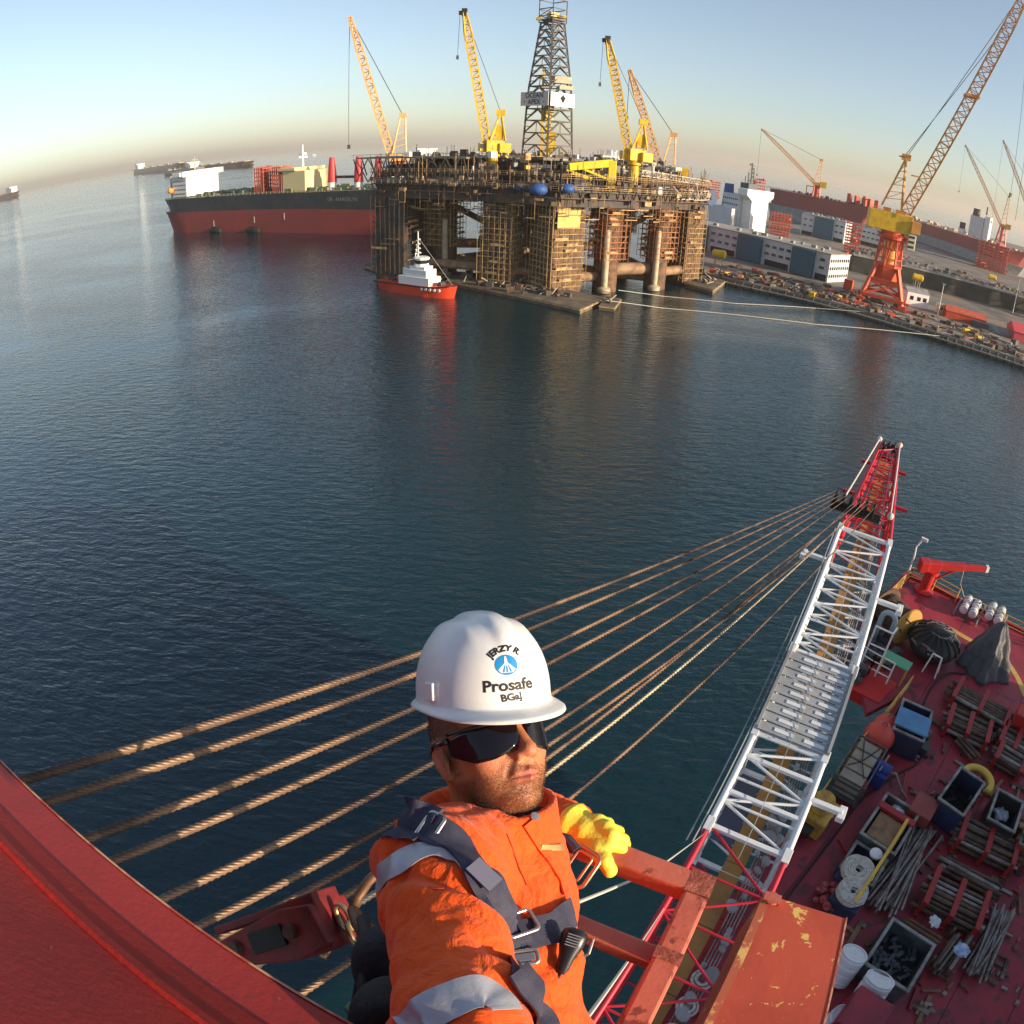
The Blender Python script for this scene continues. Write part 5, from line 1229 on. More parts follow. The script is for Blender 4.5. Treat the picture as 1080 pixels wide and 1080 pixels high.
# loose plates near the end of railing
mb=MB()
for k in range(10): q=D(962,783)+Vector((rnd(-.9,.9),rnd(-.7,.7),0)); s=rnd(.15,.45); mb.box(q+UP*s*.5,(s*1.5,s,s),rnd(0,3))
tag(mb.build('tool_heap',M_dgrey),'dark heap of tools at the lower right of the lidded skip','tools')
mb=MB()
for k in range(46): q=D(905,690)+DU*rnd(-2.5,3)+DV*rnd(-1.2,1.2); s=rnd(.15,.6); mb.box(q+UP*s*.5,(s,s,s*rnd(.6,1.8)),rnd(0,3))
tag(mb.build('winch_machinery',M_dgrey),'dark winch machinery half hidden behind the upper boom','machinery')
# ---------------------------------------------------------------- the big crane boom lying over the deck
random.seed(77)
M_bwhite=mat('boom_white',(.72,.73,.74),.45,0,(.50,.47,.43),.5,1.4,lo=.5,hi=.75)
M_bred=mat('boom_red',(.52,.015,.035),.45,0,(.35,.015,.03),.6,.8)
M_grat=mat('boom_grating',(.42,.43,.44),.6,.2,(.28,.28,.28),.6,.8)
M_walk=mat('boom_walkway',(.50,.25,.06),.7,0,(.28,.15,.05),.8,.6,lo=.35,hi=.6)
BM0=Vector((8.52,12.57,30)); BM1=Vector((19.45,29.68,32)); bx=(BM1-BM0).normalized(); by=Vector((bx.y,-bx.x,0)).normalized(); bz=by.cross(bx).normalized()
if bz.z<0: bz=-bz
def bp(t,i,j): return BM0+bx*t+by*i-bz*(2.7*j)      # i across, j=0 top 1 bottom
boom=thing('crane_boom',bp(0,0,1),'long lattice crane boom, white with red ends, lying over the vessel deck','crane boom')
hw=1.5
def wt(t):  # half width
    return hw if t<20.4 else hw-(t-20.4)/12.1*.85
def dt(t): return 1.0 if t<20.4 else 1-(t-20.4)/12.1*.62
def P4(t,i,j): return BM0+bx*t+by*i*wt(t)-bz*(2.7*dt(t)*j)
def section(t0,t1,m,nb,r,extra=True,skip=None,top=True):
    for i in (-1,1):
        for j in (0,1):
            mb=MB(); mb.tube(P4(t0,i,j),P4(t1,i,j),r,n=14); mb.build('chord',m,boom,smooth=False,auto=40)
    mb=MB(); rr=r*.46
    for k in range(nb):
        a=t0+(t1-t0)*k/nb; b=t0+(t1-t0)*(k+1)/nb
        for (p,q) in [((-1,1),(1,1)),((-1,0),(-1,1)),((1,0),(1,1)),((-1,0),(1,0))]:
            if p[1]==0 and q[1]==0 and not top: continue
            mb.tube(P4(a,*p),P4(a,*q),rr,n=8)
            if k%2: mb.tube(P4(a,*p),P4(b,*q),rr,n=8)
            else: mb.tube(P4(a,*q),P4(b,*p),rr,n=8)
    for (p,q) in [((-1,1),(1,1)),((-1,0),(-1,1)),((1,0),(1,1)),((-1,0),(1,0))]: mb.tube(P4(t1,*p),P4(t1,*q),rr*1.3,n=8)
    mb.build('lacing',m,boom)
section(-17,0,M_bred,9,.12); section(0,4.6,M_bwhite,4,.125); section(4.6,9.8,M_bwhite,4,.12); section(9.8,20.4,M_bwhite,9,.12); section(20.4,32.4,M_bred,10,.12)
# square end frames where sections are pinned together
for t_ in (-.05,4.7,9.8,20.4):
    mb=MB(); 
    for j in (0,1): mb.beam(P4(t_,-1.06,j),P4(t_,1.06,j),.20,.20)
    for i in (-1,1):
        mb.beam(P4(t_,i,0),P4(t_,i,1),.24,.24)
        for j in (0,1): mb.beam(P4(t_-.3,i,j),P4(t_+.3,i,j),.30,.30)
    mb.build('pin_frame',M_bwhite,boom,bevel=.02)
for t_ in (1.6,3.4): MB().beam(P4(t_,-1,0),P4(t_,1,0),.18,.18).build('cross_member',M_bwhite,boom,bevel=.02)
# outrigger arms with lamps
for t_,i in ((2.6,1),(17.0,-1),(15.2,1)):
    mb=MB(); mb.beam(P4(t_,i,0),P4(t_,i*1.9,0),.22,.22); mb.beam(P4(t_,i*1.9,0)-bz*.1-bx*.3,P4(t_,i*1.9,0)-bz*.1+bx*.3,.3,.3); mb.build('lamp_bracket',M_bwhite,boom,bevel=.02)
for t_ in (29,24.5):
    for i in (-1,1): MB().beam(P4(t_,i,0),P4(t_,i*1.75,0),.16,.2).build('side_bracket',M_bred,boom)
# tan walkway along the bottom and pipes beside it
mb=MB(); t_=-17
while t_<31:
    c=BM0+bx*(t_+1.45)-bz*2.62*dt(t_+1.4)+by*.0; c2=BM0+bx*(t_+.02)-bz*2.62*dt(t_); c3=BM0+bx*(t_+2.88)-bz*2.62*dt(t_+2.9); mb.beam(c2,c3,.78,.05); t_+=2.9
mb.build('walkway',M_walk,boom)
mb=MB()
for k,off in enumerate((.62,.74,.86,.98,1.1)):
    pts=[BM0+bx*q+by*off*(1 if q<20 else .8)-bz*(2.45*dt(q)-.05*math.sin(q*1.7+k)) for q in range(-17,31)]
    mb.path(pts,.03,6)
mb.build('hoist_rope',M_pipel,boom)
mb=MB()
for k in range(30):
    q=-17+k*1.62; c=BM0+bx*q+by*rnd(.6,1.1)-bz*2.4*dt(q); mb.lathe(c,[(.16,-.1),(.2,0),(.16,.1)],12,ax=by)
for k in range(26):
    q=rnd(-9,4); c=BM0+bx*q+by*rnd(.55,1.1)-bz*rnd(1.9,2.4); mb.sphere(c,rnd(.10,.28),10,7,(1,1.3,.6))
mb.build('rope_roller',M_grey,boom)
mb=MB()
for k in range(5): c=BM0+bx*(-9+k*1.1)+by*.85-bz*2.1; mb.torus(c,bz,.34,.06,16,6); mb.torus(c+bz*.1,bz,.22,.05,16,6)
mb.build('cable_coil',M_rope,boom)
# grating plates over the top between 4.8 and 9.6
mb=MB(); 
for k in range(9): c0=P4(4.95+k*.535,-1,0)+bz*.2; c1=P4(4.95+k*.535,1,0)+bz*.2; mb.beam(c0,c1,.50,.03)
mb.build('grating_plate',M_grat,boom)
mb=MB()
for k in range(9):
    for s,e in ((-.55,.0),(.3,.88)): mb.beam(P4(4.95+k*.535,s,0)+bz*.235,P4(4.95+k*.535,e,0)+bz*.235,.20,.02)
mb.build('tread_plate',M_bwhite,boom)
mb=MB(); 
for i in (-1.02,1.02): mb.beam(P4(4.7,i,0)+bz*.3,P4(9.8,i,0)+bz*.3,.12,.2)
mb.tube(P4(-1,-.02,0)+bz*.28,P4(20,-.02,0)+bz*.28,.012,n=5); mb.tube(P4(-1,-1.15,0)+bz*.1,P4(20,-1.15,0)+bz*.1,.03,n=5); mb.tube(P4(-1,-1.3,0)+bz*.0,P4(12,-1.3,0)+bz*.0,.03,n=5); mb.build('handline',M_grey,boom)
# dark plates inside at lower section (winch guards)
mb=MB(); mb.beam(BM0+bx*1.0-by*.9-bz*2.6,BM0+bx*4.4-by*.9-bz*2.6,.9,.04); mb.build('guard_plate',mat('plate_bluegrey',(.07,.08,.12),.5),boom)
# equaliser with its row of black sheaves, where the ropes arrive
EC=P4(21.4,-1.0,0)+bz*.7
SH=[]
ev=(by*1).normalized()
mb=MB(); mb.beam(EC-ev*1.0,EC+ev*2.0,.22,.5); mb.build('equaliser_beam',M_blk,boom)
for k in range(6):
    c=EC+ev*(-.85+k*.46)+bz*.35; mb=MB(); mb.lathe(c,[(.42,-.1),(.50,-.08),(.40,-.02),(.40,.02),(.50,.08),(.42,.1)],22,ax=ev); mb.build('sheave',M_blk,boom,auto=40); SH.append(c)
    mb=MB(); mb.obox(c+bx*.3,bx*.7,ev*.04,bz*.2); mb.build('sheave_cheek',M_blk,boom)
for i in (-1.35,.8):
    mb=MB(); a=P4(22.1,i,0)+bz*.7; b=P4(32,i*.9 if i<0 else 1.0,0)+bz*.5; mb.tube(a,b,.055,n=8); mb.sphere(a,.22,12,8); mb.sphere(b,.2,12,8); mb.build('pendant_rod',mat('pendant_pale',(.62,.52,.46),.5),boom)
mb=MB()
for k in range(22): q=P4(rnd(31.4,32.7),rnd(-.9,.9),0)+bz*rnd(-.8,.2); mb.box(q,(rnd(.1,.35),rnd(.1,.3),rnd(.1,.35)),rnd(0,3))
for k in range(3): mb.lathe(P4(32.5,-.6+k*.6,0),[(.32,-.06),(.36,0),(.32,.06)],18,ax=by)
mb.build('tip_sheave_block',M_blk,boom)
mb=MB(); 
for k in range(16): q=21+k*.68; mb.beam(P4(q,-.5,0)+bz*.02,P4(q,.5,0)+bz*.02,.07,.05)
for s in (-.5,0,.5): mb.beam(P4(20.6,s,0)+bz*.03,P4(31.5,s,0)+bz*.03,.05,.05)
mb.build('tip_ladder',M_bred,boom)
# ---------------------------------------------------------------- steel ropes from the gantry head to the equaliser
def rope_mat():
    m=mat('steel_wire_rope',(.26,.165,.105),.5,.35,(.13,.075,.05),.9,2.2,col3=(.07,.045,.035),s3=1.1,lo3=.50,hi3=.58,lo=.38,hi=.62)
    return m
M_wr=rope_mat(); M_wrn=mat('new_wire_rope',(.62,.52,.36),.4,.45,(.35,.26,.16),.8,3)
def wire_rope(a,b,r,label,m,sag=.25,tw=5.0,strands=6):
    """six twisted strands as one surface"""
    L=(b-a).length; x=(b-a).normalized(); y=UP.cross(x).normalized(); z=x.cross(y)
    vs=[]; K=36; s=0; rows=[]
    pos=[0.0]
    while pos[-1]<L:
        d=max(.30,(a+x*pos[-1]-CP).length); pos.append(pos[-1]+max(.02,min(.6,.011*d)))
    for s in pos:
        s=min(s,L); u=s/L; c=a+x*s-UP*(4*sag*u*(1-u)); ph=s*2*PI/(tw*2*r)/1.0
        amp=.24 if (c-CP).length<9 else .24*max(0,1-((c-CP).length-9)/6)
        for k in range(K):
            q=2*PI*k/K; lobe=abs(math.cos((q*strands)/2)); rr=r*(1-amp+amp*math.sqrt(max(0,lobe)))
            vs.append(c+(y*math.cos(q+ph)+z*math.sin(q+ph))*rr)
    n=len(pos); fs=[(i*K+k,i*K+(k+1)%K,(i+1)*K+(k+1)%K,(i+1)*K+k) for i in range(n-1) for k in range(K)]
    o=MB().add(vs,fs).build('wire_rope',m,smooth=True); return tag(o,label,'wire rope','parallel steel ropes running to the boom')
TH=[((20,815),(436,700)),((50,838),(436,719)),((95,878),(436,752)),((120,900),(440,776)),((172,943),(425,826)),((215,972),(416,868)),((290,1000),(410,905)),((640,745),(760,655)),((590,805),(700,720)),((610,840),(740,715))]
lbl=['topmost rusty steel rope, ending highest on the left plate','second steel rope from the top, close below the topmost','third steel rope from the top, crossing at the helmet brim','fourth steel rope from the top, reaching the man at his ear','fifth steel rope from the top, reaching the man at his collar','sixth steel rope from the top, reaching the man at his shoulder','steel rope passing just above the red socket block','steel rope running behind the sunglasses down to the red socket block','pale newer steel rope coming out beside the chin','lowest steel rope, coming out below the chin']
for k,((ax_,ay_),(cx_,cy_)) in enumerate(TH):
    S=SH[min(5,int(k*.6))]+bz*.45+ev*(.12 if k%2 else -.12)
    sdir=(S-CP); d1=ray(ax_,ay_)
    # closest approach 2.1-2.3 m from the lens
    fdir=sdir.normalized(); md=ray(cx_,cy_) if k<7 else ray(ax_,ay_)
    bb=2.15+.04*k
    if k<7:
        nrm=fdir.cross(((ray(ax_,ay_)+ray(cx_,cy_))*.5)).normalized()
    else: nrm=fdir.cross(((ray(ax_,ay_)+ray(cx_,cy_))*.5)).normalized()
    inpl=nrm.cross(fdir).normalized()           # in-plane direction away from the far end
    if inpl.dot(ray(ax_,ay_))<0: inpl=-inpl
    ln=sdir.length
    # line from S through point at angle 80 deg from fdir with distance bb/sin
    A=math.radians(79 if k<6 else 74); near=CP+(fdir*math.cos(A)+inpl*math.sin(A))*(bb/math.sin(A+math.asin(min(1,bb/ln))))
    wire_rope(near,S,.0168 if k not in(8,9) else .016,lbl[k],M_wrn if k==8 else M_wr,sag=.0)
# ---------------------------------------------------------------- close steelwork of the crane gantry
M_near=mat('gantry_red',(.46,.032,.022),.5,0,(.33,.024,.020),.8,2.4,bump=.0016,bscale=70,col3=(.62,.40,.20),s3=11,lo3=.71,hi3=.72)
M_nearo=mat('gantry_orange_peeling',(.52,.085,.038),.5,0,(.40,.055,.03),.8,3,bump=.0007,bscale=45,col3=(.74,.50,.13),s3=15,lo3=.615,hi3=.625,dist=.4)
M_rail=mat('rail_salmon',(.56,.15,.09),.5,0,(.40,.075,.045),.7,6,bump=.0012,bscale=60,col3=(.22,.05,.03),s3=9,lo3=.60,hi3=.63)
# left girder: flange strip and web
def girder():
    t=thing('gantry_girder',P(150,960,1.6),'wide red steel girder cutting across the lower left corner','girder')
    z=48.95; a=onz(-120,735,z); b=onz(0,803,z); c=onz(180,930,z); d=onz(372,1082,z); e=onz(520,1230,z)
    ex=(d-b).normalized(); e_in=Vector((-ex.y,ex.x,0)); e_in=e_in if e_in.dot(-b)>0 else -e_in
    a=b-ex*1.2; e=d+ex*1.0; w=.085
    mb=MB(); fl_=(e_in*w+UP*.045); mb.obox((a+e)/2+fl_/2-UP*.004,(e-a)/2,fl_/2,UP*.006); mb.build('flange',M_near,t,bevel=.004)
    mb=MB(); wdir=(UP*.80+e_in*.60).normalized(); th=wdir.cross(ex).normalized()
    q0=a+e_in*(w+.001)+UP*.047; q1=e+e_in*(w+.001)+UP*.047
    mid=(q0+q1)/2+wdir*.62; mb.obox(mid,(q1-q0)/2,wdir*.62,th*.012); mb.build('web_plate',M_near,t,bevel=.004)
    mb=MB(); 
    for k in range(2):
        q=q0.lerp(q1,.5)+wdir*(.30+.26*k)+th*.013*(1 if th.dot(CP-mid)>0 else -1)
    mb.obox((q0+q1)/2+wdir*.10+e_in*-.004,(q1-q0)/2,wdir*.010,th*.018); mb.build('weld_bead',M_near,t)
    mb=MB(); mb.beam(a-e_in*.001+UP*.003,e-e_in*.001+UP*.003,.0035,.0045); mb.build('worn_edge',mat('worn_edge_pale',(.62,.36,.22),.5,0,(.40,.07,.04),.9,14,lo=.45,hi=.55),t)
    mb=MB(); mb.obox((a+e)/2-UP*.22+e_in*.02,(e-a)/2,e_in*.012,UP*.2); mb.build('lower_web',M_near,t)
girder()
# guard rail
RZ=48.88
def gr():
    t=thing('guard_rail',onz(742,930,RZ),'salmon red box section guard rail with welded corner beside the man','guard rail')
    s=.0235
    c=onz(736,938,RZ); a=onz(560,868,RZ); a=c+(a-c).normalized()*.45; b=onz(668,1082,RZ); b=c+(b-c).normalized()*1.5
    dx=(a-c).normalized(); dy=(b-c).normalized()
    MB().beam(a,c-dx*s,2*s,2*s).build('top_rail',M_rail,t,bevel=.006)
    MB().beam(c+dy*s*1.02,b,2*s,2*s).build('side_rail',M_rail,t,bevel=.006)
    mz=onz(640,1046,RZ-.34); 
    c2=Vector((c.x,c.y,RZ-.34)); a2=c2+dx*.45; b2=c2+dy*1.5
    MB().beam(a2,c2-dx*s,2*s,2*s).build('mid_rail',M_rail,t,bevel=.006); MB().beam(c2+dy*s*1.02,b2,2*s,2*s).build('mid_side_rail',M_rail,t,bevel=.006)
    for q in (c,c+dx*.43): MB().obox(Vector((q.x,q.y,RZ-.62)),dx*s*.98,dx.cross(UP).normalized()*s*.98,UP*(.62-s-.001)).build('post',M_rail,t,bevel=.005)
    mb=MB()
    for q,dd in ((c+dy*.16,dy),(c+dy*.62,dy)): mb.obox(q,dd*.012,dd.cross(UP)*s*1.05,UP*s*1.05)
    mb.obox(c,dx*s*1.03,dx.cross(UP)*s*1.03,UP*s*1.01); mb.build('weld_scar',mat('weld_rust',(.26,.06,.035),.8,0,(.5,.16,.10),.8,40,bump=.004,bscale=120),t)
    return c,dx,dy
rc_,rdx,rdy=gr()
# diagonal brace just below the side rail
a=rc_+rdy*.03-UP*.1; b=rc_+rdy*.95-UP*.5+rdx.cross(UP)*.0
# orange painted box girder top, lower right
def plate():
    t=thing('box_girder',P(830,1010,2.3),'orange red box girder top with peeling yellow paint spots','girder')
    z=47.95; a=onz(806,941,z); b=onz(893,968,z); x=(b-a).normalized(); c=onz(868,1085,z); y=Vector((x.y,-x.x,0)); 
    if y.dot(c-b)<0: y=-y
    lf=onz(742,1080,z)
    pts=[a,b,b+(c-b)*1.6,a+(lf-a)*1.7]
    MB().prism([(q.x,q.y) for q in pts],z-.3,z).build('girder_body',M_nearo,t,bevel=.008)
    wm=mat('worn_edge_yellow',(.70,.44,.14),.6,0,(.42,.07,.04),.9,16,lo=.42,hi=.5)
    MB().add([p+UP*.0015 for p in (pts[0],pts[0].lerp(pts[1],.10),pts[3].lerp(pts[2],.06),pts[3])],[(0,3,2,1)]).build('peeled_strip',wm,t)
    MB().beam(pts[1]+UP*.001,pts[2]+UP*.001,.005,.004).build('worn_edge',MATS['worn_edge_pale'],t)
    mb=MB(); q=a+(b-a)*.2+y*.02; mb.obox(q+UP*.008-x*.03,x*.03,y*.018,UP*.008); mb.torus(q+UP*.01-x*.03,UP,.022,.006,14,6); mb.build('lifting_lug',M_rail,t)
plate()
# red rope socket block and chain by the girder
def socket():
    t=thing('rope_socket',P(300,985,1.9),'dark red steel socket block with slots between the left girder and the man','socket block')
    A,B=P(252,1000,2.0),P(350,968,1.75); x=(B-A).normalized(); y=(CP-A).normalized(); y=(y-x*y.dot(x)).normalized(); z=x.cross(y); c=(A+B)/2; L=(B-A).length
    z=z if z.z>0 else -z
    M_so=mat('socket_red',(.25,.02,.022),.5,.1,(.12,.015,.015),.7,18,bump=.002,bscale=60)
    mb=MB()
    # forked body: two cheeks joined at the far end, with slots
    prof=[(-.56,-.22),(-.52,.18),(-.1,.30),(.25,.38),(.52,.30),(.55,-.36),(.25,-.46),(-.25,-.32)]
    for s in (-1,1):
        off=y*s*.045
        ring=[c+x*p*L+z*q*.16+off for p,q in prof]; ring2=[p_+y*.028*s for p_ in ring]; n=len(ring)
        mb.add(ring+ring2,[tuple(range(n)),tuple(range(2*n-1,n-1,-1))]+[(i,i+n,(i+1)%n+n,(i+1)%n) for i in range(n)])
    mb.obox(c+x*L*.40,x*L*.13,y*.05,z*.075); mb.obox(c-x*L*.12+z*.062,x*L*.42,y*.05,z*.012)
    mb.build('socket_body',M_so,t,bevel=.005)
    mb=MB(); mb.lathe(c-x*L*.30,[(.022,-.09),(.022,.09)],14,ax=y); mb.lathe(c-x*L*.30,[(.032,-.085),(.032,-.075)],6,ax=y); mb.lathe(c+x*L*.30,[(.018,-.09),(.018,.09)],14,ax=y); mb.build('pin',M_rigrust,t,auto=30)
    mb=MB(); mb.obox(c+x*.02-z*.0+y*.078,x*L*.17,y*.004,z*.028); mb.build('slot',M_blk,t,bevel=.003)
    # chain links
    M_ch=mat('chain_worn',(.55,.42,.24),.35,.7,(.25,.14,.07),.7,30)
    for k in range(4):
        q=B+z*(-.01-.045*k)+x*(.035+.012*k); tt=thing if False else None
        mb=MB(); ax2=(x if k%2 else y); ring=[q+z*.034*math.cos(a)+(y if k%2 else x)*.018*math.sin(a) for a in [2*PI*j/16 for j in range(16)]]; mb.path(ring,.0075,8,closed=True); mb.build('chain_link',M_ch,t,smooth=True)
    mb=MB(); mb.path([P(345,955,1.9),P(352,990,1.8),P(340,1010,1.78)],.012,8); mb.build('shackle',M_ch,t,smooth=True)
socket()
# brown hook arm and dark kit behind the man
def kit():
    t=thing('tool_bag',P(405,1040,1.35),'black tool bag hanging behind the man','bag')
    mb=MB(); c=P(410,1020,1.5); mb.sphere(c,.10,26,18,(.75,.8,1.35)); mb.sphere(P(418,1080,1.38),.11,26,18,(.8,.8,1.3)); o=mb.build('bag_body',mat('bag_black',(.012,.012,.015),.8,0,(.04,.04,.045),.6,12,bump=.006),t,smooth=True)
    mb=MB(); mb.path([P(383,968,1.5),P(388,1000,1.45),P(384,1040,1.42),P(392,1085,1.4)],.014,8); mb.path([P(372,1085,1.5),P(378,1040,1.5),P(384,1010,1.5)],.01,8); mb.build('bag_strap',M_blk,t,smooth=True)
    mb=MB(); mb.path([P(370,1062,1.35),P(378,1070,1.33),P(388,1074,1.33)],.014,8); mb.build('green_tag',mat('tag_green',(.08,.28,.10),.5),t)
    t2=thing('hook_arm',P(385,965,1.6),'curved brown steel hook arm between the chain and the man','hook')
    pts=[P(372,960,1.62),P(378,945,1.62),P(388,930,1.6),P(398,920,1.6),P(402,917,1.6)]; mb=MB(); mb.path(pts,[.012]*5,10)
    mb.path([P(372,958,1.62),P(378,973,1.6),P(390,985,1.58),P(402,993,1.56),P(420,998,1.55)],[.014,.018,.024,.028,.028],10); mb.build('hook_body',mat('hook_brown',(.16,.08,.05),.45,.5,(.30,.18,.10),.6,12),t2,smooth=True)
    tag(MB().path([P(386,1002,1.7),P(383,1040,1.65),P(379,1090,1.6)],.02,10).build('grey_post',mat('post_greybrown',(.13,.10,.09),.6,.2),smooth=True),'thin grey brown post below the curved hook arm','post')
kit()
# thin white lines crossing below the rail
tag(MB().path([P(588,960,1.9),P(690,918,3.2),onz(742,880,30.5),onz(760,850,31.5)],.006,6).build('thin_line',M_line),'thin pale line from the man to the upper boom section','line','thin pale lines')
tag(MB().path([P(610,1085,3),onz(700,958,30.2)],.012,6).build('thin_line',M_line),'thin pale line along the left side of the red boom heel','line','thin pale lines')
# ---------------------------------------------------------------- the man
rng=np.random.RandomState(4)
def nets(fn,lo,hi,h):
    """surface of fn(X,Y,Z)=0 inside the box by surface nets"""
    lo=np.array(lo,float); hi=np.array(hi,float); n=np.ceil((hi-lo)/h).astype(int)+1
    ax=[(lo[i]+h*np.arange(n[i])).astype(np.float32) for i in range(3)]
    X,Y,Z=np.meshgrid(*ax,indexing='ij'); D_=fn(X,Y,Z).astype(np.float32); ins=D_<0
    c=np.zeros(tuple(n-1),np.int8)
    for a in (0,1):
        for b in (0,1):
            for d in (0,1): c+=ins[a:n[0]-1+a,b:n[1]-1+b,d:n[2]-1+d]
    act=(c>0)&(c<8); idx=-np.ones(act.shape,np.int64); I=np.argwhere(act); idx[act]=np.arange(len(I))
    acc=np.zeros((len(I),3)); cnt=np.zeros(len(I))
    cor=[(a,b,d) for a in (0,1) for b in (0,1) for d in (0,1)]
    for p in cor:
        for axn in range(3):
            if p[axn]==1: continue
            q=list(p); q[axn]=1
            dp_=D_[I[:,0]+p[0],I[:,1]+p[1],I[:,2]+p[2]]; dq=D_[I[:,0]+q[0],I[:,1]+q[1],I[:,2]+q[2]]
            m=(dp_<0)!=(dq<0); t=np.where(m,dp_/(dp_-dq+1e-12),0)
            v=np.array(p,float)[None,:].repeat(len(I),0); v[:,axn]+=t; acc[m]+=v[m]; cnt[m]+=1
    V_=(acc/cnt[:,None]+I)*h+lo
    F=[]
    for axn in range(3):
        o=[k for k in range(3) if k!=axn]; sl=[slice(None)]*3; s0=list(sl); s1=list(sl); s0[axn]=slice(0,-1); s1[axn]=slice(1,None)
        A=ins[tuple(s0)]; B=ins[tuple(s1)]; ch=np.argwhere(A!=B)
        ch=ch[(ch[:,o[0]]>0)&(ch[:,o[1]]>0)&(ch[:,o[0]]<n[o[0]]-1)&(ch[:,o[1]]<n[o[1]]-1)]
        if len(ch)==0: continue
        def ci(d0,d1):
            k=ch.copy(); k[:,o[0]]-=d0; k[:,o[1]]-=d1; return idx[k[:,0],k[:,1],k[:,2]]
        q=np.stack([ci(1,1),ci(0,1),ci(0,0),ci(1,0)],1); fl=A[ch[:,0],ch[:,1],ch[:,2]]
        if axn==1: fl=~fl
        q[~fl]=q[~fl][:,::-1]; F.append(q)
    F=np.concatenate(F); F=F[(F>=0).all(1)]
    return V_,F
def smin(a,b,k): h=np.clip(.5+.5*(b-a)/k,0,1); return b*(1-h)+a*h-k*h*(1-h)
def smax(a,b,k): return -smin(-a,-b,k)
def cone(X,Y,Z,a,b,ra,rb):
    a=np.array(a,float); b=np.array(b,float); d=b-a; L2=(d@d)
    t=np.clip(((X-a[0])*d[0]+(Y-a[1])*d[1]+(Z-a[2])*d[2])/L2,0,1)
    return np.sqrt((X-a[0]-t*d[0])**2+(Y-a[1]-t*d[1])**2+(Z-a[2]-t*d[2])**2)-(ra+(rb-ra)*t)
def ell(X,Y,Z,c,r):
    k=np.sqrt(((X-c[0])/r[0])**2+((Y-c[1])/r[1])**2+((Z-c[2])/r[2])**2); return (k-1)*min(r)
def mk(name,V_,F,m,parent=None,smooth=True):
    me=bpy.data.meshes.new(name); me.vertices.add(len(V_)); me.vertices.foreach_set('co',np.asarray(V_,np.float32).ravel())
    me.loops.add(len(F)*4); me.loops.foreach_set('vertex_index',F.ravel().astype(np.int32)); me.polygons.add(len(F))
    me.polygons.foreach_set('loop_start',np.arange(0,len(F)*4,4,dtype=np.int32)); me.update(calc_edges=True); me.validate()
    if smooth: me.shade_smooth()
    if m: me.materials.append(m)
    o=bpy.data.objects.new(name,me); C.objects.link(o)
    if parent is not None: par(o,parent)
    return o
def fix_normals(o):
    bm=bmesh.new(); bm.from_mesh(o.data); bmesh.ops.recalc_face_normals(bm,faces=bm.faces); bm.to_mesh(o.data); bm.free()
def relax(V_,F,it=2,w=.5):
    n=len(V_); E=np.concatenate([F[:,[0,1]],F[:,[1,2]],F[:,[2,3]],F[:,[3,0]]])
    for _ in range(it):
        s=np.zeros((n,3)); c=np.zeros(n)
        for a,b in ((0,1),(1,0)): 
            for k in range(3): s[:,k]+=np.bincount(E[:,a],V_[E[:,b],k],n)
            c+=np.bincount(E[:,a],minlength=n)
        V_=V_*(1-w)+w*s/np.maximum(c,1)[:,None]
    return V_
def frame(px,py,yaw,pitch,roll):
    d=ray(px,py); cu=M3@Vector((0,1,0)); iu=(cu-d*cu.dot(d)).normalized(); ir=d.cross(iu).normalized(); to=-d
    F=(to*math.cos(R(yaw))+ir*math.sin(R(yaw)))*math.cos(R(pitch))+iu*math.sin(R(pitch))
    U=iu-F*iu.dot(F); U.normalize(); q=Matrix.Rotation(R(roll),3,F); U=q@U     # roll about the view
    Rr=F.cross(U).normalized(); return Matrix((Rr,F,U)).transposed()           # columns: x right of the man, y forward, z up
HC=P(511,781,1.13)
HF=frame(511,781,30,10,8)
def hw_(p): return HC+HF@Vector(p)

M_skin=bpy.data.materials.new('skin'); M_skin.use_nodes=True
def skin():
    N=M_skin.node_tree.nodes; L=M_skin.node_tree.links; b=N['Principled BSDF']; b.inputs['Roughness'].default_value=.42; b.inputs['Subsurface Weight'].default_value=.25; b.inputs['Subsurface Radius'].default_value=(.012,.005,.003); b.inputs['Subsurface Scale'].default_value=.5; b.inputs['Specular IOR Level'].default_value=.45
    at=N.new('ShaderNodeAttribute'); at.attribute_name='tone'; L.new(at.outputs['Color'],b.inputs['Base Color'])
    tc=N.new('ShaderNodeTexCoord'); v=N.new('ShaderNodeTexVoronoi'); v.inputs['Scale'].default_value=650; L.new(tc.outputs['Object'],v.inputs[0]); n2=N.new('ShaderNodeTexNoise'); n2.inputs['Scale'].default_value=160; n2.inputs['Detail'].default_value=4; L.new(tc.outputs['Object'],n2.inputs[0])
    mx=N.new('ShaderNodeMath'); mx.operation='ADD'; L.new(v.outputs['Distance'],mx.inputs[0]); L.new(n2.outputs[0],mx.inputs[1])
    bp_=N.new('ShaderNodeBump'); bp_.inputs['Distance'].default_value=.0007; bp_.inputs['Strength'].default_value=.8; L.new(mx.outputs[0],bp_.inputs['Height']); L.new(bp_.outputs[0],b.inputs['Normal'])
skin()
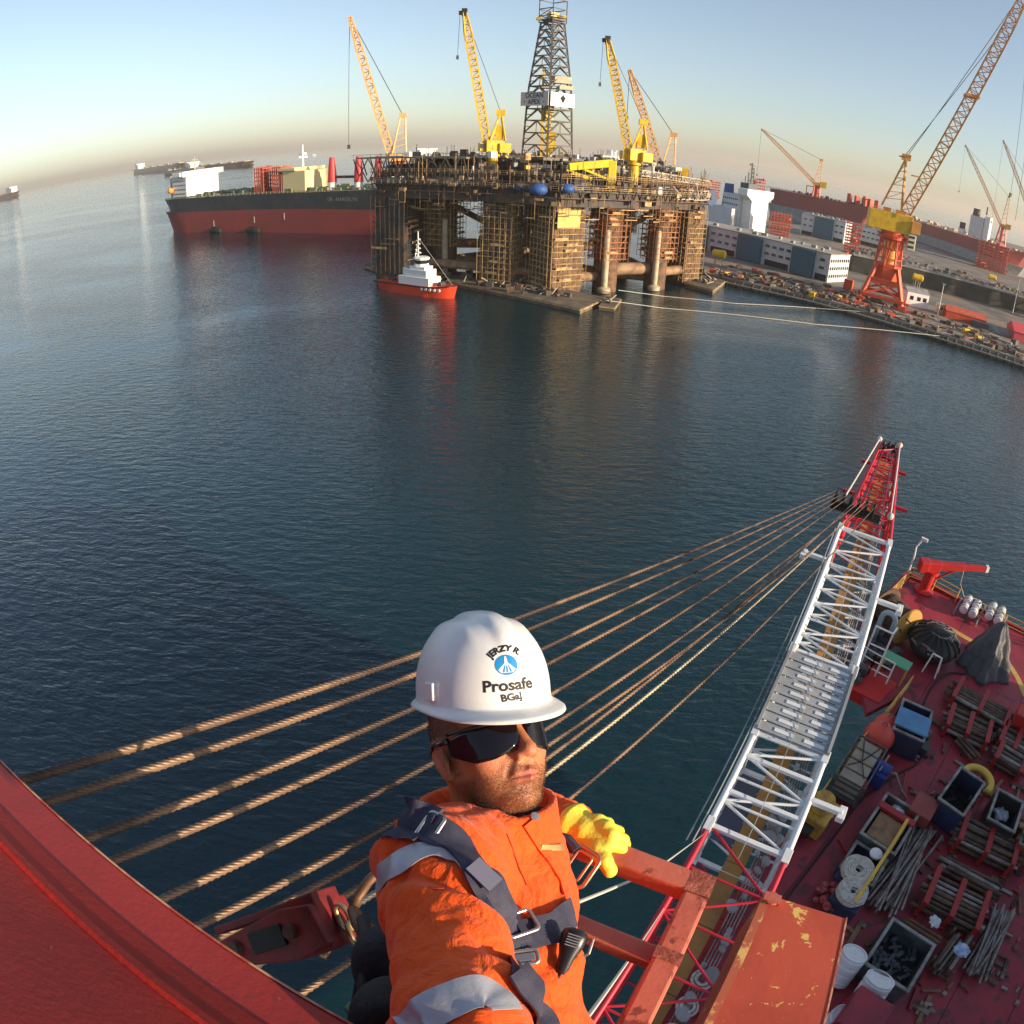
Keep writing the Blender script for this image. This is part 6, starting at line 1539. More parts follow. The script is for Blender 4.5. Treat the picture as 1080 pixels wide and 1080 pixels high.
def head_sdf(X,Y,Z):
    ax=np.abs(X); c=lambda a,b,ra,rb,m=True:cone(ax if m else X,Y,Z,a,b,ra,rb)
    d=ell(X,Y,Z,(0,-.008,.022),(.079,.100,.100))
    d=smin(d,ell(X,Y,Z,(0,.030,-.040),(.066,.066,.088)),.03)
    d=smin(d,c((.057,-.005,-.055),(.024,.062,-.101),.020,.018),.022)
    d=smin(d,ell(X,Y,Z,(0,.074,-.104),(.026,.022,.019)),.016)
    d=smin(d,ell(ax,Y,Z,(.043,.062,-.033),(.026,.022,.020)),.018)
    d=smin(d,ell(ax,Y,Z,(.040,.055,-.065),(.022,.022,.024)),.02)
    d=smin(d,c((.010,.090,.014),(.045,.078,.016),.011,.009),.014)
    d=smax(d,-ell(ax,Y,Z,(.032,.104,-.006),(.019,.016,.013)),.012)
    d=smin(d,ell(ax,Y,Z,(.032,.078,-.007),(.015,.012,.012)),.003)
    n=c((0,.094,.006),(0,.115,-.032),.0085,.0118,False); n=smin(n,ell(X,Y,Z,(0,.1165,-.036),(.0125,.0115,.0105)),.006); n=smin(n,ell(ax,Y,Z,(.0145,.1035,-.040),(.0085,.0125,.0085)),.006)
    n=smax(n,-ell(ax,Y,Z,(.0075,.109,-.0475),(.0042,.006,.005)),.003)
    d=smin(d,n,.009)
    d=smin(d,ell(X,Y,Z,(0,.088,-.066),(.030,.016,.022)),.012)
    up_=cone(ax,Y,Z,(.0,.1040,-.0655),(.025,.0905,-.0700),.0052,.0030); lo_=cone(ax,Y,Z,(.0,.1030,-.0780),(.022,.0915,-.0745),.0062,.0032)
    d=smin(d,up_,.003); d=smin(d,lo_,.003)
    d=smax(d,-cone(ax,Y,Z,(.0,.1085,-.0714),(.027,.0925,-.0725),.0021,.0016),.002)
    d=smax(d,-cone(ax,Y,Z,(.021,.1035,-.040),(.034,.090,-.070),.0030,.0024),.007)       # smile lines
    d=smax(d,-cone(ax,Y,Z,(.0,.106,-.0895),(.016,.098,-.0890),.0040,.0030),.007)         # under the lip
    e=ell(ax-.0,Y+(Z+.02)*.25,Z,(.0845,-.012,-.018),(.0075,.020,.034)); e=smax(e,-ell(ax,Y+(Z+.02)*.25,Z,(.0925,-.008,-.017),(.0060,.0125,.023)),.004)
    e=smin(e,ell(ax,Y,Z,(.086,.004,-.022),(.005,.005,.008)),.004); e=smin(e,ell(ax,Y,Z,(.084,-.006,-.046),(.006,.009,.009)),.004)
    d=smin(d,e,.006)
    d=smin(d,cone(X,Y,Z,(0,-.030,-.05),(0,-.050,-.20),.062,.068),.025)
    d=smin(d,cone(X,Y,Z,(0,-.050,-.20),(0,-.035,-.27),.068,.070),.03)
    d=smin(d,c((.04,-.05,-.235),(.075,-.05,-.26),.035,.030),.03)
    return d
Vh,Fh=nets(head_sdf,(-.20,-.16,-.36),(.20,.14,.14),.0025)
Vh=relax(Vh,Fh,1,.4)
Vh[:,0]*=.94*np.where(np.abs(Vh[:,2]+.09)<.06,1-1.5*np.clip(-.03-Vh[:,2],0,.095),np.where(Vh[:,2]<-.15,1-1.5*.095*np.clip((Vh[:,2]+.26)/.11,0,1),1)); Vh[:,2]=np.where(Vh[:,2]<-.04,-.04+(Vh[:,2]+.04)*.96,Vh[:,2])
Mh=np.array([[HF[i][j] for j in range(3)] for i in range(3)]); Wh=Vh@Mh.T+np.array(HC)
person=mk('person',Wh,Fh,M_skin); fix_normals(person)
tag(person,'man in orange coverall, white hard hat and dark sunglasses, one yellow glove on the rail','person')
# skin tone per vertex: reddish nose, lips, cheeks; stubble
x_,y_,z_=Vh[:,0],Vh[:,1],Vh[:,2]
base=np.array([.56,.215,.095]); tone=np.repeat(base[None,:],len(Vh),0)
def blobw(c,r): return np.exp(-(((x_-c[0])/r[0])**2+((y_-c[1])/r[1])**2+((z_-c[2])/r[2])**2))
def mixt(w,c): 
    global tone
    w=np.clip(w,0,1)[:,None]; tone=tone*(1-w)+np.array(c)[None,:]*w
for c,r,w in (((0,.115,-.036),(.016,.02,.014),.6),((.045,.07,-.04),(.03,.03,.022),.45),((-.045,.07,-.04),(.03,.03,.022),.45),((.086,-.01,-.02),(.01,.02,.04),.5),((-.086,-.01,-.02),(.01,.02,.04),.5)): mixt(blobw(c,r)*w,(.56,.17,.10))
lip=np.exp(-((np.abs(x_)/.021)**4))*np.exp(-(((z_+.0718)/.0105)**4))*(y_>.093); mixt(lip*.75,(.46,.12,.10))
bd=np.clip((-.047-z_+.006*np.sin(x_*80))/.012,0,1)*np.clip((z_+.150)/.02,0,1)*np.clip((y_+.01)/.03,0,1)
bd*=1-np.exp(-((np.abs(x_)/.024)**4))*np.exp(-(((z_+.0718)/.0085)**4)); bd*=1-np.exp(-(((np.abs(x_)-.040)/.016)**2+((z_+.052)/.014)**2))*.8*(y_>.05)
bd*=1-np.exp(-((np.abs(x_)/.018)**4))*(z_>-.052)
hair_shade=np.clip((z_-.004)/.014,0,1)*np.clip((.058-y_)/.02,0,1);  # temples darkened as hair, standing in for the shade under the brim
side=np.exp(-(((y_-.012)/.012)**2))*np.clip((z_+.06)/.01,0,1)*np.clip((.015-z_)/.01,0,1)*(np.abs(x_)>.05); bd=np.maximum(bd,side*.8)
nzv=.75+.25*np.sin(x_*430+y_*310)*np.sin(z_*520+x_*200)
mixt(bd*.55*nzv,(.10,.048,.028))
mixt(hair_shade*.75,(.07,.04,.025))
tone*= (1+.06*np.sin(x_*95+1)*np.sin(y_*80)*np.sin(z_*110))[:,None]
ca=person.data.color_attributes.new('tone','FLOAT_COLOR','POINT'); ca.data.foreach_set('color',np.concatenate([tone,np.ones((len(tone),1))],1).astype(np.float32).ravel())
# stubble as real short hairs
nrm=np.array([v.normal[:] for v in person.data.vertices]); dn=Mh@np.array([0,.25,-.75])
bd=np.maximum(bd,hair_shade*.9)
sel=rng.rand(len(Vh))<bd*.85; ids=np.where(sel)[0]; mb=MB(); hv_=[]; hf_=[]
for i in ids:
    for rep in range(3):
        p=Wh[i]+rng.randn(3)*.0008; dd=nrm[i]*.8+dn*.7+rng.randn(3)*.35; dd/=np.linalg.norm(dd); l=.0022+.0022*rng.rand()*(1.5 if y_[i]>.07 and z_[i]<-.09 else 1); w=np.cross(dd,rng.randn(3)); w/=np.linalg.norm(w); w*=.00020; k=len(hv_)
        hv_+= [tuple(p-w),tuple(p+w),tuple(p+dd*l)]; hf_.append((k,k+1,k+2))
mb.v=hv_; mb.f=hf_; tag(mb.build('beard',mat('beard_hair',(.10,.05,.025),.6,0,(.30,.18,.09),.8,300),person),kind='stuff')

# ---- coverall
N0=hw_((0,-.045,-.165)); RS=P(459,918,1.02); LS=P(556,886,1.27); CH=P(519,938,1.19); BE=P(521,1020,1.12); HI=P(516,1110,1.08)
EL=P(488,1078,.82); HA=P(575,1330,.62); LE=P(566,860,1.42); 
RZR=onz(640,899,48.88); LW=P(603,867,1.338)
hipz=HI.z
KN=[Vector((-.13,.36,48.42)),Vector((.10,.36,48.42))]; FT=[Vector((-.14,.22,48.02)),Vector((.10,.22,48.02))]
NA=np.array
def wr(X,Y,Z,seed,fr,amp):
    r=np.random.RandomState(seed); o=0
    for k in range(4):
        a=r.randn(3); a/=np.linalg.norm(a); b=r.randn(3); b/=np.linalg.norm(b); f=fr*(1+.7*k); s=(X*a[0]+Y*a[1]+Z*a[2])*f; w=(X*b[0]+Y*b[1]+Z*b[2])*f*.8
        o=o+amp/(1+.8*k)*(np.abs(np.sin(s+1.6*np.sin(w)+r.rand()*6))-.5)
    return o
def along(X,Y,Z,a,b,f,amp,ph=0,tw=2.0):
    a=np.array(a); b=np.array(b); d=(b-a)/np.linalg.norm(b-a); u=np.cross(d,[.2,.5,.8]); u/=np.linalg.norm(u); v=np.cross(d,u)
    s=(X-a[0])*d[0]+(Y-a[1])*d[1]+(Z-a[2])*d[2]; p=(X-a[0])*u[0]+(Y-a[1])*u[1]+(Z-a[2])*u[2]; q=(X-a[0])*v[0]+(Y-a[1])*v[1]+(Z-a[2])*v[2]
    return amp*(.55-np.abs(np.sin(s*f+ph+tw*np.sin(p*13+q*7)+.9*np.sin(q*19-s*9))))*(.6+.5*np.sin(p*21+s*13+1))
def cov(X,Y,Z):
    t=smin(cone(X,Y,Z,CH,BE,.124,.112),cone(X,Y,Z,BE,HI,.112,.12),.05)
    t=smin(t,cone(X,Y,Z,CH.lerp(N0,.35),CH,.098,.122),.05)
    t=smin(t,cone(X,Y,Z,RS.lerp(N0,.15),LS.lerp(N0,.15),.076,.056),.06)
    t=smin(t,cone(X,Y,Z,RS.lerp(N0,.45)+(N0-CH)*.06,LS.lerp(N0,.45)+(N0-CH)*.06,.060,.045),.05)
    arm=smin(cone(X,Y,Z,RS,EL,.083,.064),cone(X,Y,Z,EL,HA,.068,.045),.03)
    arm=arm-along(X,Y,Z,RS,EL,34,-.020,.4)-along(X,Y,Z,RS,EL,61,.009,2,2.6)-wr(X,Y,Z,12,34,.006)
    t=t-wr(X,Y,Z,3,18,.010)-wr(X,Y,Z,8,42,.004)
    la=smin(cone(X,Y,Z,LS,LE,.054,.048),cone(X,Y,Z,LE,LW,.046,.038),.03)-along(X,Y,Z,LE,LW,80,.012,1)
    d=smin(t,arm,.035); d=smin(d,la,.03)
    for k in (0,1):
        hp_=HI+Vector(((-.075,.085)[k],0,-.04)); d=smin(d,cone(X,Y,Z,hp_,KN[k],.09,.07),.04); d=smin(d,cone(X,Y,Z,KN[k],FT[k],.07,.055),.03)
    # standing collar: a tilted shell round the neck
    axd=NA((hw_((0,.0,0))-hw_((0,.02,-.30))).normalized()); c0=NA(hw_((0,-.030,-.165)))
    h=(X-c0[0])*axd[0]+(Y-c0[1])*axd[1]+(Z-c0[2])*axd[2]; r=np.sqrt(np.maximum(0,(X-c0[0])**2+(Y-c0[1])**2+(Z-c0[2])**2-h*h))
    fwd=NA(HF@Vector((.1,1,0))); fw=(X-c0[0])*fwd[0]+(Y-c0[1])*fwd[1]+(Z-c0[2])*fwd[2]
    lim=.066-fw*.40; sh=np.maximum(np.abs(r-(.098+h*.14))-.0065,np.abs(h)-lim); d=smin(d,sh,.012)
    inner=np.maximum(r-(.088+h*.12),-(h+.02)); d=smax(d,-inner,.006)
    return d
pts_=[N0,RS,LS,CH,BE,HI,EL,LE,LW]+KN+FT
lo=[min(p[i] for p in pts_)-.17 for i in range(3)]; hi=[max(p[i] for p in pts_)+.17 for i in range(3)]; lo[1]=min(lo[1],-.05); lo[2]=48.0
Vc,Fc=nets(cov,lo,hi,.0046); Vc=relax(Vc,Fc,1,.4)
def fabric(name,col,col2,bump=.0006,rough=.75):
    m=mat(name,col,rough,0,col2,.5,9,spec=.25); N=m.node_tree.nodes; L=m.node_tree.links; b=N['Principled BSDF']; b.inputs['Sheen Weight'].default_value=.15
    tc=N.new('ShaderNodeTexCoord'); a=N.new('ShaderNodeTexNoise'); a.inputs['Scale'].default_value=24; a.inputs['Detail'].default_value=5; a.inputs['Distortion'].default_value=2.2; L.new(tc.outputs['Object'],a.inputs[0])
    w=N.new('ShaderNodeTexNoise'); w.inputs['Scale'].default_value=900; w.inputs['Detail'].default_value=1; L.new(tc.outputs['Object'],w.inputs[0])
    b1=N.new('ShaderNodeBump'); b1.inputs['Distance'].default_value=bump*16; b1.inputs['Strength'].default_value=.8; L.new(a.outputs[0],b1.inputs['Height'])
    b2=N.new('ShaderNodeBump'); b2.inputs['Distance'].default_value=bump; b2.inputs['Strength'].default_value=.7; L.new(w.outputs[0],b2.inputs['Height']); L.new(b1.outputs[0],b2.inputs['Normal']); L.new(b2.outputs[0],b.inputs['Normal']); return m
M_or=fabric('coverall_orange',(.84,.095,.006),(.72,.070,.005))
covo=mk('coverall',Vc,Fc,M_or,person); fix_normals(covo)
bm=bmesh.new(); bm.from_mesh(covo.data); 
BV=BVHTree.FromPolygons([v.co.copy() for v in bm.verts],[[v.index for v in f.verts] for f in bm.faces]); bm.free()
def hit(px,py):
    r=BV.ray_cast(CP,ray(px,py),5); return (r[0],r[1]) if r[0] else (None,None)
def ribbon(path,width,m,name,parent,th=.0025,off=.002,seg=10,nw=5,ends=True,wfun=None,side=0):
    """webbing laid on the coverall along a sight-line path"""
    pts=[]
    for i in range(len(path)-1):
        for k in range(seg):
            s=k/seg; p0=path[max(0,i-1)]; p1=path[i]; p2=path[i+1]; p3=path[min(len(path)-1,i+2)]
            f=lambda q:.5*((2*p1[q])+(p2[q]-p0[q])*s+(2*p0[q]-5*p1[q]+4*p2[q]-p3[q])*s*s+(3*p1[q]-p0[q]-3*p2[q]+p3[q])*s**3)
            pts.append((f(0),f(1)))
    pts.append(path[-1]); H=[]
    for p in pts:
        q,n=hit(*p)
        if q is not None: H.append([q,n if n.dot(ray(*p))<0 else -n])
    if len(H)<3: return None
    for _ in range(9):
        H=[H[0]]+[[(H[i-1][0]+H[i][0]*2+H[i+1][0])/4,(H[i-1][1]+H[i][1]+H[i+1][1]).normalized()] for i in range(1,len(H)-1)]+[H[-1]]
    vt=[];vb=[]; n=len(H)
    for i,(q,nn) in enumerate(H):
        t=(H[min(n-1,i+1)][0]-H[max(0,i-1)][0]).normalized(); s=t.cross(nn).normalized(); ww=width*(wfun(i/(n-1)) if wfun else 1); row=[]
        base_=[]
        for j in range(nw):
            g=q+s*ww*((j/(nw-1))-.5)+nn*.02; r=BV.ray_cast(g+nn*.03,-nn,.12); base_.append((r[0]-q).dot(nn) if r[0] is not None else 0)
        for j in range(nw):
            hh=max(-.012,min(.02,base_[j])); hh=.5*hh+.5*max(base_) if max(base_)<.02 else hh
            g=q+s*ww*((j/(nw-1))-.5)+nn*(max(hh,min(base_[j],.03))+off); vt.append(g+nn*th); vb.append(g)
    for _ in range(4):
        for A_ in (vt,vb):
            B_=list(A_)
            for i in range(1,n-1):
                for j in range(nw): A_[i*nw+j]=(B_[(i-1)*nw+j]+B_[i*nw+j]*2+B_[(i+1)*nw+j])/4
    vs=vt+vb; o=n*nw; fs=[]
    for i in range(n-1):
        for j in range(nw-1): a=i*nw+j; fs.append((a,a+1,a+nw+1,a+nw)); fs.append((o+a,o+a+nw,o+a+nw+1,o+a+1))
        a=i*nw; fs.append((a,a+nw,o+a+nw,o+a)); a=i*nw+nw-1; fs.append((a,o+a,o+a+nw,a+nw))
    for e in (0,(n-1)*nw):
        for j in range(nw-1): a=e+j; fs.append((a,o+a,o+a+1,a+1))
    return MB().add(vs,fs).build(name,m,parent,smooth=False,auto=40)
M_web=mat('harness_webbing',(.030,.030,.060),.7,0,(.06,.055,.09),.6,40,bump=.0012,bscale=700)
M_ref=mat('reflective_tape',(.42,.42,.46),.38,.25,(.30,.30,.35),.5,25,bump=.001,bscale=80)
M_met=mat('buckle_steel',(.55,.50,.45),.3,.9); M_buckle_refl=mat('buckle_orange_reflection',(.55,.30,.18),.3,.8)  # hanging buckle: orange reflection put into the metal's colour
har=thing('x',(0,0,0),'x','x'); bpy.data.objects.remove(har)
W1=ribbon([(424,868),(436,869),(452,874),(474,889),(498,912),(518,938),(531,962),(540,985),(546,1010),(551,1036)],.046,M_web,'harness_strap',person,.003,.004)
ribbon([(430,862),(442,866),(458,873)],.058,M_web,'strap_pad',W1,.008,.006)
ribbon([(546,988),(560,986),(576,980),(590,972),(601,962)],.046,M_web,'chest_strap',person,.003,.005)
ribbon([(543,1024),(552,1038),(562,1058),(568,1076),(572,1096)],.048,M_web,'waist_strap',person,.003,.008)
ribbon([(470,880),(492,898),(514,925),(527,948)],.008,mat('strap_trim',(.55,.50,.40),.6),'strap_edge',W1,.002,.003) 
# reflective bands round the upper arm and above the elbow
ribbon([(401,930),(412,916),(430,905),(452,899),(474,901),(494,911),(512,928),(524,946)],.035,M_ref,'reflective_band',person,.0012,.002)
ribbon([(436,1088),(447,1071),(466,1059),(488,1052),(510,1050),(527,1056),(534,1066)],.042,M_ref,'reflective_band',person,.0012,.002)
# front placket, pocket edge and seams
M_seam=mat('seam_dark_orange',(.42,.05,.008),.8)
ribbon([(556,868),(566,884),(578,902),(590,922),(597,945)],.020,M_or,'placket',person,.003,.001)
ribbon([(569,893),(582,893),(592,894)],.010,mat('zip_brass',(.45,.30,.12),.4,.6),'pocket_zip',person,.002,.003)
ribbon([(478,912),(473,925),(469,938)],.0022,M_seam,'seam',person,.001,.001); ribbon([(452,936),(460,938),(469,938)],.0022,M_seam,'seam',person,.001,.001)
ribbon([(534,880),(541,898),(548,918),(556,934)],.0022,M_seam,'seam',person,.001,.001)
def hitp(px,py,off=.0):
    q,n=hit(px,py); 
    if q is None: q=P(px,py,1.15); n=-ray(px,py)
    if n.dot(ray(px,py))>0: n=-n
    return q+n*off,n
def ring(c,nx,ny,w,h,r,m,name,parent,cr=.006):
    pts=[]
    for (sx,sy,a0) in ((1,1,0),(-1,1,90),(-1,-1,180),(1,-1,270)):
        for k in range(5): a=R(a0+k*22.5); pts.append(c+nx*(sx*(w/2-cr)+cr*math.cos(a))+ny*(sy*(h/2-cr)+cr*math.sin(a)))
    return MB().path(pts,r,10,closed=True).build(name,m,parent,smooth=True)
def dirs(px,py,rot):
    d=ray(px,py); cu=M3@Vector((0,1,0)); iu=(cu-d*cu.dot(d)).normalized(); ir=d.cross(iu).normalized(); q,n=hitp(px,py); a=R(rot); x=ir*math.cos(a)+iu*math.sin(a); x=(x-n*x.dot(n)).normalized(); y=n.cross(x); return q,n,x,y
for px,py,rot,w,h in ((457,877,-35,.026,.044),(545,978,-70,.034,.048),(547,1013,10,.050,.020)):
    q,n,x,y=dirs(px,py,rot); ring(q+n*.012,x,y,w,h,.0032,M_met,'buckle',person); MB().obox(q+n*.011,x*w*.42,y*.006,n*.003).build('buckle_bar',M_web if w<.05 else M_met,person,bevel=.001)
# webbing label patches
q,n,x,y=dirs(508,925,-48); MB().obox(q+n*.009,x*.020,y*.013,n*.0012).build('strap_patch',mat('patch_grey',(.14,.14,.20),.6),person)
# big shoulder buckle hanging free beside the chest
bc_=P(611,914,1.22); d=ray(613,914); cu=M3@Vector((0,1,0)); iu=(cu-d*cu.dot(d)).normalized(); ir=d.cross(iu).normalized(); a=R(-32); bx_=(ir*math.cos(a)+iu*math.sin(a)); by_=(iu*math.cos(a)-ir*math.sin(a)); bx_=(bx_-d*.35).normalized()
ro=ring(bc_,bx_,by_,.052,.066,.0040,M_buckle_refl,'hanging_buckle',person,.012); ring(bc_+bx_*-.003-d*.004,bx_,by_,.030,.050,.0026,M_buckle_refl,'buckle_frame',ro,.006)
MB().path([bc_-bx_*.02+by_*.02,bc_-bx_*.045+by_*.028,bc_-bx_*.075+by_*.02],.011,8).build('hanging_strap',M_web,person); MB().obox(bc_-bx_*.038+d*.006,bx_*.022,by_*.024,d*.003).build('strap_patch',M_web,person,bevel=.001)
# radio hand microphone with coiled cord
mq,mn=hitp(590,1010,.022); d=ray(590,1012); cu=M3@Vector((0,1,0)); iu=(cu-d*cu.dot(d)).normalized(); ir=d.cross(iu).normalized(); mu=(iu*.94+ir*.30).normalized(); mr=mu.cross(-d).normalized()
mb=MB(); vs=[]; 
for i,(t,w) in enumerate([(-.036,.006),(-.028,.010),(-.008,.013),(.008,.019),(.022,.021),(.030,.018),(.034,.008)]):
    for k in range(16): a=2*PI*k/16; vs.append(mq+mu*t+mr*w*math.cos(a)*.9+(-d)*w*.62*math.sin(a))
mb.add(vs,[(i*16+k,i*16+(k+1)%16,(i+1)*16+(k+1)%16,(i+1)*16+k) for i in range(6) for k in range(16)]+[tuple(range(15,-1,-1)),tuple(range(96,112))]); mic=mb.build('radio_microphone',mat('radio_black',(.014,.014,.016),.35),person,auto=50)
mb=MB()
for k in range(-2,3): mb.beam(mq+mu*(.015+k*.004)-mr*.009-d*.0125,mq+mu*(.015+k*.004)+mr*.009-d*.0125,.0013)
mb.build('speaker_slot',M_grey,mic)
mb=MB(); mb.path([mq+mu*.020+mr*.020,mq+mu*.026+mr*.026-d*.004,mq+mu*.004+mr*.027,mq-mu*.002+mr*.022],.0022,8); mb.build('clip',M_met,mic)
c0=mq-mu*.036; c1=P(578,1060,1.02); c2=P(560,1082,.98); co=[c0.lerp(c1,k/8) for k in range(8)]
hx=(c2-c1).normalized(); hu=hx.orthogonal().normalized(); hv2=hx.cross(hu); n_=150
co+=[c1+hx*(c2-c1).length*1.3*k/n_+(hu*math.cos(k*.75)+hv2*math.sin(k*.75))*.007 for k in range(n_)]; MB().path(co,.0021,6).build('coiled_cord',M_blk,person,smooth=True)
# press stud
q,n=hitp(563,862,.003); MB().lathe(q,[(.0075,0),(.0068,.002),(.002,.0025)],16,ax=n).build('press_stud',M_met,person,auto=30)
# shoulder patch on collar side and the dark collar lining
def shell_band(r0,z0,z1,a0,a1,m,name,dy=-.030,lean=0):
    mb=MB(); vs=[]; n=26
    for zz in (z0,z1):
        for k in range(n+1): a=a0+(a1-a0)*k/n; vs.append(hw_((math.sin(a)*r0,dy+math.cos(a)*r0,zz+lean*math.cos(a))))
    o=mb.add(vs,[(k,k+1,n+2+k,n+1+k) for k in range(n)]).build(name,m,person,smooth=True); s=o.modifiers.new('s','SOLIDIFY'); s.thickness=.003; return o
shell_band(.088,-.160,-.125,R(70),R(290),M_web,'collar_lining',lean=-.02)
# sunglasses
M_lens=mat('lens_dark',(.006,.004,.006),.05,0,spec=.55)
M_frame=mat('sunglass_frame',(.010,.010,.012),.25)
def lens(s):
    mb=MB(); vs=[]; na,nz_=26,10
    for i in range(na+1):
        u=i/na; a=R(5+u*72); top=.0175-.004*u; bot=-.0355+.0*u
        bot=-.012-.0235*math.sin(min(1,u*1.9+.12)*PI/2)+max(0,u-.62)*.052
        top=.016-.001*u-max(0,u-.75)*.03
        for j in range(nz_+1):
            v=j/nz_; z=bot+(top-bot)*v; rx=.0865; ry=.0835+.022
            vs.append(hw_((s*math.sin(a)*rx,.012+math.cos(a)*(.0985)-.12*abs(z+.008)**1.3,z-.004)))
    o=mb.add(vs,[(i*(nz_+1)+j,(i+1)*(nz_+1)+j,(i+1)*(nz_+1)+j+1,i*(nz_+1)+j+1) for i in range(na) for j in range(nz_)]).build('lens',M_lens,sg,smooth=True); m_=o.modifiers.new('s','SOLIDIFY'); m_.thickness=.002
sgm=MB(); sgm.path([hw_((math.sin(R(a))*.0875,.013+math.cos(R(a))*.0995,.0145-.001*abs(a)/70)) for a in range(-76,77,4)],.0028,8)
for s in (-1,1): sgm.path([hw_((s*.086,.036,.004)),hw_((s*.088,.015,.004)),hw_((s*.087,-.012,.006)),hw_((s*.082,-.035,-.008))],[.0055,.0045,.0028,.0022],8)
sg=sgm.build('sunglasses',M_frame,person,smooth=True)
for s in (-1,1): lens(s)
mb=MB(); mb.beam(hw_((.0915,.020,.0045)),hw_((.0915,.011,.0045)),.0012,.0028); mb.build('temple_mark',M_white,sg)
# ---- hard hat
GC=P(508,728,1.135); GF=frame(508,728,28,-6,6)
def hp(p): return GC+GF@Vector(p)
def dome(az,e):
    """az 0 = front, positive to the man's right; e elevation 0..90"""
    ca,sa=math.cos(az),math.sin(az); rx=.1035; ry=.128 if ca>0 else .123
    r=1/math.sqrt((sa/rx)**2+(ca/ry)**2); k=math.cos(R(e)); kk=k**.80
    x=sa*r*kk; y=ca*r*kk; z=.124*math.sin(R(e))**.95
    # crown ridge front to back, with side ribs
    rid=math.exp(-(x/.020)**4)*(.0065*min(1,max(0,(e-22)/25)));  n=Vector((x/rx**2,y/ry**2,z/.124**2)).normalized()
    g=math.exp(-((abs(x)-.052)/.009)**2)*.0022*min(1,max(0,(e-35)/20))*(1 if y<.09 else .3)
    return Vector((x,y,z))+n*(rid+g)
def brimr(az):
    ca=math.cos(az); f=max(0,ca); return .007+.027*f**2.2+(.005*max(0,-ca)**2)
def hat():
    na,ne=144,44; vs=[]; rows=[]
    for i in range(ne+1):
        e=90*(1-i/ne); e=max(e,0)
        rows.append([dome(2*PI*k/na,min(e,89.5)) for k in range(na)])
    def off(az,out,dz):
        p=dome(az,0); d=Vector((p.x,p.y,0)).normalized(); return p+d*out+Vector((0,0,dz))
    rows.append([off(2*PI*k/na,.0008,-.010) for k in range(na)])
    for t,dz in ((.0,-.0125),(.12,-.0150),(.5,-.0185),(.85,-.0225),(1.0,-.0250),(1.03,-.0285),(.98,-.0300)):
        rows.append([off(2*PI*k/na,.0012+brimr(2*PI*k/na)*t,-.010+(dz+.010)*(.6+.4*max(0,math.cos(2*PI*k/na)))) for k in range(na)])
    vs=[hp(p) for r in rows for p in r]; fs=[(i*na+k,i*na+(k+1)%na,(i+1)*na+(k+1)%na,(i+1)*na+k) for i in range(len(rows)-1) for k in range(na)]+[tuple(range(na))]
    m=mat('hat_white',(.80,.79,.77),.30,0,(.72,.70,.66),.5,11,lo=.5,hi=.75,bump=.0002,bscale=40,col3=(.52,.50,.48),s3=34,lo3=.67,hi3=.72,dist=2.0); m.node_tree.nodes['Principled BSDF'].inputs['Subsurface Weight'].default_value=.0
    o=MB().add(vs,fs).build('hard_hat',m,person,smooth=True); s=o.modifiers.new('s','SOLIDIFY'); s.thickness=.0024; s.offset=-1 
    return o
hatp=hat(); fix_normals(hatp)
BH=BVHTree.FromPolygons([v.co.copy() for v in hatp.data.vertices],[list(p.vertices) for p in hatp.data.polygons])
# side slot bump
for az in (74,-74):
    p=dome(R(az),4); d=Vector((p.x,p.y,0)).normalized(); t=Vector((-d.y,d.x,0)); mb=MB(); mb.obox(hp(p+d*.003+Vector((0,0,.002))),GF@(t*.010),GF@(d*.004),GF@Vector((0,0,.014))); mb.build('accessory_slot',hatp.data.materials[0],hatp,bevel=.002)
def onhat(u,v,off=.0006,az0=R(9),z0=.045):
    """u metres round the front, v metres up from height z0, to a point on the shell"""
    az=az0-u/.115; d=Vector((math.sin(az),math.cos(az),0)); zc=z0+v
    o=Vector((0,0,zc*.55-.01)); tgt=o+d*.25+Vector((0,0,(zc-o.z)*.25/.13))
    O=hp(o+(tgt-o)*2); r=BH.ray_cast(O,(hp(o)-O).normalized()); 
    return (r[0]+(O-hp(o)).normalized()*off) if r[0] else hp(o+(tgt-o)*.5)
def hattext(txt,size,u0,v0,rot=0,m=None,bold=.0,name='lettering',arc=0,shear=0,off=.0006):
    cu=bpy.data.curves.new(name,'FONT'); cu.body=txt; cu.size=size; cu.align_x='CENTER'; cu.align_y='CENTER'; cu.offset=bold; cu.shear=shear; cu.resolution_u=3
    ob=bpy.data.objects.new(name,cu); C.objects.link(ob); bpy.context.view_layer.update(); me=bpy.data.meshes.new_from_object(ob.evaluated_get(bpy.context.evaluated_depsgraph_get())); C.objects.unlink(ob); bpy.data.objects.remove(ob)
    bm=bmesh.new(); bm.from_mesh(me); bmesh.ops.triangulate(bm,faces=bm.faces)
    bmesh.ops.subdivide_edges(bm,edges=[e for e in bm.edges if e.calc_length()>.003],cuts=1); bmesh.ops.triangulate(bm,faces=bm.faces)
    cr,sr=math.cos(R(rot)),math.sin(R(rot))
    for v in bm.verts:
        x,y=v.co.x,v.co.y
        if arc: a=x/arc; x,y=(arc+y)*math.sin(a),(arc+y)*math.cos(a)-arc
        v.co=onhat(u0+x*cr-y*sr,v0+x*sr+y*cr,off)
    bm.to_mesh(me); bm.free(); me.materials.clear(); me.materials.append(m or M_ink); o=bpy.data.objects.new(name,me); C.objects.link(o); par(o,hatp); return o
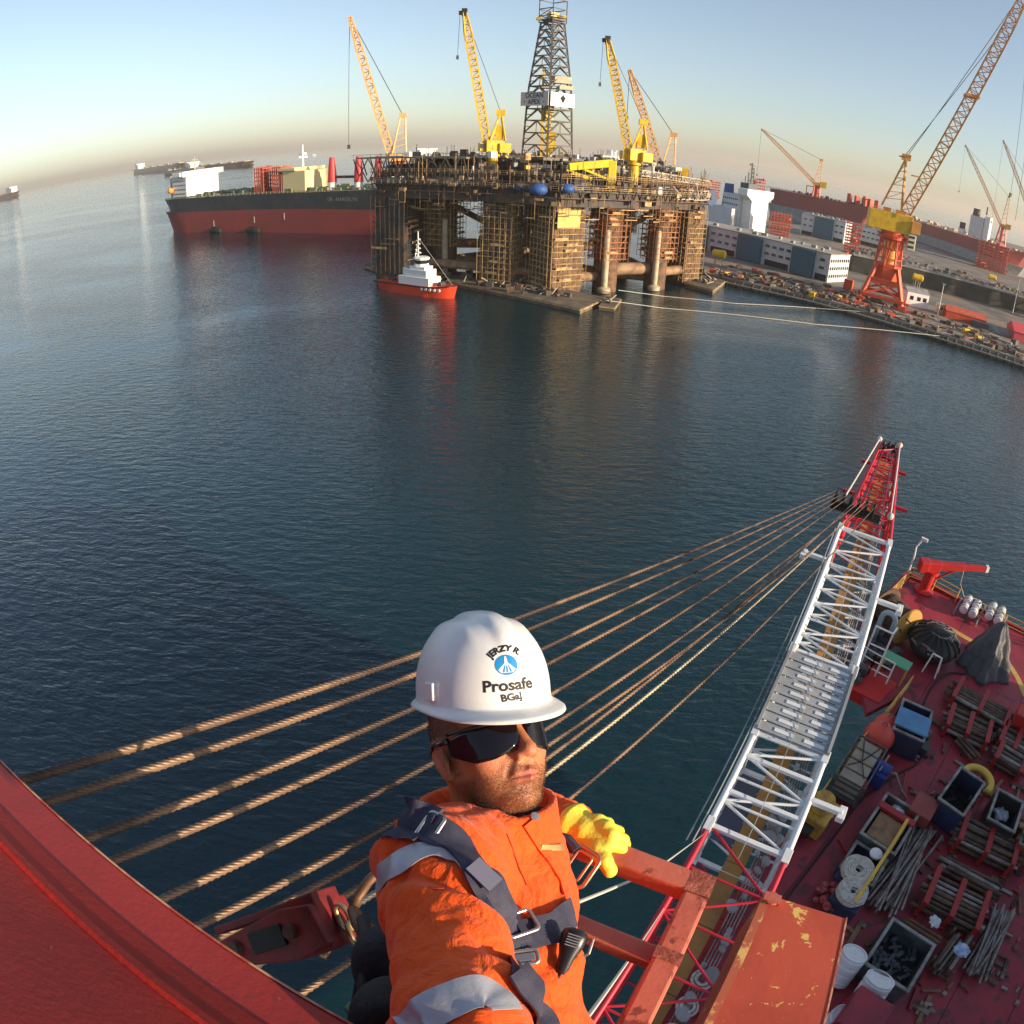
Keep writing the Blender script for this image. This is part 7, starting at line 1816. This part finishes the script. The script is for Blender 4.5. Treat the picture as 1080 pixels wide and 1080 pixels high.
# printed mark: blue roundel with a white platform shape, name below, handwriting above and under
M_lb=mat('logo_blue',(.02,.25,.60),.4); M_w2=mat('logo_white',(.85,.85,.85),.4)
def flat(poly,m,off,name='emblem',u0=0,v0=0):
    bm=bmesh.new(); vs=[bm.verts.new((x,y,0)) for x,y in poly]; bm.faces.new(vs); bmesh.ops.triangulate(bm,faces=bm.faces)
    for _ in range(3): bmesh.ops.subdivide_edges(bm,edges=[e for e in bm.edges if e.calc_length()>.004],cuts=1); bmesh.ops.triangulate(bm,faces=bm.faces)
    for v in bm.verts: v.co=onhat(u0+v.co.x,v0+v.co.y,off)
    me=bpy.data.meshes.new(name); bm.to_mesh(me); bm.free(); me.materials.append(m); o=bpy.data.objects.new(name,me); C.objects.link(o); par(o,hatp); return o
LV=.010
flat([(.0165*math.cos(2*PI*k/40),.0165*math.sin(2*PI*k/40)) for k in range(40)],M_lb,.0006,u0=0,v0=LV)
flat([(-.0011,.014),(.0011,.014),(.0024,.003),(.0125,-.0075),(.0085,-.0125),(-.0085,-.0125),(-.0125,-.0075),(-.0024,.003)],M_w2,.0009,u0=0,v0=LV)
for dx in (-.0055,0,.0055): flat([(dx-.0016,-.0118),(dx+.0016,-.0118),(dx*.45+.0007,-.001),(dx*.45-.0007,-.001)],M_lb,.0012,u0=0,v0=LV)
hattext('Prosafe',.0240,0,-.0225,0,bold=.0007); 
hattext('JERZY R.',.0150,0,.0375,2,bold=.0007,arc=.030,shear=.15)
hattext('BGaJ',.0150,.003,-.0405,3,bold=.0006,shear=-.1)
# ---- glove on the rail
M_gl=mat('glove_yellow',(.78,.68,.06),.6,0,(.50,.40,.06),.6,26,bump=.0012,bscale=160,lo=.5,hi=.75)
G0=P(606,869,1.332); W_=P(615,873,1.322)
K=[P(642,889,1.296),P(644,880,1.294),P(639,872,1.300),P(630,866,1.310)]
Mi=[P(655,895,1.312),P(657,886,1.312),P(651,877,1.320),P(641,869,1.330)]
Ti=[P(657,899,1.36),P(659,891,1.362),P(653,881,1.366),P(643,873,1.37)]
TH_=[P(616,880,1.318),P(629,895,1.298),P(637,907,1.288),P(643,918,1.294)]
def glove(X,Y,Z):
    d=cone(X,Y,Z,G0,W_,.041,.031)
    for k in range(4):
        d=smin(d,cone(X,Y,Z,W_.lerp(K[3-k if False else k],.15),K[k],.021,.0130),.007)
    f=None
    for k in range(4):
        g=smin(cone(X,Y,Z,K[k],Mi[k],.0128,.0118),cone(X,Y,Z,Mi[k],Ti[k],.0118,.0105),.004); f=g if f is None else smin(f,g,.0012)
    d=smin(d,f,.006)
    t=smin(cone(X,Y,Z,TH_[0],TH_[1],.021,.0165),cone(X,Y,Z,TH_[1],TH_[2],.0165,.0150),.008); t=smin(t,cone(X,Y,Z,TH_[2],TH_[3],.0150,.0135),.006); d=smin(d,t,.012)
    return d-along(X,Y,Z,G0,K[1],80,.0022,.3,1.2)*np.clip(np.sqrt((X-K[1].x)**2+(Y-K[1].y)**2+(Z-K[1].z)**2)/.05-.3,0,1)-wr(X,Y,Z,5,120,.0006)
gp=[G0,W_]+K+Mi+Ti+TH_; Vg,Fg=nets(glove,[min(p[i] for p in gp)-.05 for i in range(3)],[max(p[i] for p in gp)+.05 for i in range(3)],.0016)
gl=mk('glove',relax(Vg,Fg,1,.4),Fg,M_gl,person); fix_normals(gl)
# boots and the small grating he stands on
for k in (0,1):
    q=FT[k]; mb=MB(); mb.sphere(Vector((q.x,q.y-.06,47.985)),.055,16,10,(.9,2.3,.9)); mb.tube(Vector((q.x,q.y,48.00)),Vector((q.x,q.y,48.14)),.058); mb.build('boot',M_blk,person,smooth=True)
t=thing('standing_grating',(0,.2,47.93),'small grating platform under the man','platform'); mb=MB()
for k in range(15): mb.beam((-.32+k*.045,-.25,47.92),(-.32+k*.045,.36,47.92),.006,.03)
for k in range(7): mb.beam((-.32,-.25+k*.1,47.92),(.31,-.25+k*.1,47.92),.006,.028)
mb.build('grating',M_dgrey,t); mb=MB(); mb.beam((-.33,-.26,47.92),(-.33,.37,47.92),.03,.07); mb.beam((.32,-.26,47.92),(.32,.37,47.92),.03,.07); mb.build('frame',M_near,t)
# ---------------------------------------------------------------- pieces one could count become parts of their own
def islands(me):
    n=len(me.vertices); par_=list(range(n))
    def fd(a):
        while par_[a]!=a: par_[a]=par_[par_[a]]; a=par_[a]
        return a
    for e in me.edges:
        a,b=fd(e.vertices[0]),fd(e.vertices[1])
        if a!=b: par_[a]=b
    g={}
    for p in me.polygons: g.setdefault(fd(p.vertices[0]),[]).append(p)
    return list(g.values())
def split(o,newname,keep_from=None,cap=100):
    me=o.data; gs=islands(me)
    if len(gs)<2: return 0
    def ext(g):
        vs=[me.vertices[i].co for p in g for i in p.vertices]; return sum(max(v[k] for v in vs)-min(v[k] for v in vs) for k in range(3))
    gs.sort(key=ext,reverse=True); done=0
    rest=gs[cap:]; gs=gs[:cap]
    def make(polys,name):
        ids={}; vs=[]; fs=[]
        for p in polys:
            f=[]
            for i in p.vertices:
                if i not in ids: ids[i]=len(vs); vs.append(me.vertices[i].co[:])
                f.append(ids[i])
            fs.append(f)
        m2=bpy.data.meshes.new(name); m2.from_pydata(vs,[],fs); m2.update()
        for m in me.materials: m2.materials.append(m)
        for q,p in zip(m2.polygons,polys): q.material_index=p.material_index; q.use_smooth=p.use_smooth
        c=bpy.data.objects.new(name,m2); C.objects.link(c); c.parent=o.parent; c.matrix_parent_inverse=o.matrix_parent_inverse.copy(); c.matrix_basis=o.matrix_basis.copy()
        for md in o.modifiers:
            if md.type=='BEVEL': b=c.modifiers.new('b','BEVEL'); b.width=md.width; b.segments=2; b.limit_method='ANGLE'; b.angle_limit=R(35)
        return c
    for g in gs: make(g,newname)
    if rest: r=make([p for g in rest for p in g],newname); r['kind']='stuff'
    for ch in list(o.children): ch.parent=o.parent
    bpy.data.objects.remove(o); return len(gs)
SPL={'stand':'stand_leg','cross_member':'cross_member','window_row':'window','roof_unit':'roof_unit','cable_box':'cable_box','bow_fender':'bow_fender','funnel':'funnel','yokohama_fender':'fender','draft_mark':'draft_mark','cab_window':'cab_window','sheeting':'sheeting','loose_cable':'loose_cable','shackle':'shackle','rope_roller':'rope_roller','cable_coil':'cable_coil','weld_scar':'weld_scar','deck_coaming':'coaming','deck_marking':'deck_marking','tread_plate':'tread_plate','grating_plate':'grating_plate','deck_seam':'deck_seam','deck_winch':'winch','deck_cargo':'cargo_piece','pipe_bundle':'pipe','deck_gear':'deck_gear','window_band':'window','winch':'winch','post':'post','crane_post':'crane_post','truss_work':'truss','monkey_board':'monkey_board','accommodation_block':'accommodation_block','bridge_tower':'bridge_tower'}
bpy.context.view_layer.update()
for o in [x for x in bpy.data.objects if x.type=='MESH' and x.parent]:
    nm=o.name.split('.')[0]
    if nm in SPL and o.parent.get('category') and 2<=len(islands(o.data)): split(o,SPL[nm],cap=60)
mods=[o for o in bpy.data.objects if o.name.split('.')[0]=='deck_module']; 
for o in mods: split(o,'deck_module',cap=12)
